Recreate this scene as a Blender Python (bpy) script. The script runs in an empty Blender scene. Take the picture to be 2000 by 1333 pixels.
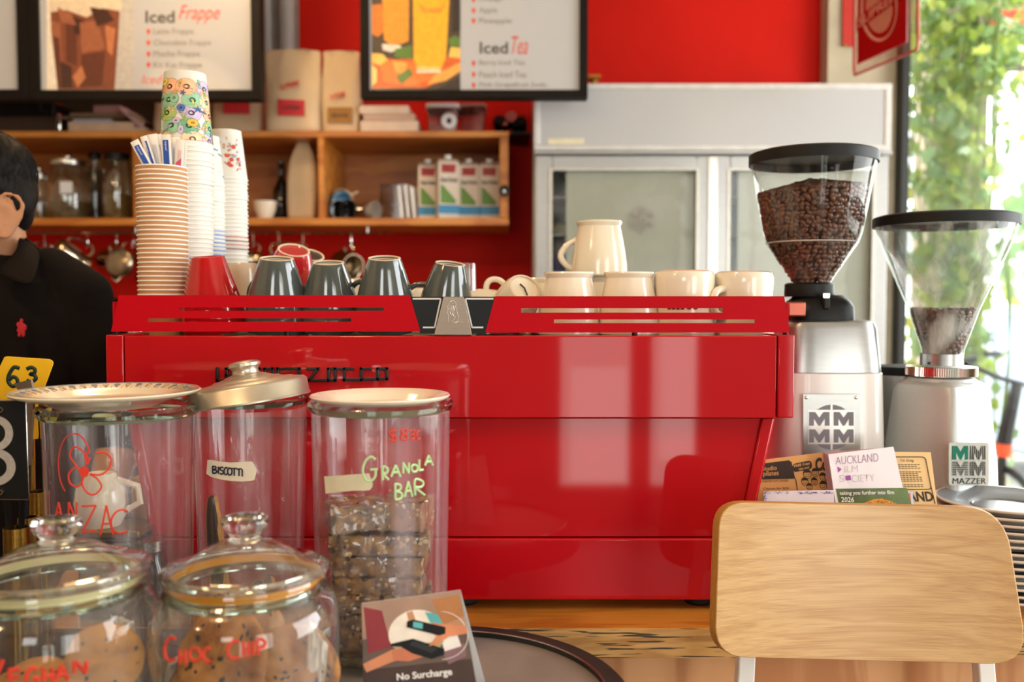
import bpy, bmesh, math, random
from mathutils import Vector, Matrix, noise
PI = math.pi
R = math.radians
random.seed(7)
C = bpy.context.scene.collection
SC = bpy.context.scene

# ---------------------------------------------------------------- camera
EYE = 1.36            # eye height (m)
F = 1800.0            # focal length in pixels of the 2000x1333 frame
PITCH = math.atan(76.5 / F)
cam_d = bpy.data.cameras.new('camera')
cam = bpy.data.objects.new('camera', cam_d); C.objects.link(cam)
cam.location = (0, 0, EYE)
cam.rotation_euler = (PI / 2 - PITCH, 0, 0)
cam_d.sensor_width = 36; cam_d.lens = 36 * F / 2000
cam_d.clip_start = 0.05; cam_d.clip_end = 200
cam_d.dof.use_dof = True; cam_d.dof.focus_distance = 1.20; cam_d.dof.aperture_fstop = 3.4
SC.camera = cam

def lin(c):
    if isinstance(c, str):
        c = tuple(int(c[i:i + 2], 16) for i in (0, 2, 4))
    c = [v / 255 if max(c) > 1.0 or True else v for v in c]
    return tuple((v / 12.92 if v <= 0.04045 else ((v + 0.055) / 1.055) ** 2.4) for v in c) + (1,)

# ---------------------------------------------------------------- world
w = bpy.data.worlds.new('world'); SC.world = w; w.use_nodes = True
nt = w.node_tree; nt.nodes.clear()
wo = nt.nodes.new('ShaderNodeOutputWorld'); bg = nt.nodes.new('ShaderNodeBackground')
tcw = nt.nodes.new('ShaderNodeTexCoord'); sep = nt.nodes.new('ShaderNodeSeparateXYZ')
rmp = nt.nodes.new('ShaderNodeValToRGB')
nt.links.new(tcw.outputs['Generated'], sep.inputs[0]); nt.links.new(sep.outputs['Z'], rmp.inputs[0])
rmp.color_ramp.elements[0].color = (0.80, 0.86, 0.78, 1); rmp.color_ramp.elements[1].color = (0.86, 0.93, 1.0, 1)
rmp.color_ramp.elements[1].position = 0.35
nt.links.new(rmp.outputs[0], bg.inputs['Color']); bg.inputs['Strength'].default_value = 7
nt.links.new(bg.outputs[0], wo.inputs[0])

# ---------------------------------------------------------------- lights (daylight through the cafe's windows, warm ceiling lamps, added reflection lamps)
def area(name, loc, target, sx, sy, power, col, spread=180):
    d = bpy.data.lights.new(name, 'AREA'); d.shape = 'RECTANGLE'; d.size = sx; d.size_y = sy
    d.energy = power; d.color = col; d.spread = R(spread)
    o = bpy.data.objects.new(name, d); C.objects.link(o); o.location = loc
    o.rotation_euler = (Vector(target) - Vector(loc)).to_track_quat('-Z', 'Y').to_euler()
    return o
area('front_window_daylight', (2.45, -2.6, 1.6), (.9, 2, 1.2), 1.3, 2.1, 62, (1.0, 0.96, 0.92))
area('front_door_daylight', (-0.7, -2.95, 2.05), (-0.5, 3, 1.2), 0.9, 0.9, 20, (1.0, 0.95, 0.90))
area('side_window_daylight', (3.0, 1.3, 1.7), (0.4, 1.6, 1.2), 2.4, 1.9, 120, (0.97, 0.98, 1.0))
area('back_window_daylight', (2.35, 3.40, 1.7), (0.9, 0.5, 1.2), 1.4, 2.0, 60, (0.96, 1.0, 0.97))

area('added_reflection_lamp_left', (.52, -2.95, .62), (.52, 0, .62), .34, .7, 2.0, (1, .93, .9))  # added lamp, mirrored as a pinkish patch in the red panel
area('added_reflection_lamp_right', (1.0, -2.95, .85), (1.0, 0, .85), .22, .9, 1.6, (1, .93, .9))  # second added lamp for another bright patch on the machine
sp_d = bpy.data.lights.new('added_floor_spot', 'SPOT'); sp_d.energy = 260; sp_d.spot_size = R(13); sp_d.spot_blend = .3; sp_d.color = (1, .9, .75)  # added spot in place of sunlight, brightens the floor mirrored in the machine
sp_o = bpy.data.objects.new('added_floor_spot', sp_d); C.objects.link(sp_o); sp_o.location = (1.5, -3.0, 2.5)
sp_o.rotation_euler = (Vector((.88, -2.1, 0)) - Vector((1.5, -3.0, 2.5))).to_track_quat('-Z', 'Y').to_euler()

def lamp_light(name, loc, power, col, r=0.06):
    d = bpy.data.lights.new(name, 'POINT'); d.energy = power; d.color = col; d.shadow_soft_size = r
    o = bpy.data.objects.new(name, d); C.objects.link(o); o.location = loc
    return o
WARM = (1.0, 0.70, 0.40)
sun_d = bpy.data.lights.new('sun', 'SUN'); sun_d.energy = 17; sun_d.angle = R(1.5); sun_d.color = (1, .96, .86)
sun_o = bpy.data.objects.new('sun', sun_d); C.objects.link(sun_o)
sun_o.rotation_euler = Vector((-.55, -.12, -.83)).to_track_quat('-Z', 'Y').to_euler(); sun_o.location = (4, 5, 6)

vs = SC.view_settings
SC.display_settings.display_device = 'sRGB'
vs.view_transform = 'Standard'; vs.look = 'None'; vs.exposure = -0.68; vs.gamma = 1.0
vs.use_curve_mapping = False
try:
    SC.cycles.use_denoising = True
    SC.cycles.max_bounces = 14; SC.cycles.transparent_max_bounces = 24
    SC.cycles.transmission_bounces = 12; SC.cycles.glossy_bounces = 5; SC.cycles.diffuse_bounces = 4
    SC.cycles.sample_clamp_indirect = 6.0
except Exception:
    pass

# ---------------------------------------------------------------- pixel rays -> metres
_fw = Vector((0, math.cos(PITCH), -math.sin(PITCH))); _up = Vector((0, math.sin(PITCH), math.cos(PITCH)))
def ray(px, py):
    return Vector(((px - 1000) / F, 0, 0)) + _up * (-(py - 666.5) / F) + _fw
def W(px, py, Y):
    d = ray(px, py); t = Y / d.y
    return Vector((t * d.x, Y, EYE + t * d.z))
def Wz(px, py, z):
    d = ray(px, py); t = (z - EYE) / d.z
    return Vector((t * d.x, t * d.y, z))
def WX(px, Y): return W(px, 590, Y).x
def WZ(py, Y): return W(1000, py, Y).z
def S(px, Y): return px / F * Y

# ---------------------------------------------------------------- materials
_mats = {}
def N(nt, t, **k):
    n = nt.nodes.new(t)
    for a, b in k.items(): setattr(n, a, b)
    return n
def M(name, col, rough=0.5, metal=0.0, var=0.08, scale=30.0, bump=0.0, bscale=None, coat=0.0, trans=0.0, ior=1.45,
      spec=0.5, stretch=None, sss=0.0, emit=None, estr=0.0, aniso=0.0, rvar=0.0, sheen=0.0, col2=None):
    if name in _mats: return _mats[name]
    m = bpy.data.materials.new(name); m.use_nodes = True; _mats[name] = m
    nt = m.node_tree; b = nt.nodes['Principled BSDF']; L = nt.links.new
    c = lin(col); b.inputs['Roughness'].default_value = rough; b.inputs['Metallic'].default_value = metal
    b.inputs['Coat Weight'].default_value = coat; b.inputs['Coat Roughness'].default_value = 0.04
    b.inputs['Transmission Weight'].default_value = trans; b.inputs['IOR'].default_value = ior
    b.inputs['Specular IOR Level'].default_value = spec
    b.inputs['Anisotropic'].default_value = aniso
    if sheen: b.inputs['Sheen Weight'].default_value = sheen
    if sss:
        b.inputs['Subsurface Weight'].default_value = sss; b.inputs['Subsurface Radius'].default_value = (0.01, 0.004, 0.002)
    if emit:
        b.inputs['Emission Color'].default_value = lin(emit); b.inputs['Emission Strength'].default_value = estr
    tc = N(nt, 'ShaderNodeTexCoord'); mp = N(nt, 'ShaderNodeMapping')
    L(tc.outputs['Object'], mp.inputs[0])
    if stretch: mp.inputs['Scale'].default_value = stretch
    nz = N(nt, 'ShaderNodeTexNoise'); nz.inputs['Scale'].default_value = scale; nz.inputs['Detail'].default_value = 4
    L(mp.outputs[0], nz.inputs['Vector'])
    rp = N(nt, 'ShaderNodeValToRGB')
    if col2: d1 = c; d2 = lin(col2)
    else:
        d1 = tuple(max(0, v * (1 - var)) for v in c[:3]) + (1,); d2 = tuple(min(1, v * (1 + var)) for v in c[:3]) + (1,)
    rp.color_ramp.elements[0].color = d1; rp.color_ramp.elements[1].color = d2
    rp.color_ramp.elements[0].position = 0.3; rp.color_ramp.elements[1].position = 0.7
    L(nz.outputs['Fac'], rp.inputs[0]); L(rp.outputs[0], b.inputs['Base Color'])
    if rvar:
        mr = N(nt, 'ShaderNodeMapRange'); mr.inputs[3].default_value = max(0, rough - rvar); mr.inputs[4].default_value = rough + rvar
        L(nz.outputs['Fac'], mr.inputs[0]); L(mr.outputs[0], b.inputs['Roughness'])
    if bump:
        bp = N(nt, 'ShaderNodeBump'); bp.inputs['Strength'].default_value = bump; bp.inputs['Distance'].default_value = 0.002
        n2 = N(nt, 'ShaderNodeTexNoise'); n2.inputs['Scale'].default_value = bscale or scale * 3; n2.inputs['Detail'].default_value = 5
        L(mp.outputs[0], n2.inputs['Vector']); L(n2.outputs['Fac'], bp.inputs['Height']); L(bp.outputs[0], b.inputs['Normal'])
    return m

def wood(name, c1, c2, rough=0.4, scale=6.0, stretch=(1, 8, 8), dist=3.0, coat=0.1, fine=0.25, bump=0.05, pores=0.0):
    """long-grain wood: stretched noise rings plus fine fibres"""
    if name in _mats: return _mats[name]
    m = bpy.data.materials.new(name); m.use_nodes = True; _mats[name] = m
    nt = m.node_tree; b = nt.nodes['Principled BSDF']; L = nt.links.new
    b.inputs['Roughness'].default_value = rough; b.inputs['Coat Weight'].default_value = coat; b.inputs['Coat Roughness'].default_value = 0.25
    tc = N(nt, 'ShaderNodeTexCoord'); mp = N(nt, 'ShaderNodeMapping'); mp.inputs['Scale'].default_value = stretch
    L(tc.outputs['Object'], mp.inputs[0])
    n1 = N(nt, 'ShaderNodeTexNoise'); n1.inputs['Scale'].default_value = scale; n1.inputs['Detail'].default_value = 2; n1.inputs['Distortion'].default_value = 0.6
    L(mp.outputs[0], n1.inputs['Vector'])
    mul = N(nt, 'ShaderNodeMath', operation='MULTIPLY'); mul.inputs[1].default_value = dist * 6
    L(n1.outputs['Fac'], mul.inputs[0])
    sn = N(nt, 'ShaderNodeMath', operation='SINE'); L(mul.outputs[0], sn.inputs[0])
    ab = N(nt, 'ShaderNodeMapRange'); ab.inputs[1].default_value = -1; ab.inputs[2].default_value = 1; L(sn.outputs[0], ab.inputs[0])
    mp2 = N(nt, 'ShaderNodeMapping'); mp2.inputs['Scale'].default_value = tuple(v * v * 2.2 for v in stretch); L(tc.outputs['Object'], mp2.inputs[0])
    n2 = N(nt, 'ShaderNodeTexNoise'); n2.inputs['Scale'].default_value = scale * 1.2; n2.inputs['Detail'].default_value = 6
    L(mp2.outputs[0], n2.inputs['Vector'])
    mx = N(nt, 'ShaderNodeMix', data_type='FLOAT'); mx.inputs[0].default_value = fine
    L(ab.outputs[0], mx.inputs[2]); L(n2.outputs['Fac'], mx.inputs[3])
    rp = N(nt, 'ShaderNodeValToRGB'); rp.color_ramp.elements[0].color = lin(c1); rp.color_ramp.elements[1].color = lin(c2)
    rp.color_ramp.elements[0].position = 0.15; rp.color_ramp.elements[1].position = 0.75
    L(mx.outputs[0], rp.inputs[0])
    out = rp.outputs[0]
    if pores:
        mp3 = N(nt, 'ShaderNodeMapping'); mp3.inputs['Scale'].default_value = (stretch[0] * .45, stretch[1], stretch[2] * 1.4); L(tc.outputs['Object'], mp3.inputs[0])
        n3 = N(nt, 'ShaderNodeTexNoise'); n3.inputs['Scale'].default_value = scale * 5; n3.inputs['Detail'].default_value = 2; L(mp3.outputs[0], n3.inputs['Vector'])
        r3 = N(nt, 'ShaderNodeValToRGB'); r3.color_ramp.elements[0].position = 0.57; r3.color_ramp.elements[1].position = 0.61
        r3.color_ramp.elements[0].color = (0, 0, 0, 1); r3.color_ramp.elements[1].color = (pores, pores, pores, 1)
        L(n3.outputs['Fac'], r3.inputs[0])
        m3 = N(nt, 'ShaderNodeMix', data_type='RGBA'); L(r3.outputs[0], m3.inputs[0]); L(out, m3.inputs[6]); m3.inputs[7].default_value = (0.03, 0.015, 0.006, 1)
        out = m3.outputs[2]
    L(out, b.inputs['Base Color'])
    bp = N(nt, 'ShaderNodeBump'); bp.inputs['Strength'].default_value = bump; bp.inputs['Distance'].default_value = 0.001
    L(n2.outputs['Fac'], bp.inputs['Height']); L(bp.outputs[0], b.inputs['Normal'])
    return m

def thin_glass(name, tint=(0.96, 0.98, 0.97), refl=1.0, haze=0.04, hazecol='E8E0E4', rough=0.03, streak=True, power=3.2, base=0.045, streakv=(60, 60, 1.2)):
    """thin clear wall: see-through with a view-angle reflection and a pale haze, dust plus painted reflection streaks"""
    if name in _mats: return _mats[name]
    m = bpy.data.materials.new(name); m.use_nodes = True; _mats[name] = m
    nt = m.node_tree; nt.nodes.clear(); L = nt.links.new
    out = N(nt, 'ShaderNodeOutputMaterial'); tr = N(nt, 'ShaderNodeBsdfTransparent'); gl = N(nt, 'ShaderNodeBsdfGlossy'); df = N(nt, 'ShaderNodeBsdfDiffuse')
    tr.inputs[0].default_value = tuple(tint) + (1,); gl.inputs['Roughness'].default_value = rough; df.inputs[0].default_value = lin(hazecol)
    lw = N(nt, 'ShaderNodeLayerWeight'); lw.inputs['Blend'].default_value = 0.5
    pw = N(nt, 'ShaderNodeMath', operation='POWER'); pw.inputs[1].default_value = power; L(lw.outputs['Facing'], pw.inputs[0])
    ma = N(nt, 'ShaderNodeMath', operation='MULTIPLY_ADD'); ma.inputs[1].default_value = (0.9 - base) * refl; ma.inputs[2].default_value = base * refl
    L(pw.outputs[0], ma.inputs[0])
    tc = N(nt, 'ShaderNodeTexCoord'); mp = N(nt, 'ShaderNodeMapping'); mp.inputs['Scale'].default_value = streakv if streak else (8, 8, 8)
    L(tc.outputs['Object'], mp.inputs[0])
    nz = N(nt, 'ShaderNodeTexNoise'); nz.inputs['Scale'].default_value = 1.0; nz.inputs['Detail'].default_value = 5; L(mp.outputs[0], nz.inputs['Vector'])
    rp = N(nt, 'ShaderNodeMapRange'); rp.inputs[1].default_value = 0.47; rp.inputs[2].default_value = 0.70; rp.inputs[3].default_value = haze * 0.3; rp.inputs[4].default_value = haze * 3.2
    L(nz.outputs['Fac'], rp.inputs[0])
    bp = N(nt, 'ShaderNodeBump'); bp.inputs['Strength'].default_value = 0.25; bp.inputs['Distance'].default_value = 0.002; L(nz.outputs['Fac'], bp.inputs['Height'])
    L(bp.outputs[0], gl.inputs['Normal'])
    m1 = N(nt, 'ShaderNodeMixShader'); m2 = N(nt, 'ShaderNodeMixShader')
    L(rp.outputs[0], m1.inputs[0]); L(tr.outputs[0], m1.inputs[1]); L(df.outputs[0], m1.inputs[2])
    L(ma.outputs[0], m2.inputs[0]); L(m1.outputs[0], m2.inputs[1]); L(gl.outputs[0], m2.inputs[2])
    L(m2.outputs[0], out.inputs[0])
    return m

# ---------------------------------------------------------------- mesh builder
class MB:
    def __init__(s): s.bm = bmesh.new(); s.X = None; s.mi = 0
    def _v(s, p):
        p = Vector(p)
        return s.bm.verts.new(s.X @ p if s.X else p)
    def face(s, vs, mi=None):
        try:
            f = s.bm.faces.new(vs); f.material_index = s.mi if mi is None else mi; return f
        except ValueError: return None
    def box(s, x0, x1, y0, y1, z0, z1):
        v = [s._v((x, y, z)) for z in (z0, z1) for x, y in ((x0, y0), (x1, y0), (x1, y1), (x0, y1))]
        for q in ((0, 3, 2, 1), (4, 5, 6, 7), (0, 1, 5, 4), (1, 2, 6, 5), (2, 3, 7, 6), (3, 0, 4, 7)): s.face([v[i] for i in q])
        return s
    def cbox(s, c, d):
        return s.box(c[0] - d[0] / 2, c[0] + d[0] / 2, c[1] - d[1] / 2, c[1] + d[1] / 2, c[2] - d[2] / 2, c[2] + d[2] / 2)
    def lathe(s, prof, n=48, c=(0, 0, 0), sx=1, sy=1):
        rings = []
        for r, z in prof:
            if r < 1e-6: rings.append([s._v((c[0], c[1], c[2] + z))])
            else: rings.append([s._v((c[0] + r * sx * math.cos(2 * PI * k / n), c[1] + r * sy * math.sin(2 * PI * k / n), c[2] + z)) for k in range(n)])
        for a, b in zip(rings, rings[1:]):
            for k in range(n):
                k2 = (k + 1) % n
                if len(a) == 1 and len(b) == 1: continue
                if len(a) == 1: s.face([a[0], b[k2], b[k]])
                elif len(b) == 1: s.face([a[k], a[k2], b[0]])
                else: s.face([a[k], a[k2], b[k2], b[k]])
        return s
    def loft(s, rings, cap=True, close=True):
        rr = [[s._v(p) for p in r] for r in rings]; n = len(rr[0])
        for a, b in zip(rr, rr[1:]):
            for k in range(n if close else n - 1):
                s.face([a[k], a[(k + 1) % n], b[(k + 1) % n], b[k]])
        if cap: s.face(list(reversed(rr[0]))); s.face(rr[-1])
        return s
    def tube(s, pts, r, n=10, closed=False, cap=True, flat=1.0, nrm=None):
        pts = [Vector(p) for p in pts]; m = len(pts); rings = []
        prev = None
        for i, p in enumerate(pts):
            if closed: t = pts[(i + 1) % m] - pts[i - 1]
            else: t = pts[min(i + 1, m - 1)] - pts[max(i - 1, 0)]
            if t.length < 1e-9: t = Vector((0, 0, 1))
            t.normalize()
            if nrm is not None: a = Vector(nrm(p) if callable(nrm) else nrm)
            else: a = prev if prev is not None else (Vector((0, 0, 1)) if abs(t.z) < 0.9 else Vector((1, 0, 0)))
            a = a - t * a.dot(t)
            if a.length < 1e-6: a = Vector((1, 0, 0)) - t * t.x
            a.normalize(); b = t.cross(a); prev = a
            rr = r[i] if isinstance(r, (list, tuple)) else r
            rings.append([p + (a * math.sin(2 * PI * k / n) * flat + b * math.cos(2 * PI * k / n)) * rr for k in range(n)])
        vr = [[s._v(q) for q in ring] for ring in rings]
        pairs = list(zip(vr, vr[1:])) + ([(vr[-1], vr[0])] if closed else [])
        for a, b in pairs:
            for k in range(n): s.face([a[k], a[(k + 1) % n], b[(k + 1) % n], b[k]])
        if cap and not closed: s.face(list(reversed(vr[0]))); s.face(vr[-1])
        return s
    def prism(s, pts, off, fn=None):
        """polygon pts (3D or via fn(u,v,d)) pushed along off"""
        if fn: a = [fn(u, v, 0) for u, v in pts]; b = [fn(u, v, off) for u, v in pts]
        else: a = [Vector(p) for p in pts]; b = [p + Vector(off) for p in a]
        va = [s._v(p) for p in a]; vb = [s._v(p) for p in b]; n = len(va)
        s.face(va); s.face(list(reversed(vb)))
        for k in range(n): s.face([va[(k + 1) % n], va[k], vb[k], vb[(k + 1) % n]])
        return s
    def poly(s, pts, fn=None, d=0.0, mi=None):
        v = [s._v(fn(u, q, d) if fn else p) for p in pts for u, q in [(p[0], p[1])]]
        s.face(v, mi); return s
    def ball(s, c, r, seg=16, rings=10, rot=None):
        if not isinstance(r, (tuple, list)): r = (r, r, r)
        Rm = rot.to_matrix() if rot is not None else None
        rr = []
        for i in range(rings + 1):
            th = PI * i / rings
            row = []
            for k in range(seg if 0 < i < rings else 1):
                ph = 2 * PI * k / seg
                p = Vector((r[0] * math.sin(th) * math.cos(ph), r[1] * math.sin(th) * math.sin(ph), -r[2] * math.cos(th)))
                if Rm: p = Rm @ p
                row.append(s._v(Vector(c) + p))
            rr.append(row)
        for a, b in zip(rr, rr[1:]):
            for k in range(seg):
                k2 = (k + 1) % seg
                if len(a) == 1: s.face([a[0], b[k2], b[k]])
                elif len(b) == 1: s.face([a[k], a[k2], b[0]])
                else: s.face([a[k], a[k2], b[k2], b[k]])
        return s
    def text(s, txt, box, fn, d=0.0, ext=0.0, bold=0.0, shear=0.0, mi=None, keep=False):
        """built-in font, fitted to box (u0,v0,u1,v1) with v running down"""
        cu = bpy.data.curves.new('t', 'FONT'); cu.body = txt; cu.size = 1; cu.offset = bold; cu.shear = shear; cu.resolution_u = 3
        cu.space_line = 0.9
        ob = bpy.data.objects.new('t', cu); me = bpy.data.meshes.new_from_object(ob)
        vs_ = [v.co.copy() for v in me.vertices]
        if vs_:
            x0 = min(v.x for v in vs_); x1 = max(v.x for v in vs_); y0 = min(v.y for v in vs_); y1 = max(v.y for v in vs_)
            u0, v0, u1, v1 = box
            def mp(v, dd): return fn(u0 + (v.x - x0) / (x1 - x0) * (u1 - u0), v1 + (v.y - y0) / (y1 - y0) * (v0 - v1), dd)
            nv = [s._v(mp(v, d + ext)) for v in vs_]
            old = s.mi
            if mi is not None: s.mi = mi
            for p in me.polygons: s.face([nv[i] for i in p.vertices])
            if ext:
                from collections import Counter
                ec = Counter(tuple(sorted(e)) for p in me.polygons for e in p.edge_keys)
                bv = {}
                for (a, b), k in ec.items():
                    if k == 1:
                        for q in (a, b):
                            if q not in bv: bv[q] = s._v(mp(vs_[q], d))
                        s.face([nv[a], nv[b], bv[b], bv[a]])
            s.mi = old
        bpy.data.objects.remove(ob); bpy.data.curves.remove(cu); bpy.data.meshes.remove(me)
        return s
    def build(s, name, mats, parent=None, bevel=0.0, bseg=2, smooth=35, sub=0, recalc=True, weld=0.0, local=False):
        if weld: bmesh.ops.remove_doubles(s.bm, verts=s.bm.verts, dist=weld)
        if recalc: bmesh.ops.recalc_face_normals(s.bm, faces=s.bm.faces)
        off = wl(parent) if parent and not local else Vector((0, 0, 0))
        if off.length: bmesh.ops.translate(s.bm, verts=s.bm.verts, vec=-off)
        me = bpy.data.meshes.new(name); s.bm.to_mesh(me); s.bm.free()
        for m in (mats if isinstance(mats, (list, tuple)) else [mats]): me.materials.append(m)
        me.shade_smooth()
        if smooth: me.set_sharp_from_angle(angle=R(smooth))
        o = bpy.data.objects.new(name, me); C.objects.link(o)
        if parent: o.parent = parent
        if bevel:
            b = o.modifiers.new('bevel', 'BEVEL'); b.width = bevel; b.segments = bseg; b.limit_method = 'ANGLE'; b.angle_limit = R(40)
            b.harden_normals = False
        if sub:
            b = o.modifiers.new('sub', 'SUBSURF'); b.levels = sub; b.render_levels = sub
        return o

def wl(o):
    v = Vector((0, 0, 0))
    while o: v = v + o.location; o = o.parent
    return v
def tag(o, label, cat, group=None, kind=None):
    if label: o['label'] = label
    if cat: o['category'] = cat
    if group: o['group'] = group
    if kind: o['kind'] = kind
    return o
def thing(name, label, cat, loc=(0, 0, 0), group=None):
    o = bpy.data.objects.new(name, None); C.objects.link(o); o.location = loc; o.empty_display_size = 0.05
    return tag(o, label, cat, group)
def struct(o): o['kind'] = 'structure'; return o
def dup(o, parent=None, loc=None, rot=None, label=None, group=None, scale=None):
    c = o.copy(); C.objects.link(c)
    if parent is not None: c.parent = parent
    for ch in list(o.children): dup(ch, c)
    if loc is not None: c.location = loc
    if rot is not None: c.rotation_euler = rot
    if scale is not None: c.scale = scale
    if label: c['label'] = label
    if group: c['group'] = group
    return c
def flat(Y, off=0.0):
    """surface facing the camera in the plane y=Y, addressed in frame pixels"""
    return lambda u, v, d: W(u, v, Y - off) + Vector((0, -d, 0))
def quad_fn(p00, p10, p11, p01):
    """(u,v) in 0..1, v down; corners TL TR BR BL"""
    p00, p10, p11, p01 = map(Vector, (p00, p10, p11, p01))
    n = (p01 - p00).cross(p10 - p00).normalized()
    if n.y > 0: n = -n
    return lambda u, v, d: (p00 * (1 - u) + p10 * u) * (1 - v) + (p01 * (1 - u) + p11 * u) * v + n * d
def cyl_fn(cx, cy, rfun, a0, z0):
    """u metres around, v metres down from z0, wrapped on a jar of radius rfun(z)"""
    def f(u, v, d):
        z = z0 - v; r = rfun(z) ; a = a0 + u / r; r += d
        return Vector((cx + r * math.sin(a), cy - r * math.cos(a), z))
    return f
def arc(cx, cy, r, a0, a1, n, ry=None):
    ry = r if ry is None else ry
    return [(cx + r * math.cos(R(a0 + (a1 - a0) * k / n)), cy - ry * math.sin(R(a0 + (a1 - a0) * k / n))) for k in range(n + 1)]
def rrect(x0, y0, x1, y1, r, n=5):
    p = []
    for cx, cy, a in ((x1 - r, y0 + r, 0), (x0 + r, y0 + r, 90), (x0 + r, y1 - r, 180), (x1 - r, y1 - r, 270)):
        p += arc(cx, cy, r, a, a + 90, n)
    return p
# hand-lettering strokes in a 1x1 box, v down
HL = {
 'A': [[(0, 1), (.45, 0), (.95, 1)], [(.18, .62), (.78, .6)]],
 'B': [[(.1, 0), (.12, 1)], [(.05, .03), (.6, .08), (.7, .25), (.55, .42), (.15, .5), (.7, .58), (.85, .78), (.6, .97), (.1, 1)]],
 'C': [[(.9, .12), (.65, 0), (.3, .12), (.08, .45), (.15, .8), (.45, 1), (.9, .88)]],
 'E': [[(.85, 0), (.1, .03), (.1, 1), (.85, .97)], [(.1, .5), (.7, .48)]],
 'G': [[(.85, .12), (.6, 0), (.25, .12), (.02, .5), (.15, .88), (.5, 1), (.82, .8), (.85, .52)], [(.5, .52), (1, .5)]],
 'H': [[(.1, 0), (.1, 1)], [(.85, 0), (.88, 1)], [(.1, .52), (.86, .48)]],
 'I': [[(.5, 0), (.5, 1)]],
 'L': [[(.15, 0), (.12, 1), (.85, .95)]],
 'M': [[(.05, 1), (.15, 0), (.5, .6), (.85, 0), (.95, 1)]],
 'N': [[(.1, 1), (.12, 0), (.85, 1), (.9, 0)]],
 'O': [[(.5, 0), (.15, .15), (.03, .5), (.18, .88), (.5, 1), (.85, .85), (.97, .5), (.8, .12), (.5, 0)]],
 'P': [[(.12, 1), (.12, 0), (.7, .05), (.88, .25), (.7, .48), (.12, .55)]],
 'R': [[(.12, 1), (.1, 0), (.65, .04), (.82, .25), (.6, .46), (.15, .5), (.95, 1)]],
 'S': [[(.85, .1), (.5, 0), (.15, .15), (.25, .42), (.7, .55), (.85, .78), (.5, 1), (.08, .88)]],
 'T': [[(0, .03), (1, 0)], [(.5, .02), (.48, 1)]],
 'V': [[(0, 0), (.45, 1), (1, 0)]],
 'Z': [[(.05, .03), (.92, 0), (.08, 1), (.95, .95)]],
 '$': [[(.85, .2), (.5, .12), (.15, .25), (.3, .48), (.75, .58), (.85, .78), (.45, .9), (.08, .8)], [(.5, 0), (.45, 1)]],
 '8': [[(.5, 0), (.15, .12), (.2, .38), (.5, .48), (.85, .65), (.8, .92), (.45, 1), (.1, .9), (.15, .62), (.5, .48), (.82, .3), (.8, .08), (.5, 0)]],
 '6': [[(.9, .08), (.5, .02), (.15, .4), (.08, .75), (.4, 1), (.75, .85), (.7, .6), (.4, .52), (.12, .7)]],
 '3': [[(.1, .12), (.5, 0), (.85, .15), (.75, .4), (.4, .46), (.8, .55), (.92, .8), (.5, 1), (.1, .9)]],
}
def smooth_pts(p, k=4):
    if len(p) < 3: return [tuple(Vector(p[0]).lerp(Vector(p[-1]), i / 4)) for i in range(5)]
    out = []
    for i in range(len(p) - 1):
        p0 = Vector(p[max(i - 1, 0)]); p1 = Vector(p[i]); p2 = Vector(p[i + 1]); p3 = Vector(p[min(i + 2, len(p) - 1)])
        for j in range(k):
            t = j / k
            out.append(tuple(0.5 * ((2 * p1) + (p2 - p0) * t + (2 * p0 - 5 * p1 + 4 * p2 - p3) * t * t + (3 * p1 - p0 - 3 * p2 + p3) * t ** 3)))
    out.append(tuple(p[-1])); return out
def hand(mb, letters, fn, r, nrm=None, sharp='AEHILMNTVZ'):
    """letters: list of (char, u0, v0, u1, v1)"""
    for ch, u0, v0, u1, v1 in letters:
        for st in HL[ch]:
            q = smooth_pts(st, 4) if (ch not in sharp and len(st) > 2) else [tuple(Vector(a).lerp(Vector(b), t / 3)) for a, b in zip(st, st[1:]) for t in range(4)]
            mb.tube([fn(u0 + a * (u1 - u0), v0 + b * (v1 - v0), 0.0004) for a, b in q], r, n=6, flat=0.35, nrm=nrm)

# ---- shared materials
m_red = M('gloss_red_enamel', 'B2000F', 0.5, coat=0.8, var=0.03, scale=8, bump=0.008, bscale=60, spec=0.12)
m_red_satin = M('satin_red_powder_coat', 'B40012', 0.5, coat=0.0, spec=0.12, var=0.05, scale=400, bump=0.03, bscale=900)
m_black = M('black_plastic', '0F0F0F', 0.45, spec=.3, var=0.15, scale=60, bump=0.02)
m_blackgloss = M('black_gloss', '0C0C0E', 0.4, spec=.3, var=0.2, scale=20)
m_steel = M('brushed_steel', 'B9B4AC', 0.26, metal=1, var=0.06, scale=60, stretch=(1, 1, 14), rvar=0.08)
m_chrome = M('chrome', 'DAD7D0', 0.08, metal=1, var=0.03)
m_dark = M('dark_void', '0A0706', 0.7, var=0.3)
m_white_cer = M('cream_glazed_ceramic', 'EFE3CC', 0.16, coat=0.5, var=0.02, scale=14, sss=0.0)
m_white = M('white_paint', 'E9E7E2', 0.4, var=0.03, scale=6)
m_paper = M('white_paper', 'EDEBE8', 0.6, var=0.02, scale=40)
m_ink = M('dark_ink', '2A2622', 0.6, var=0.1)
m_inkred = M('red_ink', 'D8402E', 0.5, var=0.08)
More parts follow.
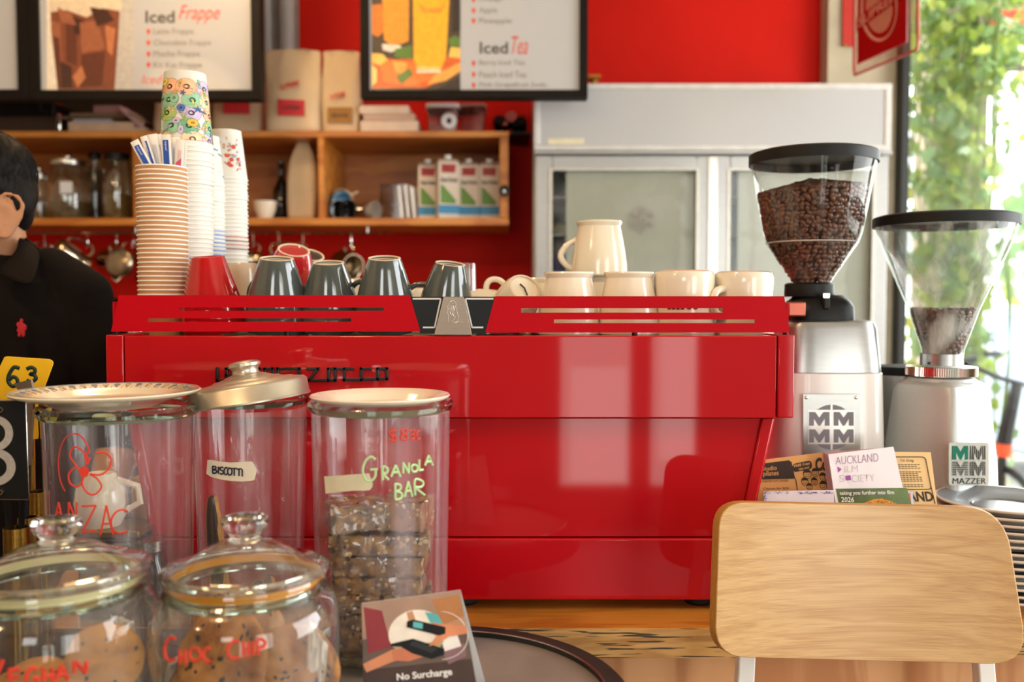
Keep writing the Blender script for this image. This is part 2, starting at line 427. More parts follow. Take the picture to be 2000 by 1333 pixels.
# ================================================================ the room
YB = 3.5                                  # back wall plane
CT = 0.92                                 # counter height
m_wall = M('red_wall_paint', 'C21406', 0.6, spec=.15, var=0.06, scale=3, bump=0.06, bscale=25)
m_conc = M('painted_concrete', 'B0A48C', 0.8, var=0.12, scale=7, bump=0.35, bscale=30)
m_floor = M('dark_tile_floor', '5A4C42', 0.45, var=0.2, scale=3)
m_ceil = M('cream_ceiling', 'D9CDB8', 0.8, var=0.04, scale=2)
m_frameblk = M('black_window_frame', '15140F', 0.5, var=0.2)
XL, XR, YF = -3.2, 3.3, -3.2
xc0 = WX(1610, 3.42); xc1 = WX(1743, 3.42)
struct(MB().box(XL, xc0, YB, YB + .12, 0, 3.3).build('wall_back', m_wall))
struct(MB().box(xc0, xc1, 3.42, YB + .12, 0, 3.3).build('trim_1', m_conc))       # concrete pier
struct(MB().box(xc1, XR, YB, YB + .12, 0, .55).build('wall_back_low', m_conc))
struct(MB().box(xc1, XR, YB, YB + .12, 2.75, 3.3).build('wall_back_high', m_conc))
struct(MB().box(XL - .1, XL, YF, YB + .12, 0, 3.3).build('wall_left', M('warm_plaster', 'B9A58C', 0.8, var=0.05, scale=3)))
m_rw = M('warm_plaster_right', 'C9BBA6', 0.8, var=0.05, scale=3)
mb = MB(); mb.box(XR, XR + .1, YF, -.1, 0, 3.3); mb.box(XR, XR + .1, 2.7, YB + .12, 0, 3.3); mb.box(XR, XR + .1, -.1, 2.7, 0, .6); mb.box(XR, XR + .1, -.1, 2.7, 2.8, 3.3)
struct(mb.build('wall_right', m_rw))
mb = MB()
for x0, x1, z0, z1 in ((XL, -1.25, 0, 3.3), (-1.25, -.15, 2.6, 3.3), (-1.25, -.15, 0, 1.55), (-.15, .3, 0, 3.3), (.3, 1.15, 1.35, 3.3), (.74, .86, 0, 1.35), (.3, 1.15, 0, .2), (1.15, 1.65, 0, 3.3), (1.65, 3.15, 0, .45), (1.65, 3.15, 2.65, 3.3), (3.15, XR, 0, 3.3)):
    mb.box(x0, x1, YF, YF + .12, z0, z1)
struct(mb.build('wall_front', M('front_wall_paint', '8C6E58', 0.7, var=0.06, scale=3)))
struct(MB().box(XL, XR, YF, YB + .12, -.1, 0).build('floor', m_floor))
struct(MB().box(XL, XR, YF, YB + .12, 3.3, 3.4).build('ceiling', m_ceil))
# shopfront mullions behind the camera
mb = MB()
for x in (1.65, 2.37, 3.10): mb.box(x, x + .04, YF + .12, YF + .17, .45, 2.65)
for z in (.45, 2.0, 2.61): mb.box(1.65, 3.15, YF + .12, YF + .17, z, z + .04)
struct(mb.build('window_3_frame', m_frameblk))
# back window beside the pier
mb = MB()
mb.box(xc1, WX(1761, 3.40), 3.36, 3.62, .55, 2.75)
mb.box(xc1, XR, 3.42, 3.5, .5, .56); mb.box(xc1, XR, 3.42, 3.5, 2.72, 2.8); mb.box(XR - .06, XR, 3.42, 3.5, .55, 2.75)
wf = struct(mb.build('window_1', m_frameblk))
gl = MB().box(WX(1761, 3.44), XR - .06, 3.47, 3.476, .56, 2.72).build('window_pane', thin_glass('window_glass', (1, 1, 1), .12, haze=0.004, streak=False), wf)
struct(gl)
# side window
mb = MB()
for y in (-.1, 1.28, 2.66): mb.box(XR + .02, XR + .07, y, y + .05, .6, 2.8)
for z in (.6, 2.76): mb.box(XR + .02, XR + .07, -.1, 2.7, z, z + .05)
struct(mb.build('window_2', m_frameblk))

# ---- outside, beyond the glass
struct(MB().box(-4, 16, YB + .12, 24, -.12, -.04).build('pavement_ground', M('pale_pavement', 'C9C4B6', 0.8, var=0.1, scale=2)))
m_leaf = M('ivy_leaf', '66802E', 0.42, var=0.35, scale=1.5, col2='93A84A')
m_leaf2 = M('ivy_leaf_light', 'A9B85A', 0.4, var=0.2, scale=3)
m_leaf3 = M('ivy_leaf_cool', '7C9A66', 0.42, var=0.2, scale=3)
for mm in (m_leaf, m_leaf2, m_leaf3):      # leaves let light through
    nt = mm.node_tree; b = nt.nodes['Principled BSDF']; o_ = nt.nodes['Material Output']
    tl = N(nt, 'ShaderNodeBsdfTranslucent'); ms = N(nt, 'ShaderNodeMixShader'); ms.inputs[0].default_value = 0.45
    for l in list(b.inputs['Base Color'].links): nt.links.new(l.from_socket, tl.inputs[0])
    nt.links.new(b.outputs[0], ms.inputs[1]); nt.links.new(tl.outputs[0], ms.inputs[2]); nt.links.new(ms.outputs[0], o_.inputs[0])
def leaves(mb, n, sampler, s0, s1, rnd):
    for _ in range(n):
        p = sampler(rnd); s = rnd.uniform(s0, s1)
        e = Matrix.Rotation(rnd.uniform(0, 6.28), 3, 'Z') @ Matrix.Rotation(rnd.uniform(-1.2, 1.2), 3, 'X') @ Matrix.Rotation(rnd.uniform(0, 6.28), 3, 'Y')
        sh = ((0, -.6), (.5, -.25), (.35, .1), (.55, .35), (.15, .4), (0, .8), (-.15, .4), (-.55, .35), (-.35, .1), (-.5, -.25))
        mb.face([mb._v(p + e @ Vector((a * s, .12 * s * (abs(a) - .3), b * s))) for a, b in sh], rnd.choice((0, 0, 1, 2, 2)))
rnd = random.Random(3)
yo = 4.25
def trunk_s(r):
    px = r.gauss(1850, 48); py = r.uniform(-60, 1000); t = W(px, py, yo + r.uniform(-.22, .25)); return t
def curtain_s(r):
    px = r.uniform(1765, 2080); py = r.uniform(-120, 130) + 70 * math.sin(px / 37.0) ; return W(px, py, yo + .1 + r.uniform(-.15, .5))
def clump_s(r):
    px = r.uniform(1900, 2060); py = 60 + abs(r.gauss(0, 90)); return W(px, py, yo + .4 + r.uniform(-.2, .5))
# leafy climber on a brick pier outside, one mass of leaves
pier_x0, pier_x1 = WX(1800, 4.5), WX(1905, 4.5)
struct(MB().box(pier_x0, pier_x1, 4.42, 4.62, -.05, 3.4).build('street_pillar', M('weathered_pillar', 'B0A68E', 0.85, var=0.15, scale=5, bump=0.3)))
mb = MB(); leaves(mb, 1500, trunk_s, .035, .075, rnd); leaves(mb, 620, curtain_s, .03, .07, rnd); leaves(mb, 120, clump_s, .03, .07, rnd)
for k in range(26):
    px = 1770 + rnd.uniform(0, 190); p = [W(px + 18 * math.sin(i * .7 + k), -60 + i * 95, yo + .2 * math.sin(i + k)) for i in range(11)]
    mb.mi = 0; mb.tube(p, .004, n=4)
iv = mb.build('ivy_foliage', [m_leaf, m_leaf2, m_leaf3], recalc=False, smooth=0)
tag(iv, 'sunlit green ivy climbing the pillar outside the window', 'ivy', kind='stuff')
# hedge farther away
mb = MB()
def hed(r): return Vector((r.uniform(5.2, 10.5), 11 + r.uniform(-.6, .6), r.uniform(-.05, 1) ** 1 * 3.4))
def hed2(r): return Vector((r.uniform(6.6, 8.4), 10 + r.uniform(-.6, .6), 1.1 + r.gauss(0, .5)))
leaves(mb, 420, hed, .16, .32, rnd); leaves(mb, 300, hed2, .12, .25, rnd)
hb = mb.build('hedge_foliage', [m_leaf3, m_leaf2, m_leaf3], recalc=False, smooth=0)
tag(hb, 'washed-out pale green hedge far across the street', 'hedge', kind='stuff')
# red awning fascia outside, top right
aw = thing('awning', 'orange-red shop awning outside above the ivy at top right', 'awning', W(1960, 40, 5.2))
a0 = W(1862, -30, 5.1); a1 = W(2090, -30, 5.1); zt = WZ(2, 5.1); zb = WZ(66, 5.1); zb2 = WZ(88, 5.1)
MB().box(a0.x, a1.x + .4, 5.05, 5.15, zb, zt).build('fascia', M('awning_red', 'E0452A', 0.5, var=0.08, scale=4), aw)
MB().box(a0.x, a1.x + .4, 5.10, 5.7, zb2, zb).build('soffit', M('awning_dark', '4A2C22', 0.6), aw)
MB().box(a0.x, a1.x + .4, 5.0, 5.06, zb2 - .03, zb2).build('trim_strip', M('awning_orange', 'E8603A', 0.5), aw)
MB().box(a0.x, a1.x + .4, 5.03, 6.2, zt, zt + .06).build('top_panel', m_white, aw)
for z0 in (a1.x + .3,):
    MB().tube([(z0, 5.6, -.05), (z0, 5.6, zb2)], .04, n=12).build('post', m_frameblk, aw)

# bicycle parked outside
bk = thing('bicycle', 'black bicycle parked outside, handlebar behind the right grinder', 'bicycle', (WX(2000, 4.0), 4.0, -.04))
fb = lambda u, v, Y=4.0: W(u, v, Y)
m_bike = M('bike_black', '131416', 0.35, var=0.2)
MB().tube([fb(1880, 710), fb(1915, 722), fb(1950, 738), fb(2000, 752, 4.05), fb(2050, 745, 4.15)], .012, n=10).build('handlebar', m_bike, bk)
MB().tube([fb(1872, 706), fb(1905, 700)], .016, n=10).build('grip', m_bike, bk)
MB().tube([fb(1830, 685), fb(1880, 687), fb(1925, 690)], .003, n=6).build('brake_cable', m_bike, bk)
MB().cbox(fb(1938, 692), (.06, .03, .025)).build('phone_clamp', m_bike, bk)
MB().tube([fb(1988, 745), fb(1968, 830), fb(1958, 880)], [.022, .03, .034], n=12).build('stem', m_bike, bk)
MB().tube([fb(1960, 868), fb(1957, 892)], .036, n=12).build('collar', M('bike_orange', 'E0542A', 0.4), bk)
MB().tube([fb(1957, 890), (fb(1950, 1000)), Vector((fb(1940, 1000).x, 4.0, .35))], .02, n=10).build('fork', m_bike, bk)
wc = Vector((fb(1950, 1000).x + .03, 4.0, .30))
MB().tube([wc + Vector((.0, .33 * math.cos(t * PI / 18), .33 * math.sin(t * PI / 18))) for t in range(36)], .018, n=8, closed=True).build('front_wheel', m_bike, bk)
MB().tube([wc + Vector((0, 0, .0)), wc + Vector((0, .0, .3))], .008, n=6).build('hub', m_steel, bk)

# people-free street blobs: a parked scooter cover reads blue-grey at the far right
sc_ = thing('parked_car', 'pale blue-grey parked car blurred outside at far right', 'car', (WX(2060, 7), 7.2, -.04))
cz = lambda v: WZ(v, 7)
cx0, cx1 = WX(1975, 7), WX(2500, 7)
MB().loft([[(cx0, 6.6, .2), (cx1, 6.6, .2), (cx1, 8.2, .2), (cx0, 8.2, .2)],
           [(cx0 - .05, 6.55, .75), (cx1, 6.55, .8), (cx1, 8.2, .8), (cx0 - .05, 8.2, .75)],
           [(cx0 + .35, 6.7, 1.3), (cx1, 6.7, 1.4), (cx1, 8.1, 1.4), (cx0 + .35, 8.1, 1.3)]]).build('body', M('car_blue', '8FA2B8', 0.3, coat=0.5), sc_, bevel=.06)
for x in (cx0 + .45, cx0 + 1.6):
    mb = MB(); mb.X = Matrix.Translation((x, 6.5, .26)) @ Matrix.Rotation(-PI / 2, 4, 'X')
    mb.lathe([(0, 0), (.3, 0), (.3, .18), (0, .18)], 24).build('wheel', m_bike, sc_)

# ================================================================ counter
m_oak_top = wood('orange_oak_top', 'B36A1C', 'D08A34', 0.38, 5, (1.2, 9, 9), 2.2, coat=0.25, fine=0.45)
m_oak_edge = wood('worn_oak_edge', 'A8763A', 'CFA05C', 0.5, 4.5, (1.3, 8, 10), 2.6, coat=0.05, fine=0.4, pores=0.95)
m_ply = wood('plywood_front', 'B87A48', 'D7A06C', 0.5, 3.0, (6, 6, .8), 2.2, coat=0.1, fine=0.2)
ctr = thing('service_counter', 'orange oak worktop on a plywood counter front under the red machine', 'counter', (0.3, 1.6, 0))
MB().box(-.66, 1.7, 1.226, 1.95, CT - .041, CT).build('worktop', [m_oak_top], ctr, bevel=.0015)
MB().box(-.66, 1.7, 1.2245, 1.228, CT - .0405, CT - .0008).build('front_edge', m_oak_edge, ctr)
MB().box(-.62, 1.66, 1.245, 1.265, .1, CT - .041).build('front_panel', m_ply, ctr)
MB().box(-.62, 1.66, 1.27, 1.9, .0, CT - .041).build('cabinet', M('counter_carcass', '4A3626', 0.6), ctr)
# low left return counter where the jars stand
c2 = thing('till_counter', 'dark laminate counter return at lower left carrying the biscuit jars', 'counter', (-.7, .85, 0))
m_lam = M('dark_laminate', '2A211C', 0.35, var=0.2, scale=12)
mb = MB(); mb.box(-1.9, -.005, .42, 1.02, CT - .04, CT); mb.box(-1.9, -.24, 1.02, 1.2235, CT - .04, CT); mb.box(-1.9, -.665, 1.2235, 1.38, CT - .04, CT)
mb.build('worktop', m_lam, c2)
mb = MB(); mb.box(-1.86, -.04, .47, 1.0, 0, CT - .04); mb.box(-1.86, -.70, 1.0, 1.34, 0, CT - .04); mb.build('cabinet', M('dark_panel', '33261E', 0.5), c2)

# pendant lamp (its glow shows mirrored in the menu glass)
def pendant(x, y, z, lab, r=.3, pw=40):
    t = thing('pendant_lamp', lab, 'lamp', (x, y, z), group='pendant lamps over the counter')
    m_sh = M('cream_lamp_shade', 'EADCC0', 0.5, emit='FFD9A0', estr=4.5)
    MB().lathe([(.03, .2), (.08, .19), (r * .6, .14), (r * .9, .06), (r, 0), (r - .006, 0), (r * .88, .055), (r * .58, .134), (.03, .18)], 40, (x, y, z)).build('shade', m_sh, t)
    MB().tube([(x, y, z + .19), (x, y, 3.3)], .006, n=8).build('cord', m_black, t)
    MB().ball((x, y, z + .07), .05).build('bulb', M('lit_bulb', 'FFE0B0', 0.3, emit='FFC890', estr=14), t)
    lamp_light('pendant_light', (x, y, z - .03), pw, WARM, .08)
pendant(-2.32, -.95, 2.93, 'wide cream pendant lamp hanging behind the viewer on the left', .32, 34)
pendant(-.75, .35, 2.55, 'wide cream pendant lamp hanging above the jars', .26, 30)
pendant(-.9, 2.35, 2.7, 'wide cream pendant lamp hanging near the back shelf', .2, 32)
# ================================================================ espresso machine
YM = 1.28
mc = thing('espresso_machine', 'long glossy red espresso machine with black raised lettering on the counter', 'espresso machine', (WX(879, YM), 1.55, CT))
fm = flat(YM)
yb = 1.86
zt_ = WZ(655, YM); zmid = WZ(817, YM); z3 = WZ(1050, 1.30); z4 = WZ(1173, 1.295)
x0, x1 = WX(205, YM), WX(1553, YM); xi0, xi1 = WX(241, YM), WX(1519, YM)
MB().box(xi0, xi1 - .0005, YM, YM + .03, zmid, zt_ - .001).build('back_panel', m_red, mc, bevel=.0015)
for a, b in ((x0, xi0 - .0012), (xi1 + .0012, x1)):
    MB().box(a, b, YM - .001, yb, zmid, zt_ + .0005).build('side_panel', m_red, mc, bevel=.002)
# recessed middle panel with its slanted frame
ly = 1.302
mb = MB()
def slab(pts, ya, yb_): # pts in px on plane ya, extruded to yb_
    q = [W(u, v, ya) for u, v in pts]
    mb.prism(q, (0, yb_ - ya, 0))
slab([(272, 817), (1487, 817), (1440, 1049), (316, 1049)], ly, ly + .02)
mb.build('middle_panel', m_red, mc, bevel=.001)
mb = MB()
slab([(1489, 817), (1512, 817), (1462, 1049), (1442, 1049)], ly - .006, ly + .03); mb.build('corner_strip', m_red, mc, bevel=.002)
mb = MB()
slab([(248, 817), (270, 817), (314, 1049), (294, 1049)], ly - .006, ly + .03); mb.build('corner_strip', m_red, mc, bevel=.002)
for sgn, pts in ((1, [(1492, 817), (1514, 817), (1464, 1049), (1442, 1049)]), (-1, [(246, 817), (268, 817), (312, 1049), (296, 1049)])):
    mb = MB(); slab(pts, ly + .034, yb - .02); mb.build('side_leg', m_red_satin, mc, bevel=.002)
bx0, bx1 = WX(291, 1.295), WX(1468, 1.295)
MB().box(bx0, bx1, 1.295, yb, z4, z3 - .001).build('base_panel', m_red, mc, bevel=.0025)
MB().box(WX(300, 1.3), WX(1440, 1.3), 1.325, yb - .03, z4 + .01, zt_ - .012).build('chassis', m_dark, mc)
m_foot = M('rubber_foot', '0E0D0D', 0.7)
for px in (330, 905, 1370):
    X = WX(px, 1.33)
    for y in (1.335, 1.78):
        MB().lathe([(0, 0), (.019, 0), (.021, .004), (.019, z4 - CT), (0, z4 - CT + .001)], 24, (X, y, CT)).build('foot', m_foot, mc)
# cup tray
ztray = WZ(657, 1.30) - .0025
tr = MB().box(x0 + .004, x1 - .004, YM + .012, yb - .01, ztray - .008, ztray).build('cup_tray', M('dark_steel_tray', '3A3634', 0.25, metal=.8), mc)
# slotted rails
def rail(pts, slots):
    """outer outline with two slots, built as strips between the slots"""
    mb = MB(); (a, b, c, d) = pts      # TL TR BR BL px
    def xl(v): return a[0] + (d[0] - a[0]) * (v - a[1]) / (d[1] - a[1])
    def xr(v): return b[0] + (c[0] - b[0]) * (v - b[1]) / (c[1] - b[1])
    vs_ = [a[1]]
    for s_ in slots: vs_ += [s_[1], s_[3]]
    vs_.append(d[1])
    for i in range(len(vs_) - 1):
        v0, v1 = vs_[i], vs_[i + 1]
        if i % 2 == 0: mb.prism([(xl(v0), v0), (xr(v0), v0), (xr(v1), v1), (xl(v1), v1)], -.003, fn=flat(YM + .002))
        else:
            s_ = slots[i // 2]
            mb.prism([(xl(v0), v0), (s_[0], v0), (s_[0], v1), (xl(v1), v1)], -.003, fn=flat(YM + .002))
            mb.prism([(s_[2], v0), (xr(v0), v0), (xr(v1), v1), (s_[2], v1)], -.003, fn=flat(YM + .002))
    return mb
mr_ = rail(((232, 577), (800, 577), (821, 648), (217, 648)), ((352, 601, 750, 607.5), (287, 622, 686, 629)))
r1 = mr_.build('slotted_rail', m_red_satin, mc, weld=.0001)
mr_ = rail(((967, 579), (1532, 581), (1543, 650), (948, 650)), ((1018, 602.5, 1412, 611), (1082, 624.5, 1475, 631.5)))
r2 = mr_.build('slotted_rail', m_red_satin, mc, weld=.0001)
for px in (226, 1535, 560, 1240):
    MB().lathe([(.004, 0), (.004, WZ(648, YM) - zt_ + .002)], 12, (WX(px, YM + .012), YM + .012, zt_ - .001)).build('rail_post', m_black, mc)
for px0, px1, pxt in ((229, 219, 232), (1535, 1545, 1532)):   # side returns of the rails
    pass
MB().box(WX(222, YM + .01), WX(222, YM + .01) + .003, YM + .006, yb - .05, WZ(646, YM), WZ(590, YM)).build('side_rail', m_red_satin, mc)
MB().box(WX(1539, YM + .01) - .003, WX(1539, YM + .01), YM + .006, yb - .05, WZ(648, YM), WZ(592, YM)).build('side_rail', m_red_satin, mc)
# black centre piece with white line art, grey badge
bp_ = MB().prism([(800, 580), (968, 580), (948, 652), (821, 652)], -.003, fn=flat(YM + .004)).build('centre_plate', m_blackgloss, mc)
ml = M('pale_line_print', 'D8D6D2', 0.4)
mb = MB()
fl = flat(YM + .004, .0006)
for pts in ([(806, 584), (861, 584)], [(861, 584), (849, 640)], [(849, 640), (826, 640)], [(909, 584), (964, 584)], [(909, 584), (922, 640)], [(922, 640), (944, 640)]):
    (a, b), (c, d) = pts
    dx, dy = c - a, d - b; L_ = math.hypot(dx, dy); nx, ny = -dy / L_ * 1.6, dx / L_ * 1.6
    mb.prism([(a + nx, b + ny), (c + nx, d + ny), (c - nx, d - ny), (a - nx, b - ny)], .0003, fn=fl)
    if a == 922 or c == 826: mb.build('line_print', ml, bp_); mb = MB()
bd = MB().prism([(866, 580), (906, 580), (922, 655), (847, 655)], -.006, fn=flat(YM - .002)).build('badge', M('brushed_bronze_badge', '8F8072', 0.34, metal=.7, var=0.1, scale=80, stretch=(1, 1, 16)), mc, bevel=.0008)
# seated lion emblem, embossed
mb = MB(); fl = flat(YM - .002, .0004)
lion = [(879, 590), (884, 587), (889, 590), (891, 595), (889, 599), (892, 604), (893, 612), (896, 619), (895, 626), (892, 630), (884, 630), (884, 624), (881, 630), (876, 630), (876, 618), (874, 611), (875, 603), (874, 598), (877, 596)]
mb.tube([fl(u, v, 0) for u, v in lion], .0005, n=6, closed=True)
for st in ([(880, 597), (883, 604), (879, 610), (882, 617)], [(885, 598), (887, 606), (884, 612), (887, 620)], [(890, 618), (886, 626)], [(892, 630), (899, 628), (906, 631)], [(881, 592), (886, 593)], [(878, 602), (884, 608), (888, 614)]):
    mb.tube([fl(u, v, 0) for u, v in smooth_pts(st, 3)], .0004, n=5)
mb.build('lion_emblem', M('bright_engraving', 'E8E4DC', 0.2, metal=.6), bd)
# raised letters "la marzocco" (angular strokes, px on the panel)
def stroke(mb, pts, w=5.6):
    fn = flat(YM)
    for (a, b), (c, d) in zip(pts, pts[1:]):
        dx, dy = c - a, d - b; L_ = math.hypot(dx, dy); ex, ey = dx / L_ * w / 2, dy / L_ * w / 2; nx, ny = -ey, ex
        mb.prism([(a + nx - ex, b + ny - ey), (c + nx + ex, d + ny + ey), (c - nx + ex, d - ny + ey), (a - nx - ex, b - ny - ey)], .004, fn=fn)
A_ = 720.5; B_ = 743
letters = [
 [[(425, A_), (425, B_), (437, B_)]],
 [[(443, B_), (443, A_), (458, A_), (458, B_)], [(443, 733), (458, 733)]],
 [[(482, B_), (482, A_), (507, A_), (507, B_)], [(495, A_), (495, B_)]],
 [[(518, B_), (518, A_), (533, A_), (533, B_)], [(518, 733), (533, 733)]],
 [[(543, B_), (543, A_), (563, A_)]],
 [[(567, A_), (585, A_), (585, 730)]],
 [[(602, A_), (622, A_), (604, B_), (640, B_)]],
 [[(642, B_), (642, A_), (655, A_), (655, B_), (642, B_)], [(655, A_), (689, A_)]],
 [[(673, A_), (673, B_ - 1), (706, B_ - 1)]],
 [[(706, B_ - 1), (706, A_), (723, A_)]],
 [[(712, B_ - 2), (738, B_ - 2)], [(738, B_ - 2), (738, A_), (756, A_), (756, B_ - 3), (738, B_ - 3)]],
]
m_let = M('black_raised_letter', '0B0B0B', 0.3)
for L_s in letters:
    mb = MB()
    for st in L_s: stroke(mb, st)
    mb.build('letter', m_let, mc, bevel=.0006)
# group heads and steam wands on the barista side
for px in (420, 800, 1180):
    X = WX(px, 1.6)
    mb = MB(); mb.lathe([(0, 0), (.035, 0), (.038, .05), (.032, .09), (0, .1)], 24, (X, yb + .05, CT + .22)); mb.box(X - .03, X + .03, yb - .02, yb + .05, CT + .28, CT + .33)
    mb.build('group_head', m_chrome, mc)
for px in (330, 1380):
    X = WX(px, 1.6)
    MB().tube([(X, yb - .01, CT + .36), (X, yb + .05, CT + .36), (X, yb + .08, CT + .3), (X, yb + .09, CT + .12)], .006, n=10).build('steam_wand', m_chrome, mc)
# ================================================================ cups on the machine
m_gcup = M('slate_blue_glaze', '4C5452', 0.09, coat=0.8, var=0.04, scale=10, spec=0.6)
m_rcup = M('red_glaze', 'B3141A', 0.09, coat=0.8, var=0.04, scale=10, spec=0.6)
m_bcup = M('black_glaze', '1D1E20', 0.1, coat=0.8, var=0.1)
m_foot_r = M('unglazed_foot_ring', 'D9C4A8', 0.55, var=0.06, scale=60)
m_beige = M('beige_glaze', 'CDB79B', 0.2, coat=0.5, var=0.03)

def solid_wall(outer, t):
    """closed cup profile from an outer profile running rim(z=0) -> base(top); inverted cup"""
    inner = [(max(r - t, .002), max(z - t * .9, 0) if i else z) for i, (r, z) in enumerate(outer)]
    return outer + [(0, outer[-1][1])] , inner
def inverted_cup(name, label, outer, mat, ring=True, handle=True, rm=None, group=None, hr=.0045, hspan=(.025, .072), hout=.026, t=.0035, foot_r=None):
    """cup standing rim-down: outer = [(r,z)...] from the rim at z=0 up to the base"""
    root = thing(name, label, 'cup', group=group)
    zt2 = outer[-1][1]; fr = outer[-1][0]
    rr = foot_r or fr
    prof = [(outer[0][0] - t, 0)] + outer + [(rr - .0022, zt2 + .0), (rr - .004, zt2 - .002), (0, zt2 - .0022)]
    inn = [(0, zt2 - .008)] + [(max(r - t, .004), min(z, zt2 - .008)) for r, z in reversed(outer)][0:] 
    mb = MB(); mb.lathe(prof, 56)
    mb.lathe(inn, 56)
    mb.build('cup_body', mat, root, weld=1e-5)
    if ring:
        MB().lathe([(rr - .0035, zt2 - .001), (rr - .003, zt2 + .0008), (rr - .0005, zt2 + .0008), (rr + .0003, zt2 - .0012), (rr - .0035, zt2 - .001)], 56).build('foot_ring', rm or m_foot_r, root)
    if handle:
        z0, z1 = hspan
        def rad(z):
            for (ra, za), (rb, zb_) in zip(outer, outer[1:]):
                if za <= z <= zb_: return ra + (rb - ra) * (z - za) / max(zb_ - za, 1e-6)
            return fr
        pts = []
        for k in range(13):
            a = PI * k / 12; z = (z0 + z1) / 2 - (z1 - z0) / 2 * math.cos(a)
            pts.append((-(rad(z) - .002 + hout * math.sin(a) ** .7), 0, z))
        MB().tube(pts, hr, n=12, flat=1.0).build('handle', mat, root)
    return root
TULIP = [(.0455, 0), (.0468, .006), (.0468, .02), (.0455, .035), (.043, .05), (.0395, .065), (.0345, .082), (.030, .097), (.0265, .108), (.0246, .113)]
def place(o, px, Y, lean=(0, 0), rz=0, z=ztray, dx=0):
    o.location = (WX(px, Y) + dx, Y, z + .0005)
    o.rotation_euler = (Matrix.Rotation(R(lean[1]), 3, 'Y') @ Matrix.Rotation(R(lean[0]), 3, 'X') @ Matrix.Rotation(R(rz), 3, 'Z')).to_euler()
    # lift so the lowest rim point touches the tray
    o.location.z += math.sin(R(math.hypot(*lean))) * .046
    return o
GC = 'slate tulip cups upside down on the machine'
g1 = inverted_cup('coffee_cup', 'slate-grey upside-down tulip cup right of the red cup', TULIP, m_gcup, group=GC)
place(g1, 541, 1.385, (11, 3), -38); g1.scale = (1, 1, .95)
g2 = dup(g1, label='slate-grey upside-down tulip cup in front of the tipped red cup', group=GC); place(g2, 645, 1.395, (11, 1), -40); g2.scale = (.96, .96, .90)
g3 = dup(g1, label='slate-grey upside-down tulip cup standing alone, third of the slate cups', group=GC); place(g3, 753, 1.385, (12, 1), -28); g3.scale = (.98, .98, .95)
g4 = dup(g1, label='slate-grey upside-down tulip cup nearest the lion badge, handle showing', group=GC); place(g4, 866, 1.395, (11, 7), -4); g4.scale = (.92, .92, .88)
RED = [(.046, 0), (.0472, .006), (.0472, .022), (.0455, .04), (.0405, .06), (.034, .083), (.029, .10), (.0255, .113), (.0245, .1165)]
rc = inverted_cup('coffee_cup', 'red upside-down tulip cup beside the paper cup towers', RED, m_rcup, rm=m_rcup, group='red cups on the machine')
place(rc, 420, 1.385, (7, -3), -75); rc.scale = (.98, .98, .96)
# tipped red cup and dark cup resting on a hidden row behind
SM = [(.036, 0), (.0375, .004), (.0375, .02), (.036, .036), (.032, .05), (.0285, .062), (.026, .068)]
rr_ = inverted_cup('coffee_cup', 'small red cup tipped upside down on top of the back row', SM, m_rcup, group='red cups on the machine', hspan=(.015, .045), hout=.02)
q_ = Matrix.Rotation(R(13), 3, 'Y') @ Matrix.Rotation(R(24), 3, 'X') @ Matrix.Rotation(R(-90), 3, 'Z'); rr_.rotation_euler = q_.to_euler(); rr_.location = W(574, 489, 1.50) - q_ @ Vector((0, 0, .068))
bk2 = inverted_cup('coffee_cup', 'dark cup tipped upside down behind the small red cup', SM, m_bcup, group='dark cups on the machine', hspan=(.015, .045), hout=.02)
q_ = Matrix.Rotation(R(16), 3, 'Y') @ Matrix.Rotation(R(22), 3, 'X') @ Matrix.Rotation(R(-90), 3, 'Z'); bk2.rotation_euler = q_.to_euler(); bk2.location = W(604, 498, 1.585) - q_ @ Vector((0, 0, .068))
# back row below them (what they rest on)
for px, Y, m_, lab in ((566, 1.51, m_gcup, 'slate-grey upside-down cup in the back row holding up the small red cup'), (625, 1.57, m_bcup, 'black upside-down cup in the back row with its handle out')):
    u = inverted_cup('coffee_cup', lab, SM, m_, group='back row cups on the machine', hspan=(.015, .045), hout=.02)
    u.location = (WX(px, Y), Y, ztray + .0005); u.rotation_euler = (0, 0, R(-15)); u.scale = (1, 1, 1.15)
BG = [(.031, 0), (.031, .01), (.0295, .04), (.027, .075), (.0255, .086), (.024, .0885)]
bg_ = inverted_cup('tumbler_cup', 'beige handleless cup upside down behind the red cup', BG, m_beige, ring=False, handle=False)
bg_.location = (WX(474, 1.50), 1.50, ztray + .0005); bg_.scale = (.95, .95, 1.28)
WS = [(.033, 0), (.034, .004), (.0335, .02), (.031, .04), (.027, .058), (.0235, .066)]
wsm = None
for px, Y, lab, s_, rz in ((500, 1.56, 'small cream cup upside down between the beige and slate cups', 1.25, 0), (698, 1.50, 'white cup upside down left of the third slate cup', 1.25, 60),
                     (812, 1.55, 'white cup upside down behind the third slate cup', 1.05, 120), (918, 1.54, 'cream cup upside down right of the clear glass', .98, 180)):
    if wsm is None: wsm = inverted_cup('espresso_cup', lab, WS, m_white_cer, group='small white cups on the machine', hspan=(.015, .045), hout=.018); o = wsm
    else: o = dup(wsm, label=lab)
    o.location = (WX(px, Y), Y, ztray + .0005); o.rotation_euler = (0, 0, R(rz)); o.scale = (s_, s_, s_ * 1.05)
# clear tumbler
tg = thing('glass_tumbler', 'clear glass tumbler behind the slate cup with the handle', 'glass', (WX(905, 1.62), 1.62, ztray + .0005))
mb = MB(); mb.lathe([(.024, 0), (.024, .01), (.0215, .115), (.0205, .118), (0, .118)], 32, tg.location); mb.lathe([(.0225, 0), (.0225, .01), (.020, .108), (0, .108)], 32, tg.location)
mb.build('glass', thin_glass('tumbler_glass', (.95, .97, .96), 1.3, haze=.10), tg)
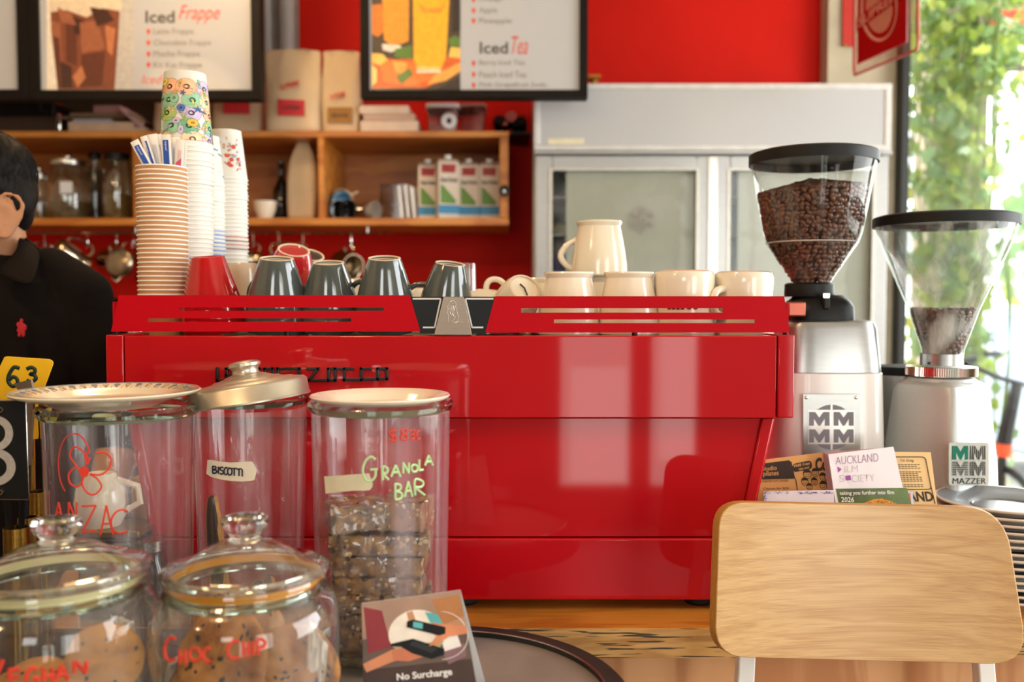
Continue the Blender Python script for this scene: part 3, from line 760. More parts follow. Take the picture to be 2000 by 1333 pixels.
# tipped espresso cups right of the badge
def drop(o, r, h, rb):
    q_ = o.rotation_euler.to_matrix(); s_ = o.scale[0]
    m_ = min((q_ @ Vector((rr * s_ * math.cos(t), rr * s_ * math.sin(t), z * s_))).z for rr, z in ((r, 0), (r, h * .3), (rb, h)) for t in [k * PI / 18 for k in range(36)])
    o.location.z = ztray + .0005 - m_
e1 = dup(wsm, label='cream espresso cup lying on its side with its ring handle up'); e1.rotation_euler = Matrix(((0, 0, 1), (0, 1, 0), (-1, 0, 0))).to_euler(); e1.scale = (1.05, 1.05, 1.05); e1.location = W(930, 566, 1.47); drop(e1, .034, .066, .0235)
e2 = dup(wsm, label='cream espresso cup tipped over showing its base and a dark maker mark'); q_ = Matrix.Rotation(R(28), 3, 'Y') @ Matrix.Rotation(R(48), 3, 'X') @ Matrix.Rotation(R(140), 3, 'Z')
e2.rotation_euler = q_.to_euler(); e2.scale = (1.1, 1.1, 1.05); e2.location = W(1024, 562, 1.40) - q_ @ Vector((0, 0, .069)); drop(e2, .034, .066, .0235)
MB().tube([(-.012, .002, .0667), (0, 0, .0667), (.008, .003, .0667)], .0012, n=5).build('maker_mark', m_ink, e2, local=True)
# mugs with rolled lip, standing upright
def mug():
    root = thing('mug', 'x', 'mug')
    o_ = [(0, 0), (.043, 0), (.0455, .003), (.0452, .02), (.042, .045), (.0385, .065), (.0355, .080), (.0345, .0855), (.0362, .089), (.0375, .092), (.0365, .0945), (.0348, .0945)]
    i_ = [(.0325, .090), (.0318, .084), (.034, .07), (.041, .02), (.0395, .006), (0, .006)]
    MB().lathe(o_ + i_, 64).build('mug_body', m_white_cer, root)
    pts = [(-(.036 + .024 * math.sin(PI * k / 12) ** .8 + .0055 * (1 - k / 12)), 0, .012 + .052 * k / 12) for k in range(13)]
    MB().tube(pts, .0052, n=12).build('handle', m_white_cer, root)
    return root
MG = 'cream rolled-lip mugs on the machine'
mg = mug(); mg['label'] = 'cream rolled-lip mug in the front row below the tall stacked mug'; mg['group'] = MG
place(mg, 1111, 1.375, rz=-100)
for px, Y, sz, rz, lab in ((1228, 1.375, (1, 1, 1), -60, 'cream rolled-lip mug, second in the front row beside the round cup'),
                           (1052, 1.45, (.82, .82, .93), 200, 'smaller cream mug peeking out left of the front row'),
                           (1175, 1.58, (.98, .98, .98), 150, 'cream mug in the back row with another mug on top of it')):
    o = dup(mg, label=lab); place(o, px, Y, rz=rz); o.scale = sz
o = dup(mg, label='cream mug standing tall on top of a back row mug'); o.location = (WX(1170, 1.58), 1.58, ztray + .0005 + .0945 * .98 + .0005); o.rotation_euler = (0, 0, R(-8)); o.scale = (1.05, 1.05, 1.0)
o = dup(mg, label='cream mug half hidden behind the round printed cup'); place(o, 1283, 1.50, rz=90); o.scale = (.95, .95, .98)
# round cups, upside down, one printed COFFEE
RC = [(.0455, 0), (.0462, .003), (.045, .012), (.0435, .03), (.0438, .06), (.0450, .078), (.0452, .088), (.043, .0945), (.037, .097)]
c1 = inverted_cup('coffee_cup', 'cream straight-sided cup upside down with red coffee print', RC, m_white_cer, ring=False, group='straight cream cups on the machine', hspan=(.03, .07), hout=.026, hr=.006)
place(c1, 1336, 1.375, rz=190)
mb = MB(); cf = cyl_fn(0, 0, lambda z: .0436, R(-4), .048)
# print reads upside down because the cup is inverted
mb.text('COFFEE', (-.017, -.009, .030, .005), lambda u, v, d: cf(-u, -v, d), d=.0004, bold=.01)
mb.X = None
tx = mb.build('print', M('maroon_print', '5E1420', 0.4), c1, local=True)
tx.rotation_euler = (0, 0, R(-190))
c2_ = dup(c1, label='cream straight-sided cup upside down at the right end, handle toward the viewer')
for ch in list(c2_.children):
    if ch.name.startswith('print'): bpy.data.objects.remove(ch)
place(c2_, 1452, 1.385, rz=35); c2_.scale = (.98, .98, .99)
MB()

# ================================================================ paper cup towers
m_kraft = M('ripple_kraft_paper', 'BE8A5C', 0.7, var=0.08, scale=50, bump=0.3, bscale=160)
m_kwhite = M('cup_rim_white', 'F2ECE2', 0.5, var=0.02)
m_cupw = M('white_paper_cup', 'DCD7CD', 0.5, var=0.02, scale=20)
def paper_cup(name, rt, rb, h, m_side, m_rim, label, group, invert=False):
    """upright local frame; invert -> rim at z=0 and the base at z=h"""
    root = thing(name, label, 'paper cup', group=group)
    Z = (lambda z: h - z) if invert else (lambda z: z)
    t = .0005
    prof = [(0, .006), (rb - t, .006), (rb - t, 0), (rb, 0), (rt, h - .001), (rt - t, h - .001), (rb - t, .0065), (0, .0065)]
    MB().lathe([(r, Z(z)) for r, z in prof], 40).build('cup_wall', m_side, root)
    MB().lathe([(rt + .0013 * math.cos(a) - .0002, Z(h - .0015 + .0013 * math.sin(a))) for a in [2 * PI * k / 8 for k in range(9)]], 40).build('rim', m_rim, root)
    return root
def tower(proto, n, px, Y, z0, step, wob, labels, first_extra=None):
    X = WX(px, Y); out = []
    for k in range(n):
        o = proto if k == 0 else dup(proto)
        o.location = (X + wob(k)[0], Y + wob(k)[1], z0 + .0004 + step * k)
        o.rotation_euler = (0, 0, R(37 * k % 360))
        o['label'] = labels(k); out.append(o)
    return out
rnd = random.Random(11)
jit = [(rnd.uniform(-.0004, .0004), rnd.uniform(-.0004, .0004)) for _ in range(60)]
# brown ripple cups, right way up
kp = paper_cup('paper_cup', .0365, .0305, .056, m_kraft, m_kwhite, '', 'brown ripple paper cups in the left tower')
ztop = WZ(327, 1.40); nk = 33; stepk = .0068
z0k = ztray
nk = int((ztop - z0k - .056) / stepk) + 1; stepk = (ztop - z0k - .056) / (nk - 1)
T1 = tower(kp, nk, 320, 1.40, z0k, stepk, lambda k: jit[k % 60],
      lambda k: 'topmost brown ripple paper cup, holding the sugar sticks' if k == nk - 1 else ('lowest brown ripple paper cup at the foot of the left tower' if k == 0 else 'brown ripple paper cup nested in the tower under the sugar sticks'))
# inverted white towers
def print_cup(top, h, rt, rb, kind, rnd):
    """artwork on the side of an inverted cup (local frame, base up)"""
    rf = lambda z: rt + (rb - rt) * z / h + .0003
    pal = {'bloom': ['E8B23A', '8FBF9A', 'F2B58A', 'C9B3D2', '3F66A8', 'E9D95A', 'A9C06A', 'F4C9A4', '6FA88A'],
           'poppy': ['D8503A', 'E8834A', 'C94A48', '7A94B8', '9AA8A0', 'D8603A'],
           'wave': ['5C8FC0', '86AFD4', '3A78B4', 'BFD6E8']}[kind]
    mats = [M('cup_print_' + c, c, 0.5, var=0.04) for c in pal] + [M('cup_outline', '4A4A44', 0.5)]
    mb = MB(); K = len(pal)
    def blob(ac, zc, w_, hh, shape, mi, rot=0, d=.0002, line=True):
        pts = []
        for k in range(18):
            a = 2 * PI * k / 18
            if shape == 'leaf': r = (abs(math.cos(a)) ** 1.5 * .8 + .25); u, v = r * math.cos(a), .55 * r * math.sin(a)
            elif shape == 'flower': r = .62 + .38 * math.cos(5 * a); u, v = r * math.cos(a), r * math.sin(a)
            else: u, v = math.cos(a), math.sin(a)
            cu, sv = u * math.cos(rot) - v * math.sin(rot), u * math.sin(rot) + v * math.cos(rot)
            pts.append((cu * w_, sv * hh))
        mb.mi = mi
        def P(u, v, dd):
            z = min(max(zc + v, .010), h - .012); r = rf(z) + dd; a = ac + u / r
            return Vector((r * math.sin(a), -r * math.cos(a), z))
        c = mb._v(P(0, 0, d)); pv = None
        for f_ in (.3, .65, 1):
            vv = [mb._v(P(u * f_, v * f_, d)) for u, v in pts]
            for k in range(18):
                if pv: mb.face([pv[k], pv[(k + 1) % 18], vv[(k + 1) % 18], vv[k]])
                else: mb.face([c, vv[k], vv[(k + 1) % 18]])
            pv = vv
        if line:
            mb.mi = K; mb.tube([P(u, v, d) for u, v in pts], .00022, n=4, closed=True)
    if kind == 'bloom':
        for i in range(7):      # base colour fields
            for j in range(5):
                blob(-PI + i * 2 * PI / 7 + rnd.uniform(-.2, .2), .012 + j * (h - .03) / 4.4, .017, .013, 'round', rnd.choice([1, 2, 3, 7, 6, 1, 8]), rnd.uniform(0, 3), .0002 + .0001 * rnd.random())
        for i in range(60):
            blob(rnd.uniform(-PI, PI), rnd.uniform(.014, h - .016), rnd.uniform(.004, .009), rnd.uniform(.004, .008), rnd.choice(['leaf', 'flower', 'leaf', 'round']), rnd.randrange(K), rnd.uniform(0, 6), .0004 + .0003 * rnd.random())
        # little blue cup in hand motif
        blob(R(8), h * .50, .0065, .0055, 'round', 4, 0, .0009); blob(R(13), h * .70, .005, .005, 'flower', 4, 0, .0009); blob(R(8), h * .44, .004, .0025, 'leaf', 5, 0, .001)
    elif kind == 'poppy':
        for i in range(46):
            a = R(38) + rnd.gauss(0, .32); z = h * (.52 + .22 * rnd.gauss(0, 1)) - (a - R(30)) * .012
            if .012 < z < h - .014: blob(a, z, rnd.uniform(.002, .0042), rnd.uniform(.002, .0042), rnd.choice(['flower', 'round', 'leaf']), rnd.randrange(K), rnd.uniform(0, 6), .0004 + .0003 * rnd.random(), False)
    else:
        for i in range(30): blob(-PI + i * .22, h * rnd.uniform(.15, .75), .008, .004, 'leaf', rnd.randrange(K), rnd.uniform(-.4, .4), .0004 + .0002 * rnd.random(), False)
    return mb.build('print', mats, top, recalc=False, smooth=0, local=True)
def white_tower(px, Y, pytop, rt, rb, h, step, kind, lab, group, px_top=None, band=None):
    ztop = WZ(pytop, Y); n = int(round((ztop - ztray - h) / step)) + 1; step = (ztop - ztray - h) / (n - 1)
    p = paper_cup('paper_cup', rt, rb, h, m_cupw, m_kwhite, '', group, invert=True)
    lean = (WX(px_top, Y) - WX(px, Y)) if px_top else 0
    outs = tower(p, n, px, Y, ztray, step, lambda k: (jit[(k * 7) % 60][0] * 1.6 + lean * (k / n) ** 1.5, jit[(k * 5) % 60][1]), lambda k: (lab[0] if k == n - 1 else lab[1]))
    top = outs[-1]
    top.rotation_euler = (0, 0, 0)
    print_cup(top, h, rt, rb, kind, random.Random(5))
    if band:      # lower cups carry a coloured band just above the rim
        for k0, k1, c in band:
            for k in range(k0, min(k1, n - 1)):
                cc = c[k % len(c)]
                ob = MB().lathe([(rt - .0002, .0025), (rt + .0005, .0025), (rt - .0004 + (rb - rt) * .0085 / h + .0004, .0064), (rt - .0012, .0064)], 40).build('colour_band', M('cup_band_' + cc, cc, 0.5), outs[k], local=True)
    return outs
white_tower(365, 1.475, 146, .0408, .0318, .119, .0071, 'bloom', ('large paper cup with flower and leaf artwork topping the tall tower', 'white paper cup nested upside down in the tall tower under the artwork cup'),
            'white paper cups in the tall tower', px_top=369, band=[(0, 17, ['3D7FA8', '6FA3BC', '2F6A90', '5C8FA8'])])
white_tower(400, 1.58, 268, .0352, .0268, .085, .0066, 'wave', ('blue wave print paper cup topping the middle tower', 'white paper cup nested upside down in the middle tower of the three'),
            'white paper cups in the middle tower', band=[(0, 14, ['A9BF8A', 'C8D2C0', '93B088']), (18, 26, ['4C78B8', '6E94C8'])])
white_tower(445, 1.62, 257, .0358, .0258, .086, .0068, 'poppy', ('small paper cup with red poppy print topping the right tower', 'white paper cup nested upside down in the right tower under the poppy cup'),
            'white paper cups in the right tower', band=[(20, 24, ['6A4A48', 'B87068'])])

# sugar sticks in the top brown cup
m_sug = M('sugar_paper', 'EDE6DC', 0.45, var=0.03); m_sblue = M('sugar_blue', '1F4FA8', 0.4, var=0.05); m_spink = M('sugar_pink', 'D4527A', 0.4)
zc_in = ztop - .035
sticks = [(292, 262, 275, 9, 1, -8, 'blue and white sugar stick leaning furthest left'), (301, 280, 266, 7, 3, -4, 'white sugar stick with a blue corner, second from the left'),
          (309, 297, 262, 10, 2, 4, 'cream sugar stick with fine print lines, left of centre'), (316, 309, 262, 7, 2, 6, 'white sugar stick tilted behind the blue panel stick'),
          (327, 323, 263, 10, 1, -6, 'upright sugar stick with a broad blue panel in front'), (341, 341, 268, 10, 2, 2, 'white sugar stick with small printed lines, right of the blue one'),
          (352, 352, 272, 9, 4, -3, 'sugar stick with pink and blue print at the right'), (358, 361, 278, 6, 0, 5, 'plain white sugar stick furthest right in the cup')]
for i, (pb, pt_, yt, hw, kind, dy, lab) in enumerate(sticks):
    Yc = 1.40 + dy * .001 * 1.6
    top = W(pt_, yt, Yc - .004); zb = ztop - .055; t_ = (top.z - zb) / max(top.z - ztop, .01)
    rim = W(pb, 330, Yc); d_ = (top - rim); d_ = d_ / d_.z
    bot = rim + d_ * (zb - rim.z)
    bot.x = min(max(bot.x, WX(320, 1.4) - .022), WX(320, 1.4) + .022)
    root = thing('sugar_stick', lab, 'sugar stick', bot, 'sugar sticks in the brown cup')
    ax = (top - bot).normalized(); sd = Vector((0, -1, 0)).cross(ax).normalized(); n_ = sd.cross(ax); n_ = -n_ if n_.y > 0 else n_
    hwm = S(hw, 1.4) * .95; L_ = (top - bot).length
    fn = lambda u, v, d, top=top, ax=ax, sd=sd, n_=n_: top + sd * (u if sd.x > 0 else -u) - ax * v + n_ * d
    mb = MB()
    rings = []
    for q in range(9):
        v = L_ * q / 8; th = .0004 if q in (0, 8) else .0017
        rings.append([fn(-hwm, v, 0), fn(-hwm * .5, v, th), fn(hwm * .5, v, th), fn(hwm, v, 0), fn(hwm * .5, v, -th), fn(-hwm * .5, v, -th)])
    mb.loft(rings); mb.build('sachet', m_sug, root, smooth=50)
    if kind in (1, 3):
        mb = MB(); u0 = -hwm * .55 if kind == 1 else 0
        for k in range(6): mb.poly([(u0, .008 + k * .012), (hwm * .62, .008 + k * .012), (hwm * .62, .020 + k * .012), (u0, .020 + k * .012)], fn, .0024)
        pn = mb.build('blue_panel', m_sblue, root)
        mb = MB(); mb.text('equal', (.010, -hwm * .05, .024, hwm * .5), lambda u, v, d, fn=fn: fn(-v + hwm * .3, u, d), d=.0027, shear=.3)
        mb.build('lettering', m_sug, pn)
    if kind in (2, 3, 4):
        mb = MB()
        for j in range(3):
            u = -hwm * .2 + j * hwm * .3
            mb.poly([(u, .016), (u + .0005, .016), (u + .0005, .05), (u, .05)], fn, .0024)
        mb.build('fine_print', m_sblue if kind != 4 else m_spink, root)
    if kind == 4:
        mb = MB(); mb.poly([(-hwm * .6, .035), (hwm * .6, .028), (hwm * .6, .06), (-hwm * .6, .06)], fn, .0026); mb.build('pink_panel', m_spink, root)
# ================================================================ grinders
m_hop = thin_glass('hopper_plastic', (.98, .98, .97), .6, haze=.03, hazecol='D8D4CC', base=.04, power=3.0, streakv=(50, 50, 2))
m_hop2 = thin_glass('hopper_plastic_frosted', (.93, .96, .94), .45, haze=.22, hazecol='E4ECE6', base=.05, power=2.2, streakv=(30, 30, 5))
m_lid = M('black_lid_plastic', '12110F', 0.5, spec=.3, var=0.1, scale=80)
m_silver = M('silver_paint', 'B9BCBA', 0.4, metal=.3, var=0.04, scale=400, coat=.1)
m_gwhite = M('grinder_white_enamel', 'E4DFD8', 0.22, coat=.6, var=0.02, scale=5)
m_alu = M('polished_aluminium', 'A6A5A2', 0.34, metal=1, var=0.04, scale=30, stretch=(1, 1, 6))
m_bean = M('roasted_bean', '6E4026', 0.34, var=0.35, scale=60, coat=.2, col2='3A1D10')
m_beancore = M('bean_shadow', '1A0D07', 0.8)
def superring(cx, cy, z, rx, ry, p=4.0, n=48, rot=0.0):
    out = []
    for k in range(n):
        a = 2 * PI * k / n; c, s_ = math.cos(a), math.sin(a)
        x = rx * math.copysign(abs(c) ** (2 / p), c); y = ry * math.copysign(abs(s_) ** (2 / p), s_)
        out.append((cx + x * math.cos(rot) - y * math.sin(rot), cy + x * math.sin(rot) + y * math.cos(rot), z))
    return out
def bean_mesh(parent, cx, cy, rfun, z0, ztop_fn, n, inner, size=.0052, seed=1, topn=500):
    """beans packed against the wall of a hopper; ztop_fn(angle) gives the fill level"""
    r = random.Random(seed); mb = MB(); bm = mb.bm
    seg, rg = 7, 5
    def bean(p, nrm):
        L_ = size * r.uniform(.85, 1.15); a_, b_, c_ = L_, L_ * .72, L_ * .5
        q = nrm.to_track_quat('Z', 'Y').to_matrix() @ Matrix.Rotation(r.uniform(0, 6.28), 3, 'Z') @ Matrix.Rotation(r.uniform(-.5, .5), 3, 'X')
        sgn = 1 if r.random() < .5 else -1
        rows = []
        for i in range(rg + 1):
            th = PI * i / rg; row = []
            for k in range(seg if 0 < i < rg else 1):
                ph = 2 * PI * k / seg
                x = a_ * math.cos(th); y = b_ * math.sin(th) * math.cos(ph); z = c_ * math.sin(th) * math.sin(ph)
                row.append(bm.verts.new(p + q @ Vector((x, y, z))))
            rows.append(row)
        for A, B in zip(rows, rows[1:]):
            for k in range(seg):
                k2 = (k + 1) % seg
                if len(A) == 1: bm.faces.new([A[0], B[k2], B[k]])
                elif len(B) == 1: bm.faces.new([A[k], A[k2], B[0]])
                else: bm.faces.new([A[k], A[k2], B[k2], B[k]])
        if r.random() < .4:      # the groove
            g = [p + q @ Vector((a_ * t, .0004 * math.sin(6 * t), sgn * (c_ * math.sqrt(max(0, 1 - t * t)) + .0001))) for t in (-.8, -.4, 0, .4, .8)]
            mb.mi = 1; mb.tube(g, size * .07, n=4); mb.mi = 0
    z = z0
    while True:
        zt = max(ztop_fn(a) for a in (0, PI / 2, PI, -PI / 2))
        if z > zt: break
        R_ = rfun(z) - .004; k = int(2 * PI * R_ / (size * 1.42))
        for i in range(k):
            a = 2 * PI * (i + r.random() * .7) / k
            if z <= ztop_fn(a):
                zz = z + r.uniform(-.3, .3) * size
                bean(Vector((cx + (R_ - r.uniform(0, .003)) * math.sin(a), cy - (R_ - r.uniform(0, .003)) * math.cos(a), zz)), Vector((math.sin(a), -math.cos(a), 0)))
        z += size * 1.12
    for _ in range(topn):
        a = r.uniform(0, 2 * PI); t = math.sqrt(r.random()); zt = ztop_fn(a)
        Rt = (rfun(zt) - .006) * t; zz = ztop_fn(a) * t + inner * (1 - t)
        bean(Vector((cx + Rt * math.sin(a), cy - Rt * math.cos(a), zz)), Vector((0, 0, 1)))
    # dark core
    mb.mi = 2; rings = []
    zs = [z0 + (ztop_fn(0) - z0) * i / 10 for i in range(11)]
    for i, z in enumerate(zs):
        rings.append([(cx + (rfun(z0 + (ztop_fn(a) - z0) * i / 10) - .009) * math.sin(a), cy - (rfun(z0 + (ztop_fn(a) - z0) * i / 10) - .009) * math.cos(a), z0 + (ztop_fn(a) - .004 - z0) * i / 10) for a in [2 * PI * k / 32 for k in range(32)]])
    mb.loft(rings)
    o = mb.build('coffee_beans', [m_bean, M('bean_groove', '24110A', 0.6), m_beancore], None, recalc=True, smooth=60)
    return o
def interp(prof):
    def f(z):
        for (ra, za), (rb, zb_) in zip(prof, prof[1:]):
            if min(za, zb_) <= z <= max(za, zb_): return ra + (rb - ra) * (z - za) / (zb_ - za if zb_ != za else 1)
        return prof[0][0] if z < prof[0][1] else prof[-1][0]
    return f
# ---- large grinder behind the machine's right end
YG = 1.56; cxg = WX(1584, YG); s1 = lambda px: S(px, YG)
gA = thing('coffee_grinder', 'tall white and aluminium coffee grinder with a full bulbous hopper', 'grinder', (cxg, YG, CT))
zg = lambda py: WZ(py, YG)
cb = WX(1602, YG)
MB().loft([superring(cb, YG, z, r, r * 1.05, 5) for z, r in ((CT + .012, s1(104)), (CT + .03, s1(106)), (zg(880), s1(103)), (zg(722), s1(98)))]).build('lower_body', m_gwhite, gA, bevel=.002)
MB().loft([superring(cb, YG, z, r, r * 1.05, 4.5) for z, r in ((zg(721), s1(97.5)), (zg(640), s1(90)), (zg(628), s1(86)), (zg(625), s1(80)))]).build('upper_body', m_alu, gA)
MB().loft([superring(cb, YG, z, r, r * 1.05, 5) for z, r in ((CT, s1(98)), (CT + .012, s1(100)))]).build('base_plate', m_black, gA)
cm = WX(1598, YG)
mb = MB(); mb.loft([superring(cm, YG, z, r, r, 3, 40) for z, r in ((zg(626), s1(63)), (zg(600), s1(62)), (zg(588), s1(55)), (zg(577), s1(42)))])
mb.build('throat_housing', m_black, gA, smooth=50)
MB().lathe([(0, 0), (s1(46), 0), (s1(47), .003), (s1(46), zg(556) - zg(580)), (s1(42), zg(553) - zg(580)), (0, zg(553) - zg(580))], 48, (WX(1580, YG), YG, zg(580))).build('hopper_collar', m_black, gA)
mb = MB(); mb.cbox(W(1613, 590, YG - s1(60)), (s1(12), .012, s1(28))); lt = mb.build('release_latch', m_black, gA, bevel=.002)
MB().cbox(W(1613, 578, YG - s1(68)), (s1(13), .006, s1(10))).build('latch_cap', m_chrome, lt, bevel=.001)
MB().cbox(W(1548, 604, YG - .06), (s1(32), .05, s1(26))).build('dosing_switch', M('red_reflection_switch', 'A0503E', .3, metal=.5), gA, bevel=.002)  # red reflection from the machine is put into the switch colour
hp = [(s1(36), zg(553)), (s1(40), zg(546)), (s1(86), zg(476)), (s1(93), zg(455)), (s1(104), zg(395)), (s1(112), zg(345)), (s1(118), zg(318))]
hopA = MB().lathe([(r, z - CT) for r, z in hp], 64, (cxg, YG, CT)).build('hopper', m_hop, gA)
MB().lathe([(s1(86), 0), (s1(88), .001), (s1(86), .002), (s1(84.5), .001), (s1(86), 0)], 64, (cxg, YG, zg(476))).build('hopper_seam', M('hopper_edge', 'E6E2DC', 0.15, var=.02), hopA)
MB().lathe([(0, s1(24)), (s1(110), s1(24)), (s1(119), s1(21)), (s1(121), s1(19)), (s1(121), 0), (s1(118), 0), (s1(118), s1(14)), (0, s1(14))], 72, (cxg, YG, zg(322))).build('hopper_lid', m_lid, gA)
rf = interp(sorted(hp, key=lambda t: t[1]))
lev = lambda a: zg(372) + .006 * math.sin(a * 1.0) - .004 * math.cos(a)
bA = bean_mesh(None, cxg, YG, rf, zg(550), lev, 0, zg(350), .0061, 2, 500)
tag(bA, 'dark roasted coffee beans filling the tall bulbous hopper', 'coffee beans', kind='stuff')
# name plate on the large grinder
pf = flat(YG - s1(109))
plA = MB().prism([(1568, 770), (1680, 770), (1680, 905), (1568, 905)], .0012, fn=pf).build('name_plate', m_alu, gA, bevel=.0004)
m_pg = M('plate_grey_print', '77757A', 0.45); m_pw = M('plate_light_print', 'D6D2CC', 0.3, metal=.4)
mb = MB(); pf2 = flat(YG - s1(109) - .0012)
mb.mi = 0; mb.poly(arc(1624, 835, 44, 0, 360, 40)[:-1], pf2, .0002)
mb.mi = 1
for q in ((1580, 803, 1622, 834), (1626, 803, 1668, 834), (1580, 838, 1622, 866), (1626, 838, 1668, 866)):
    mb.poly([(q[0] - 2, q[1] - 2), (q[2] + 1, q[1] - 2), (q[2] + 1, q[3] + 2), (q[0] - 2, q[3] + 2)], pf2, .0004)
mb.poly([(1622, 790), (1626, 790), (1626, 879), (1622, 879)], pf2, .0005)
mb.mi = 0
def bigM(mb, x0, y0, x1, y1, fn, d):
    w_ = x1 - x0; h_ = y1 - y0
    P_ = [(0, 0), (.3, 0), (.5, .42), (.7, 0), (1, 0), (1, 1), (.76, 1), (.76, .5), (.55, 1), (.45, 1), (.24, .5), (.24, 1), (0, 1)]
    parts = [[P_[0], P_[1], P_[10], P_[11], P_[12]], [P_[1], P_[2], P_[9], P_[10]], [P_[2], P_[3], P_[7], P_[8]], [P_[2], P_[8], P_[9]], [P_[3], P_[4], P_[5], P_[6], P_[7]]]
    for pl in parts: mb.poly([(x0 + a * w_, y0 + b * h_) for a, b in pl], fn, d)
for q in ((1580, 805, 1620, 832), (1628, 805, 1667, 832), (1580, 839, 1620, 865), (1628, 839, 1667, 865)): bigM(mb, *q, pf2, .0007)
mb.build('logo', [m_pg, m_pw], plA, recalc=False, smooth=0)
for u, v in ((1575, 777), (1672, 777)):
    MB().ball(pf2(u, v, .0005), (.0028, .0012, .0028)).build('screw', m_chrome, plA)

# ---- silver grinder at the right with doser
YH = 1.52; cxh = WX(1841, YH); s2 = lambda px: S(px, YH); zh = lambda py: WZ(py, YH)
gB = thing('coffee_grinder', 'silver coffee grinder with conical half-empty hopper and green M badge', 'grinder', (cxh, YH, CT))
rot = R(34)
def bodyring(z, half, p=9, cxo=0): return superring(cxh + cxo, YH, z, half, half, p, 64, rot)
k2 = s2(1)
MB().loft([bodyring(z, r, p) for z, r, p in ((CT + .012, 88 * k2, 9), (zh(900), 80 * k2, 9), (zh(765), 67.5 * k2, 9), (zh(750), 63 * k2, 7), (zh(741), 54 * k2, 4))]).build('body', m_silver, gB, smooth=25)
MB().loft([bodyring(z, r, 7) for z, r in ((CT, 80 * k2), (CT + .012, 84 * k2))]).build('base_plate', m_black, gB)
MB().lathe([(0, 0), (s2(60), 0), (s2(63), .004), (s2(60), .009), (s2(50), .012), (0, .012)], 64, (cxh, YH, zh(748))).build('top_ring', m_silver, gB)
# knurled adjusting ring
mb = MB(); n = 96; r0, r1 = s2(62), s2(65)
for zz, zq in ((zh(733), zh(716)),):
    rings = [[(cxh + (r1 if k % 2 else r0) * math.cos(2 * PI * k / (2 * n)), YH + (r1 if k % 2 else r0) * math.sin(2 * PI * k / (2 * n)), z) for k in range(2 * n)] for z in (zz, zq)]
    mb.loft(rings)
mb.build('adjusting_ring', m_chrome, gB, smooth=20)
MB().lathe([(0, 0), (s2(38), 0), (s2(39), .001), (s2(39), zh(691) - zh(714)), (s2(36), zh(690) - zh(714)), (0, zh(690) - zh(714))], 56, (cxh, YH, zh(714))).build('hopper_collar', m_alu, gB)
for px in (1815, 1888): MB().lathe([(0, 0), (.003, 0), (.003, .003), (0, .004)], 12, W(px, 712, YH - s2(60 if px < 1850 else 40))).build('screw', m_black, gB)
hp2 = [(s2(38), zh(692)), (s2(39), zh(682)), (s2(65), zh(603)), (s2(118), zh(475)), (s2(124), zh(455)), (s2(128), zh(438))]
ccx = WX(1843, YH)
hopB = MB().lathe([(r, z - CT) for r, z in hp2], 72, (ccx, YH, CT)).build('hopper', m_hop2, gB)
MB().lathe([(0, s2(22)), (s2(120), s2(22)), (s2(130), s2(19)), (s2(132), s2(17)), (s2(132), 0), (s2(128), 0), (s2(128), s2(12)), (0, s2(12))], 72, (ccx, YH, zh(443))).build('hopper_lid', m_lid, gB)
rf2 = interp(hp2)
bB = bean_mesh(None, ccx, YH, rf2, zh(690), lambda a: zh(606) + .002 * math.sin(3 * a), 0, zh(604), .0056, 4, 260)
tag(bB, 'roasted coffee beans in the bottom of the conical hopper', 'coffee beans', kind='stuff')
# doser behind-left
dx_, dy_ = WX(1760, 1.60), 1.60
MB().lathe([(0, 0), (.035, 0), (.046, .02), (.046, WZ(731, 1.6) - CT - .16), (0, WZ(731, 1.6) - CT - .16)], 48, (dx_, dy_, CT + .16)).build('doser', m_alu, gB)
MB().lathe([(0, 0), (.049, 0), (.050, .004), (.046, .014), (.0, .018)], 48, (dx_, dy_, WZ(731, 1.6))).build('doser_lid', m_lid, gB)
MB().tube([(dx_ - .02, dy_ - .03, CT + .2), (dx_ - .035, dy_ - .04, CT + .19)], .011, n=12).build('doser_lever', m_black, gB)
mb = MB(); mb.cbox((dx_ + .045, dy_ - .03, CT + .22), (.05, .05, .05)); mb.build('doser_bracket', m_silver, gB)
# badge on the right face
na = rot - PI / 2; nrm = Vector((math.cos(na), math.sin(na), 0)); tan_ = Vector((-nrm.y, nrm.x, 0))
if nrm.y > 0: nrm = -nrm
if tan_.x < 0: tan_ = -tan_
def facep(z): return 80 * k2 + (88 - 80) * k2 * max(0, (zh(900) - z) / (zh(900) - CT - .012)) - (12.5 * k2) * max(0, (z - zh(900)) / (zh(765) - zh(900)))
# centre of badge: ray-plane so it sits on the face
def facefn(u, v, d):
    dr = ray(u, v); z = zh(905)
    for _ in range(4):
        P0 = Vector((cxh, YH, 0)) + nrm * (facep(z) + .0005)
        t = (P0 - Vector((0, 0, 0))).dot(nrm) / Vector((dr.x, dr.y, 0)).dot(nrm)
        z = EYE + dr.z * t
    return Vector((dr.x * t, dr.y * t, z)) + nrm * d
m_green = M('badge_green', '1B5A48', 0.8, spec=.05); m_bdark = M('badge_dark', '262521', 0.8, spec=.05); m_bal = M('badge_metal', '9A978C', 0.7, spec=.15)
bg2 = MB().prism(rrect(1851, 865, 1929, 948, 4), .002, fn=facefn).build('badge', m_bal, gB)
mb = MB(); ff = lambda u, v, d: facefn(u, v, d + .0025)
mb.mi = 0; mb.poly([(1857, 871), (1888, 871), (1888, 898), (1857, 898)], ff, 0)
mb.mi = 1
for k in range(8): x = 1892 + k * 4; mb.poly([(x, 871), (x + 1.8, 871), (x + 1.8, 898), (x, 898)], ff, 0)
for k in range(8): y = 902 + k * 3.5; mb.poly([(1857, y), (1888, y), (1888, y + 1.8), (1857, y + 1.8)], ff, 0)
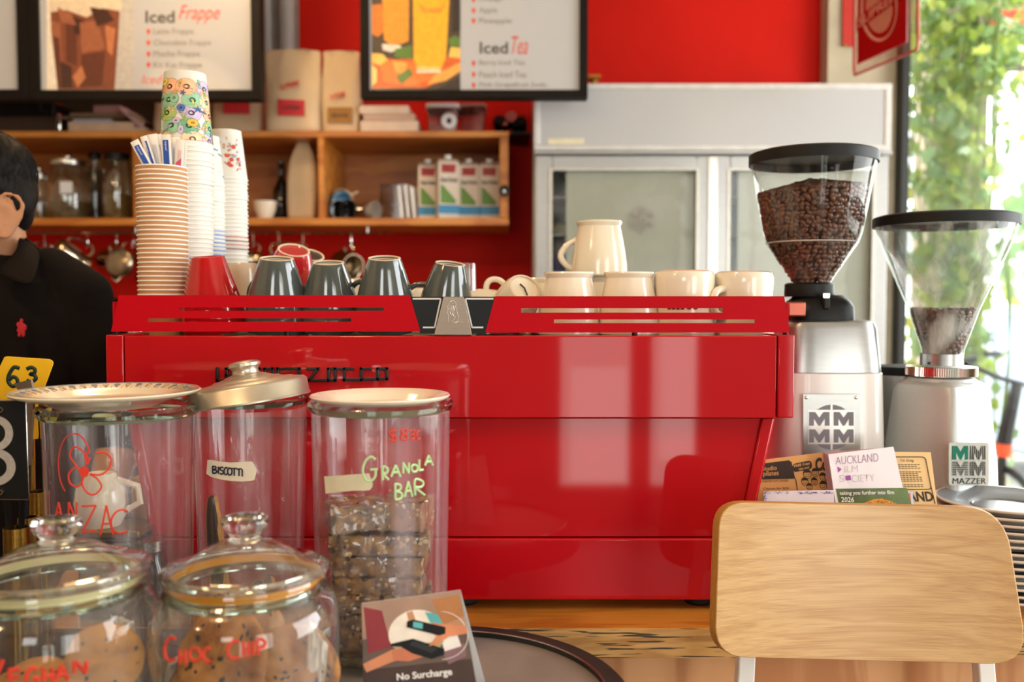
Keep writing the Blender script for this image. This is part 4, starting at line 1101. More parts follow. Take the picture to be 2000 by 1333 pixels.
for k in range(8):
    x = 1892 + k * 4; mb.poly([(x, 902), (x + 1.2, 902), (x + 1.2, 929), (x, 929)], ff, 0)
    y = 902 + k * 3.5; mb.poly([(1892, y), (1922, y), (1922, y + 1.2), (1892, y + 1.2)], ff, .0001)
mb.mi = 2
def notch(mb, x0, y0, x1, y1):  # light wedges that leave an M of the pattern
    w_ = x1 - x0; h_ = y1 - y0
    for tri in ([(.3, 0), (.7, 0), (.5, .4)], [(.24, .5), (.44, 1), (.24, 1)], [(.76, .5), (.76, 1), (.56, 1)]):
        mb.poly([(x0 + a * w_, y0 + b * h_) for a, b in tri], ff, .0003)
for q in ((1857, 871, 1888, 898), (1892, 871, 1922, 898), (1857, 902, 1888, 929), (1892, 902, 1922, 929)): notch(mb, *q)
mb.build('logo', [m_green, m_bdark, m_bal], bg2, recalc=False, smooth=0)
mb = MB(); mb.text('MAZZER', (1858, 934, 1923, 945), ff, 0); mb.build('lettering', m_bdark, bg2)
# ================================================================ round tray on the lower counter
TZ = .96
trx, try_, trr = -.0756, .93, .1976
tray = thing('round_tray', 'round dark steel tray with riveted rim under the granola jar', 'tray', (trx, try_, CT))
m_trim = M('dark_steel_band', '2C2825', 0.55, spec=.2, var=0.15, scale=40)
m_trtop = M('worn_dark_steel', '857A73', 0.5, spec=.3, var=0.18, scale=14, rvar=.1, bump=.03, bscale=80)
MB().lathe([(0, TZ - CT - .006), (trr - .022, TZ - CT - .006), (trr - .022, TZ - CT - .012), (0, TZ - CT - .012)], 96, (trx, try_, CT)).build('top_plate', m_trtop, tray)
MB().lathe([(trr - .024, TZ - CT - .010), (trr - .0235, TZ - CT - .001), (trr - .022, TZ - CT), (trr - .002, TZ - CT - .001), (trr, TZ - CT - .003), (trr, 0), (trr - .004, 0), (trr - .004, TZ - CT - .012), (trr - .024, TZ - CT - .010)], 96, (trx, try_, CT)).build('rim_band', m_trim, tray)
mb = MB(); mb.tube([(trx + (trr - .0235) * math.cos(2 * PI * k / 96), try_ + (trr - .0235) * math.sin(2 * PI * k / 96), TZ + .0004) for k in range(96)], .0012, n=6, closed=True); mb.build('bead', M('bright_bead', 'A39C92', 0.25, metal=.9), tray)
for k in range(4):
    a = R(93 + 90 * k)
    for da in (-.04, .04):
        MB().ball((trx + (trr - .012) * math.cos(a + da), try_ + (trr - .012) * math.sin(a + da), TZ - .0005), (.0035, .0035, .002), 12, 6).build('rivet', M('rivet_steel', '6A625A', 0.3, metal=.8), tray)

# ================================================================ jars
m_jar = thin_glass('jar_glass', (.965, .975, .97), 1.0, haze=.075, hazecol='E4D6DC', rough=.05, power=3.0, streakv=(38, 38, 1.0))  # pinkish haze streaks paint vertical reflections into the glass
m_jar2 = thin_glass('cookie_jar_glass', (.95, .96, .94), 1.15, haze=.05, hazecol='E0D4CC', rough=.03, power=2.6, streakv=(20, 20, 4))
m_rimg = M('thick_green_glass', 'CFE6DA', 0.03, trans=1.0, ior=1.45, var=.02)
m_knob = M('solid_clear_glass', 'F4F6F0', 0.02, trans=1.0, ior=1.45, var=.01)
m_gbase = M('thick_base_glass', 'D5E2DA', 0.04, trans=1.0, ior=1.4, var=.02)
m_mred = M('red_paint_marker', 'E0402C', 0.5, var=.05); m_mgreen = M('pale_green_paint_marker', 'BCDDA0', 0.5, var=.05)
def tall_jar(name, label, cx, cy, z0, ztop, rb, rt, lip=.006, rimh=.014):
    root = thing(name, label, 'jar', (cx, cy, z0)); h = ztop - z0
    rf = lambda z: rb + (rt - rb) * min(max((z - z0) / h, 0), 1)
    c = (cx, cy, z0)
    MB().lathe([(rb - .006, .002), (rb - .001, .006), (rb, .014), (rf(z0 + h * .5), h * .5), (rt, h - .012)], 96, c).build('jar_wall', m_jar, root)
    MB().lathe([(0, .0), (rb - .010, 0), (rb - .003, .003), (rb - .003, .012), (0, .010), ], 64, c).build('jar_base', m_gbase, root)
    ring = [(rt - .003, h - rimh), (rt + .001, h - rimh), (rt + lip, h - rimh * .72), (rt + lip + .001, h - rimh * .35), (rt + lip - .001, h - .001), (rt + lip * .3, h), (rt - .003, h - .002), (rt - .003, h - rimh)]
    MB().lathe(ring, 96, c).build('jar_rim', m_rimg, root)
    return root, rf
m_platec = M('cream_plate_glaze', 'F0E0C2', 0.13, coat=.6, var=.02, scale=8)
m_pwhite = M('white_plate_glaze', 'F1E4CE', 0.13, coat=.6, var=.02, scale=8)
# -- anzac jar
ja_c = (WX(230, 1.07), 1.07)
jzA = WZ(789, 1.07)
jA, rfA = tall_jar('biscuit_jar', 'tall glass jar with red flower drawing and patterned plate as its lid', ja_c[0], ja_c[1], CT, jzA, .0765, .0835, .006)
# -- granola jar (on the tray)
jg_c = (WX(743, 1.05), 1.05); jzG = WZ(781, 1.05)
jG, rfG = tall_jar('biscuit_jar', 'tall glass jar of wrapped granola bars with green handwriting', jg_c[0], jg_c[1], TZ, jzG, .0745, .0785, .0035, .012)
# -- biscotti jar
jb_c = (WX(486, 1.13), 1.13); jzB = WZ(775, 1.13)
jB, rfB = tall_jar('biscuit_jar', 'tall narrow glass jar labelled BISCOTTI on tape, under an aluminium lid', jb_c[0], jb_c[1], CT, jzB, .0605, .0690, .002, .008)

def plate(name, label, cx, cy, z, r, mat, deco=None, tilt=0):
    root = thing(name, label, 'plate', (cx, cy, z))
    prof = [(0, .0), (r * .52, 0), (r * .55, -.002), (r * .58, .0), (r * .72, .006), (r * .94, .0115), (r * .985, .0135), (r, .0155), (r * .985, .0168), (r * .93, .0155), (r * .72, .0105), (r * .66, .006), (r * .6, .0045), (0, .0042)]
    MB().lathe(prof, 96, (cx, cy, z)).build('dish', mat, root)
    if deco:
        mb = MB()
        def up(rr):
            t = (rr / r - .72) / .21; return z + .0105 + .005 * t + .0006
        for k in range(44):
            a = 2 * PI * k / 44
            for q, rr_, s_, mi in ((0, .885, .0032, 0 if k % 2 else 1), (1, .83, .0016, 1), (1, .80, .001, 1)):
                p = [(rr_ * r + s_ * math.cos(t), s_ * 1.1 * math.sin(t)) for t in [2 * PI * i / 8 for i in range(8)]]
                pts = []
                for (u, v) in p:
                    x = u * math.cos(a) - v * math.sin(a); y = u * math.sin(a) + v * math.cos(a)
                    pts.append(Vector((cx + x, cy + y, up(math.hypot(u, v)) )))
                if mi == 1 or q == 0: mb.mi = mi; mb.tube(pts, .00035, n=4, closed=True)
                if q == 0 and mi == 0: mb.face([mb._v(p_ + Vector((0, 0, .0001))) for p_ in pts], 0)
            a2 = a + PI / 44
            mb.mi = 1; mb.tube([Vector((cx + u * r * math.cos(a2), cy + u * r * math.sin(a2), up(u * r))) for u in (.755, .79, .82)], .0003, n=4)
        mb.mi = 0
        mb.tube([Vector((cx + .955 * r * math.cos(2 * PI * k / 96), cy + .955 * r * math.sin(2 * PI * k / 96), z + .0166)) for k in range(96)], .0004, n=4, closed=True)
        mb.build('rim_pattern', [M('blue_grey_print', '6E7684', 0.4), M('brown_print', 'A58E70', 0.4)], root)
    if tilt: root.rotation_euler = (0, R(tilt), 0)
    return root
p1 = plate('saucer_plate', 'cream plate with a blue-brown patterned rim lying on the tall left jar', WX(206, 1.07), 1.07, jzA - .0005, .1045, m_platec, True)
p2 = plate('saucer_plate', 'plain white plate lying in the rim of the granola jar', WX(742, 1.05), 1.05, jzG - .0105, .0795, m_pwhite)
# -- aluminium lid, sitting slightly askew
m_alid = M('dull_spun_aluminium', 'C9BFAE', 0.36, metal=.9, var=.12, scale=30, rvar=.1, bump=.02)
lid = thing('jar_lid', 'dull aluminium jar lid with round knob sitting askew on the biscotti jar', 'lid', (jb_c[0], 1.13, jzB - .006))
lr = S(116, 1.13)
prof = [(lr - .002, 0), (lr + .0008, .0), (lr + .001, .002), (lr - .0002, .003), (lr - .0008, .019), (lr - .004, .0235), (lr * .78, .0265), (lr * .74, .0285), (lr * .70, .0275), (lr * .56, .0315), (lr * .53, .034), (lr * .50, .033), (lr * .36, .038), (lr * .33, .0405), (.020, .042), (.0165, .044), (.0155, .050), (.0165, .055), (.0195, .059), (.0195, .064), (.016, .0675), (.008, .0695), (0, .070)]
prof = [(r_, z_ if z_ < .02 else .02 + (z_ - .02) * .62) for r_, z_ in prof]
MB().lathe(prof, 96).build('lid_shell', m_alid, lid, smooth=50, local=True)
lid.rotation_euler = (R(-1.0), R(-8.5), 0)
# -- tapes
def torn(u0, v0, u1, v1, r, n=9):
    top = [(u0 + (u1 - u0) * k / 6, v0 + r.uniform(-.0006, .0006)) for k in range(7)]
    rt_ = [(u1 + r.uniform(-.003, .002), v0 + (v1 - v0) * k / n) for k in range(1, n)]
    bt = [(u1 + (u0 - u1) * k / 6, v1 + r.uniform(-.0006, .0006)) for k in range(7)]
    lf = [(u0 + r.uniform(-.003, .002), v1 + (v0 - v1) * k / n) for k in range(1, n)]
    return top + rt_ + bt + lf
def on_jar(cxy, rf, Y):
    """map frame pixels to the front of a jar (intersection with the cylinder)"""
    cx, cy = cxy
    def f(u, v, d):
        dr = ray(u, v); z = WZ(v, cy - rf(1.1))
        for _ in range(3):
            r = rf(z) + .0008 + d
            A = dr.x ** 2 + dr.y ** 2; B = -2 * (dr.x * cx + dr.y * cy); Cc = cx * cx + cy * cy - r * r
            D = B * B - 4 * A * Cc
            t = (-B - math.sqrt(max(D, 0))) / (2 * A); z = EYE + t * dr.z
        return Vector((dr.x * t, dr.y * t, z))
    return f
m_tape = M('masking_tape', 'DCCDB6', 0.6, var=.05, scale=60)
m_tape2 = M('yellowed_masking_tape', 'D6CEB0', 0.6, var=.05, scale=60)
fB = on_jar(jb_c, rfB, 1.13); fG = on_jar(jg_c, rfG, 1.05); fA = on_jar(ja_c, rfA, 1.07)
def patch(mb, pts, fn, d, thick=.0003, n=12):
    """thin curved label: column strips between top and bottom outlines"""
    us = [p[0] for p in pts]; u0, u1 = min(us), max(us)
    tops = pts[0]; 
    return mb
def strip(mb, topl, botl, fn, d=.0004):
    tv = [mb._v(fn(u, v, d)) for u, v in topl]; bv = [mb._v(fn(u, v, d)) for u, v in botl]
    for i in range(len(tv) - 1): mb.face([tv[i], tv[i + 1], bv[i + 1], bv[i]])
mb = MB()
strip(mb, [(405, 899), (412, 899), (430, 902), (450, 904), (470, 903), (490, 902), (494, 903), (501, 917)], [(403, 926), (412, 932), (430, 937), (450, 940), (470, 941), (490, 940), (497, 938), (502, 919)], fB)
tp = mb.build('tape_label', m_tape, jB, recalc=False)
mb = MB(); x = 414
ltr = 'BISCOTTI'; ws = (11, 5, 9, 8, 9, 10, 10, 4)
for i, (ch, w_) in enumerate(zip(ltr, ws)):
    hand(mb, [(ch, x, 911 + i * .9, x + w_, 925 + i * .9)], lambda u, v, d: fB(u, v, d + .0008), .0009, nrm=(0, -1, 0)); x += w_ * .92
mb.build('handwriting', M('black_marker', '17142A', 0.5), jB)
mb = MB()
strip(mb, [(633, 931), (650, 930), (670, 929), (690, 927), (710, 926), (721, 925), (728, 945)], [(636, 965), (650, 963), (670, 961), (690, 959), (710, 959), (722, 958), (727, 952)], fG)
mb.build('blank_tape', m_tape2, jG, recalc=False)
mb = MB()
G_ = [('G', 708, 893, 738, 941), ('R', 746, 913, 760, 938), ('A', 764, 909, 783, 932), ('N', 786, 904, 800, 925), ('O', 803, 908, 816, 922), ('L', 817, 898, 829, 919), ('A', 830, 890, 846, 910),
      ('B', 770, 945, 788, 976), ('A', 790, 941, 806, 971), ('R', 808, 938, 831, 968)]
hand(mb, G_, fG, .0013, nrm=(0, -1, 0)); mb.build('handwriting', m_mgreen, jG)
mb = MB(); hand(mb, [('$', 758, 838, 777, 864), ('8', 782, 838, 797, 860), ('3', 800, 841, 810, 858), ('C', 812, 842, 822, 858)], fG, .0009, nrm=(0, -1, 0)); mb.build('price_writing', m_mred, jG)
# flower and ANZAC lettering
mb = MB()
def loop(pts, r=.0010): mb.tube([fA(u, v, .0005) for u, v in smooth_pts(pts, 5)], r, n=6, flat=.35, nrm=(0, -1, 0))
loop([(168, 907), (164, 885), (150, 874), (140, 878), (137, 892), (143, 902), (155, 918)])
loop([(169, 908), (173, 900), (168, 890), (173, 884)]); loop([(169, 908), (177, 894)])
loop([(188, 886), (202, 884), (215, 893), (217, 905), (210, 919), (195, 928), (175, 926)])
loop([(155, 916), (146, 914), (139, 920), (134, 930), (137, 944), (148, 951), (158, 946), (163, 932)])
loop([(161, 934), (161, 948), (170, 962), (182, 967), (193, 960), (198, 950), (190, 936), (176, 927)])
loop([(141, 848), (155, 850), (168, 865), (175, 885)], .0008); loop([(141, 848), (128, 856), (117, 880), (114, 910), (118, 940), (127, 960)], .0005)
disc = [(164 + 10 * math.cos(t), 922 + 11 * math.sin(t)) for t in [2 * PI * k / 20 for k in range(20)]]
mb.poly(disc, fA, .0009)
mb.build('flower_drawing', m_mred, jA, recalc=False)
mb = MB(); hand(mb, [('A', 108, 982, 122, 1014), ('N', 132, 982, 152, 1018), ('Z', 158, 988, 190, 1040), ('A', 196, 988, 222, 1046), ('C', 214, 996, 254, 1043), ('E', 233, 1072, 254, 1100)], fA, .0011, nrm=(0, -1, 0))
mb.build('handwriting', m_mred, jA)

# -- wrapped granola bars
m_gran = M('toasted_oats', 'B08244', 0.7, scale=90, var=.3, bump=1.0, bscale=140, col2='4A2E18')
m_gran2 = M('golden_oats', 'B07434', 0.6, scale=70, var=.3, bump=.8, bscale=120, col2='7A451A')
m_wrap = thin_glass('cling_wrap', (.98, .98, .98), 1.0, haze=.05, hazecol='E6DCE0', rough=.10, streak=False, base=.07, power=2.6)
def wrapped_bar(label, c, size, rz, rx, mat, seed, ry=0):
    r = random.Random(seed); root = thing('granola_bar', label, 'snack bar', c, 'cling-wrapped granola bars in the jar')
    lx, ly_, lz = size; nx, ny, nz = 26, 10, 7
    def lump(scale_, amp, off):
        mb = MB(); vs_ = {}
        def P(i, j, k):
            x, y, z = (i / nx - .5), (j / ny - .5), (k / nz - .5)
            q = Vector((x * lx, y * ly_, z * lz)) * scale_
            # soften the corners
            e = Vector((x * 2, y * 2, z * 2)); m_ = sorted((abs(e.x), abs(e.y), abs(e.z)))
            q *= 1 - .10 * max(0, m_[1] - .6) ** 1.2
            q += Vector((0, 0, .003)) * noise.noise(q * 40 + Vector((seed, 0, 0)))
            q += noise.noise_vector(q * off + Vector((seed * 3.1, seed, 0))) * amp
            return q
        def V(i, j, k):
            if (i, j, k) not in vs_: vs_[(i, j, k)] = mb._v(P(i, j, k))
            return vs_[(i, j, k)]
        for i in range(nx):
            for j in range(ny):
                for k in (0, nz): mb.face([V(i, j, k), V(i + 1, j, k), V(i + 1, j + 1, k), V(i, j + 1, k)])
            for k in range(nz):
                for j in (0, ny): mb.face([V(i, j, k), V(i + 1, j, k), V(i + 1, j, k + 1), V(i, j, k + 1)])
        for j in range(ny):
            for k in range(nz):
                for i in (0, nx): mb.face([V(i, j, k), V(i, j + 1, k), V(i, j + 1, k + 1), V(i, j, k + 1)])
        return mb
    b = lump(.965, .0022, 160)
    # oat flakes and seeds sunk in the surface
    for _ in range(90):
        ax = r.choice((0, 1, 2, 1)); s_ = r.choice((-1, 1)); p = Vector((r.uniform(-.46, .46) * lx, r.uniform(-.46, .46) * ly_, r.uniform(-.42, .42) * lz))
        p[ax] = s_ * (lx, ly_, lz)[ax] * .475
        rr_ = [.0026, .0026, .0026]; rr_[ax] = .0009
        b.mi = r.choice((1, 1, 2, 0)); b.ball(p, (rr_[0] * r.uniform(.6, 1.3), rr_[1] * r.uniform(.6, 1.3), rr_[2] * r.uniform(.6, 1.2)), 7, 4)
    b.mi = 0
    b.build('oat_bar', [mat, M('pale_oat_flake', 'C9AC78', 0.6, var=.1), M('dark_raisin', '2C170E', 0.4, var=.2)], root, smooth=60, local=True)
    lump(1.02, .0030, 90).build('cling_film', m_wrap, root, smooth=25, local=True)
    root.rotation_euler = (R(rx), R(ry), R(rz))
    return root
gx, gy = jg_c
bars = [ # px centre, py centre, y offset, (lx,ly,lz) , rz, rx, mat
    ((750, 1278), .00, (.095, .06, .026), 8, 0, m_gran, 'lowest cling-wrapped granola bar at the bottom of the jar'),
    ((738, 1238), -.005, (.088, .06, .024), -6, 0, m_gran, 'cling-wrapped granola bar second from the bottom of the jar'),
    ((742, 1203), .00, (.092, .055, .022), 10, 0, m_gran, 'cling-wrapped granola bar third from the bottom of the jar'),
    ((705, 1169), -.01, (.050, .06, .020), 0, 0, m_gran, 'short granola bar at the left above the card level'),
    ((798, 1166), -.008, (.055, .06, .020), 6, 0, m_gran, 'short granola bar at the right with a pale nut'),
    ((742, 1136), -.005, (.105, .055, .0235), -2, 0, m_gran, 'dark granola bar under the long glossy wrapped one'),
    ((744, 1096), -.004, (.107, .058, .0235), -3, 0, m_gran, 'long glossy cling-wrapped granola bar, third level from the top'),
    ((756, 1056), -.010, (.100, .052, .0235), 3, 0, m_gran, 'long pale granola bar under the two topmost bars'),
    ((697, 1003), -.012, (.066, .062, .030), 18, 0, m_gran, 'puffy cling-wrapped granola bar on top at the left'),
    ((791, 1000), -.004, (.056, .055, .034), -12, 0, m_gran2, 'golden granola bar on top at the right')]
for i, ((u, v), dy, sz, rz, rx, mt, lab) in enumerate(bars):
    p = W(u, v, gy + dy - .012); wrapped_bar(lab, p, sz, rz, rx, mt, i + 3)
wrapped_bar('small granola bar end standing behind the long pale bar', W(664, 1046, gy + .012), (.022, .05, .030), 5, 0, m_gran, 20)
# -- biscotti
m_bisc = M('baked_biscotti', 'C08A48', 0.7, scale=80, var=.2, bump=.8, bscale=150); m_choc = M('chocolate_dip', '3A2A20', 0.4, scale=60, var=.2, bump=.5)
def biscotto(label, base, top, wd, th, seed):
    root = thing('biscotti', label, 'biscuit', base, 'biscotti in the narrow jar')
    base = Vector(base); top = Vector(top); ax = (top - base).normalized(); sd = ax.cross(Vector((.2, 1, 0))).normalized(); n_ = sd.cross(ax)
    L_ = (top - base).length; mb = MB(); rings = []; mb2 = MB(); rings2 = []
    for k in range(15):
        t = k / 14; c = base + ax * L_ * t + sd * .006 * math.sin(t * 3 + .4)
        wk = wd * max(.15, math.sin(PI * min(max(t, .04), .96)) ** .35)
        pts = [(wk * .5, -th * .5), (wk * .55, 0), (wk * .5, th * .5), (-wk * .5, th * .5), (-wk * .55, 0), (-wk * .5, -th * .5)]
        rings.append([c + sd * (a + .0012 * noise.noise(Vector((k * .9, i, seed)))) + n_ * (b + .0012 * noise.noise(Vector((i, k * .8, seed)))) for i, (a, b) in enumerate(pts)])
        rings2.append([c + sd * (a * .86 + .002 * noise.noise(Vector((k * 1.3, i, seed + 5)))) + n_ * (b * 1.12 - th * .04) for i, (a, b) in enumerate(pts)])
    mb.loft(rings); mb.build('biscuit', m_bisc, root, smooth=50, sub=1)
    mb2.loft(rings2); mb2.build('chocolate_coat', m_choc, root, smooth=50, sub=1)
bx, by = jb_c
biscotto('tall chocolate-dipped biscotti leaning at the left of the narrow jar', (bx - .018, by - .02, CT + .02), W(412, 966, by - .035), .022, .013, 1)
biscotto('chocolate-dipped biscotti lying low at the right of the narrow jar', (bx + .035, by - .01, CT + .018), (bx + .012, by + .03, CT + .09), .022, .013, 2)
biscotto('short biscotti at the back of the narrow jar', (bx - .02, by + .02, CT + .018), (bx + .0, by + .035, CT + .085), .020, .012, 3)

# -- squat cookie jars
def squat_jar(label, px, Y, pyfl, rl, rbody, z0, kf, text, mring):
    cx = WX(px, Y); root = thing('cookie_jar', label, 'jar', (cx, Y, z0)); zf = WZ(pyfl, Y); c = (cx, Y, z0); H = zf - z0
    rn = rl * .90
    body = [(rbody * .55, .006), (rbody * .86, .010), (rbody * .97, .03), (rbody, .06), (rbody, H - .052), (rbody * .985, H - .036), (rbody * .94, H - .024), (rn + .004, H - .017), (rn, H - .014), (rn - .001, H - .006), (rn + .005, H - .003), (rn + .004, H)]
    MB().lathe(body, 96, c).build('jar_wall', m_jar2, root, smooth=60)
    MB().lathe([(0, 0), (rbody * .5, 0), (rbody * .8, .003), (rbody * .86, .010), (rbody * .5, .012), (0, .011)], 64, c).build('jar_base', m_gbase, root)
    neck = [(rn - .004, H - .016), (rn + .003, H - .0165), (rn + .006, H - .013), (rn + .002, H - .009), (rn - .004, H - .008), (rn - .004, H - .016)]
    MB().lathe(neck, 96, c).build('neck_ring', m_rimg, root)
    ld = thing('jar_lid', text[1], 'lid', (cx, Y, zf)); c = (cx, Y, zf)
    prof = [(rn - .006, -.010), (rn - .003, -.0095), (rn - .002, -.001), (rl - .002, .0005), (rl, .003), (rl - .001, .0055), (rl * .88, .0085), (rl * .70, .012), (rl * .66, .016), (rl * .5, .026), (rl * .34, .033), (rl * .24, .036), (.010, .037)]
    kz = lambda q: [(r_, z_ if z_ < .006 else .006 + (z_ - .006) * kf) for r_, z_ in q]
    MB().lathe(kz(prof), 96, c).build('lid_dome', m_jar2, ld, smooth=60)
    MB().lathe([(rl - .009, .0012), (rl - .001, .0018), (rl + .0006, .0035), (rl - .001, .0055), (rl - .009, .0068), (rl - .009, .0012)], 96, c).build('lid_edge', m_knob, ld)
    MB().lathe(kz([(0, .0355), (.014, .036), (.0155, .038), (.0135, .0405), (.0135, .043), (.0185, .049), (.0215, .056), (.0215, .061), (.0185, .0645), (.010, .0655), (0, .0650)]), 56, c).build('knob', m_knob, ld, smooth=60)
    MB().lathe([(rn - .0035, -.0085), (rn - .001, -.0085), (rn - .0005, -.0045), (rn - .001, -.001), (rn - .0035, -.001), (rn - .0035, -.0085)], 96, c).build('seal', mring, ld)
    prof_w = sorted([(r, z0 + z) for r, z in body], key=lambda t: t[1])
    return root, interp(prof_w), (cx, Y)
m_seal1 = M('amber_seal', 'D08A1E', 0.4, var=.1); m_seal2 = M('pale_yellow_seal', 'D9CF9A', 0.4, var=.05)
jC, rfC, jc_c = squat_jar('squat clear cookie jar of choc chip cookies with red handwriting', 473, .86, 1119, S(163, .86), S(183, .86), CT, .82, ('', 'clear domed glass lid with round knob on the choc chip jar'), m_seal1)
jV, rfV, jv_c = squat_jar('squat clear cookie jar at the lower left corner with red handwriting', 101, .83, 1121, S(176, .83), S(190, .83), CT, .76, ('', 'greenish domed glass lid with flat-topped knob at lower left'), m_seal2)
fC = on_jar(jc_c, rfC, .86); fV = on_jar(jv_c, rfV, .83)
mb = MB()
hand(mb, [('C', 320, 1245, 346, 1292), ('H', 350, 1270, 364, 1298), ('O', 370, 1266, 392, 1292), ('C', 396, 1266, 414, 1294), ('C', 443, 1252, 470, 1288), ('H', 474, 1254, 487, 1284), ('I', 490, 1254, 500, 1280), ('P', 502, 1250, 520, 1280)], fC, .0013, nrm=(0, -1, 0))
mb.build('handwriting', m_mred, jC)
mb = MB()
hand(mb, [('V', -35, 1290, 6, 1345), ('E', 16, 1308, 44, 1340), ('G', 50, 1305, 76, 1345), ('H', 82, 1305, 106, 1338), ('A', 110, 1300, 134, 1330), ('N', 142, 1292, 172, 1316)], fV, .0017, nrm=(0, -1, 0))
mb.build('handwriting', m_mred, jV)
# cookies
m_cook = M('golden_cookie', 'BC8448', 0.75, scale=45, var=.2, bump=1.0, bscale=90, col2='7C4A22'); m_chip = M('dark_chocolate_chunk', '33221A', 0.35, var=.2)
def cookie(label, c, r_, th, rot_, seed, group, jar_mat=m_cook, chips=26):
    root = thing('cookie', label, 'cookie', c, group); rn_ = random.Random(seed); mb = MB(); rings = []
    prof = [(0, 0), (.5, 0), (.85, .08), (1, .3), (.97, .6), (.85, .82), (.6, .95), (.3, 1), (0, 1.0)]
    n = 40; rr = []
    for a_, b_ in prof:
        row = []
        for k in range(n if a_ else 1):
            an = 2 * PI * k / n; w_ = 1 + .07 * noise.noise(Vector((2 * math.cos(an), 2 * math.sin(an), seed)))
            p = Vector((r_ * a_ * w_ * math.cos(an), r_ * a_ * w_ * math.sin(an), th * b_))
            p.z += th * .5 * noise.noise(p * 85 + Vector((0, 0, seed))) * (1 if b_ > .3 else 0)
            row.append(mb._v(p))
        rr.append(row)
    for A, B in zip(rr, rr[1:]):
        for k in range(n):
            k2_ = (k + 1) % n
            if len(A) == 1: mb.face([A[0], B[k2_], B[k]])
            elif len(B) == 1: mb.face([A[k], A[k2_], B[0]])
            else: mb.face([A[k], A[k2_], B[k2_], B[k]])
    mb.build('biscuit', jar_mat, root, smooth=60, local=True, sub=1)
    mb = MB()
    for _ in range(chips):
        a = rn_.uniform(0, 6.28); t = math.sqrt(rn_.random()) * .82
        mb.ball((r_ * t * math.cos(a), r_ * t * math.sin(a), th * (1.0 - .16 * t * t)), (r_ * rn_.uniform(.03, .08), r_ * rn_.uniform(.02, .06), th * .09), 8, 5, rot=Matrix.Rotation(rn_.uniform(0, 3), 3, 'Z').to_euler().to_quaternion())
    ch = mb.build('chocolate_chip', m_chip, root, smooth=60, local=True); ch['kind'] = 'stuff'
    root.rotation_euler = tuple(R(v) for v in rot_)
CG = 'choc chip cookies in the squat jar'
Yc = .86
cookie('big choc chip cookie standing on edge across the jar front', W(440, 1290, Yc - .025), .048, .013, (62, -35, 0), 1, CG)
cookie('choc chip cookie standing tall with its top by the jar shoulder', W(495, 1262, Yc + .015), .042, .013, (80, 0, 62), 2, CG)
cookie('choc chip cookie leaning at the right of the jar', W(570, 1315, Yc - .012), .045, .013, (60, 18, 0), 3, CG)
cookie('choc chip cookie lying at the back right of the jar', W(540, 1285, Yc + .03), .045, .013, (30, 10, 30), 4, CG)
cookie('choc chip cookie low at the left of the jar', W(420, 1345, Yc + .0), .045, .013, (25, 0, 10), 5, CG)
cookie('choc chip cookie low in the middle of the jar', W(520, 1350, Yc - .02), .045, .013, (15, 5, 80), 6, CG)
m_cook2 = M('ginger_cookie', 'B07A38', 0.7, scale=45, var=.2, bump=.9, bscale=90)
for i, (u, v, dy, rot_, lab) in enumerate(((205, 1290, -.01, (70, 10, 20), 'golden cookie upright at the right of the corner jar'), (180, 1330, .0, (20, 5, 0), 'golden cookie lying low in the corner jar'),
      (60, 1345, .02, (30, -8, 0), 'dark cookie at the left of the corner jar'), (120, 1350, -.03, (15, 0, 40), 'cookie lying flat at the front of the corner jar'))):
    cookie(lab, W(u, v, .83 + dy), .034, .012, rot_, 30 + i, 'cookies in the corner jar', m_cook2, 12)
# crumpled baking paper scraps in the choc chip jar
def scrap(lab, pts, Y, seed):
    root = thing('baking_paper', lab, 'paper', W(pts[0][0], pts[0][1], Y)); mb = MB(); n = 8
    q = [Vector(W(u, v, Y)) for u, v in pts]; g = []
    for i in range(n + 1):
        g.append([(q[0] * (1 - i / n) + q[1] * i / n) * (1 - j / n) + (q[3] * (1 - i / n) + q[2] * i / n) * j / n + Vector((0, .007 * noise.noise(Vector((i * .6, j * .6, seed))), .002 * noise.noise(Vector((i, j, seed + 3))))) for j in range(n + 1)])
    vv = [[mb._v(p) for p in row] for row in g]
    for i in range(n):
        for j in range(n): mb.face([vv[i][j], vv[i + 1][j], vv[i + 1][j + 1], vv[i][j + 1]])
    o = mb.build('sheet', M('baking_paper_mat', 'DCD2C6', 0.55, var=.05, bump=.1), root, smooth=30)
    sd = o.modifiers.new('t', 'SOLIDIFY'); sd.thickness = .0004
scrap('crumpled white baking paper behind the cookies at left', [(330, 1290), (385, 1262), (400, 1380), (310, 1380)], .885, 1)
scrap('crumpled white baking paper standing at the right inside the jar', [(604, 1208), (640, 1262), (630, 1370), (596, 1370)], .84, 4)
scrap('torn paper bag corner inside the corner jar', [(215, 1200), (262, 1215), (268, 1260), (225, 1240)], .87, 7)

# ================================================================ things behind the anzac jar
m_tin = M('dark_tin', '28302C', 0.35, metal=.6, var=.1)
tn = thing('tea_tin', 'dark square tin with a teal label behind the left jar', 'tin', (WX(205, 1.27), 1.27, CT))
a_, b_ = WX(140, 1.25), WX(262, 1.25)
MB().box(a_, b_, 1.25, 1.32, CT, WZ(1052, 1.25)).build('tin_body', m_tin, tn, bevel=.004)
MB().box(a_ - .001, b_ + .001, 1.249, 1.321, WZ(1052, 1.25), WZ(1038, 1.25)).build('tin_lid', M('brass_tin_lid', '8F7A4A', 0.35, metal=.8), tn, bevel=.002)
MB().box(WX(215, 1.25), WX(258, 1.25), 1.2485, 1.25, WZ(1150, 1.25), WZ(1062, 1.25)).build('teal_label', M('teal_label', '5E8F92', 0.5), tn)
pt = thing('ceramic_jug', 'cream rounded jug seen through the tall left jar', 'jug', (WX(190, 1.285), 1.285, WZ(1038, 1.25)))
jz = WZ(1038, 1.25)
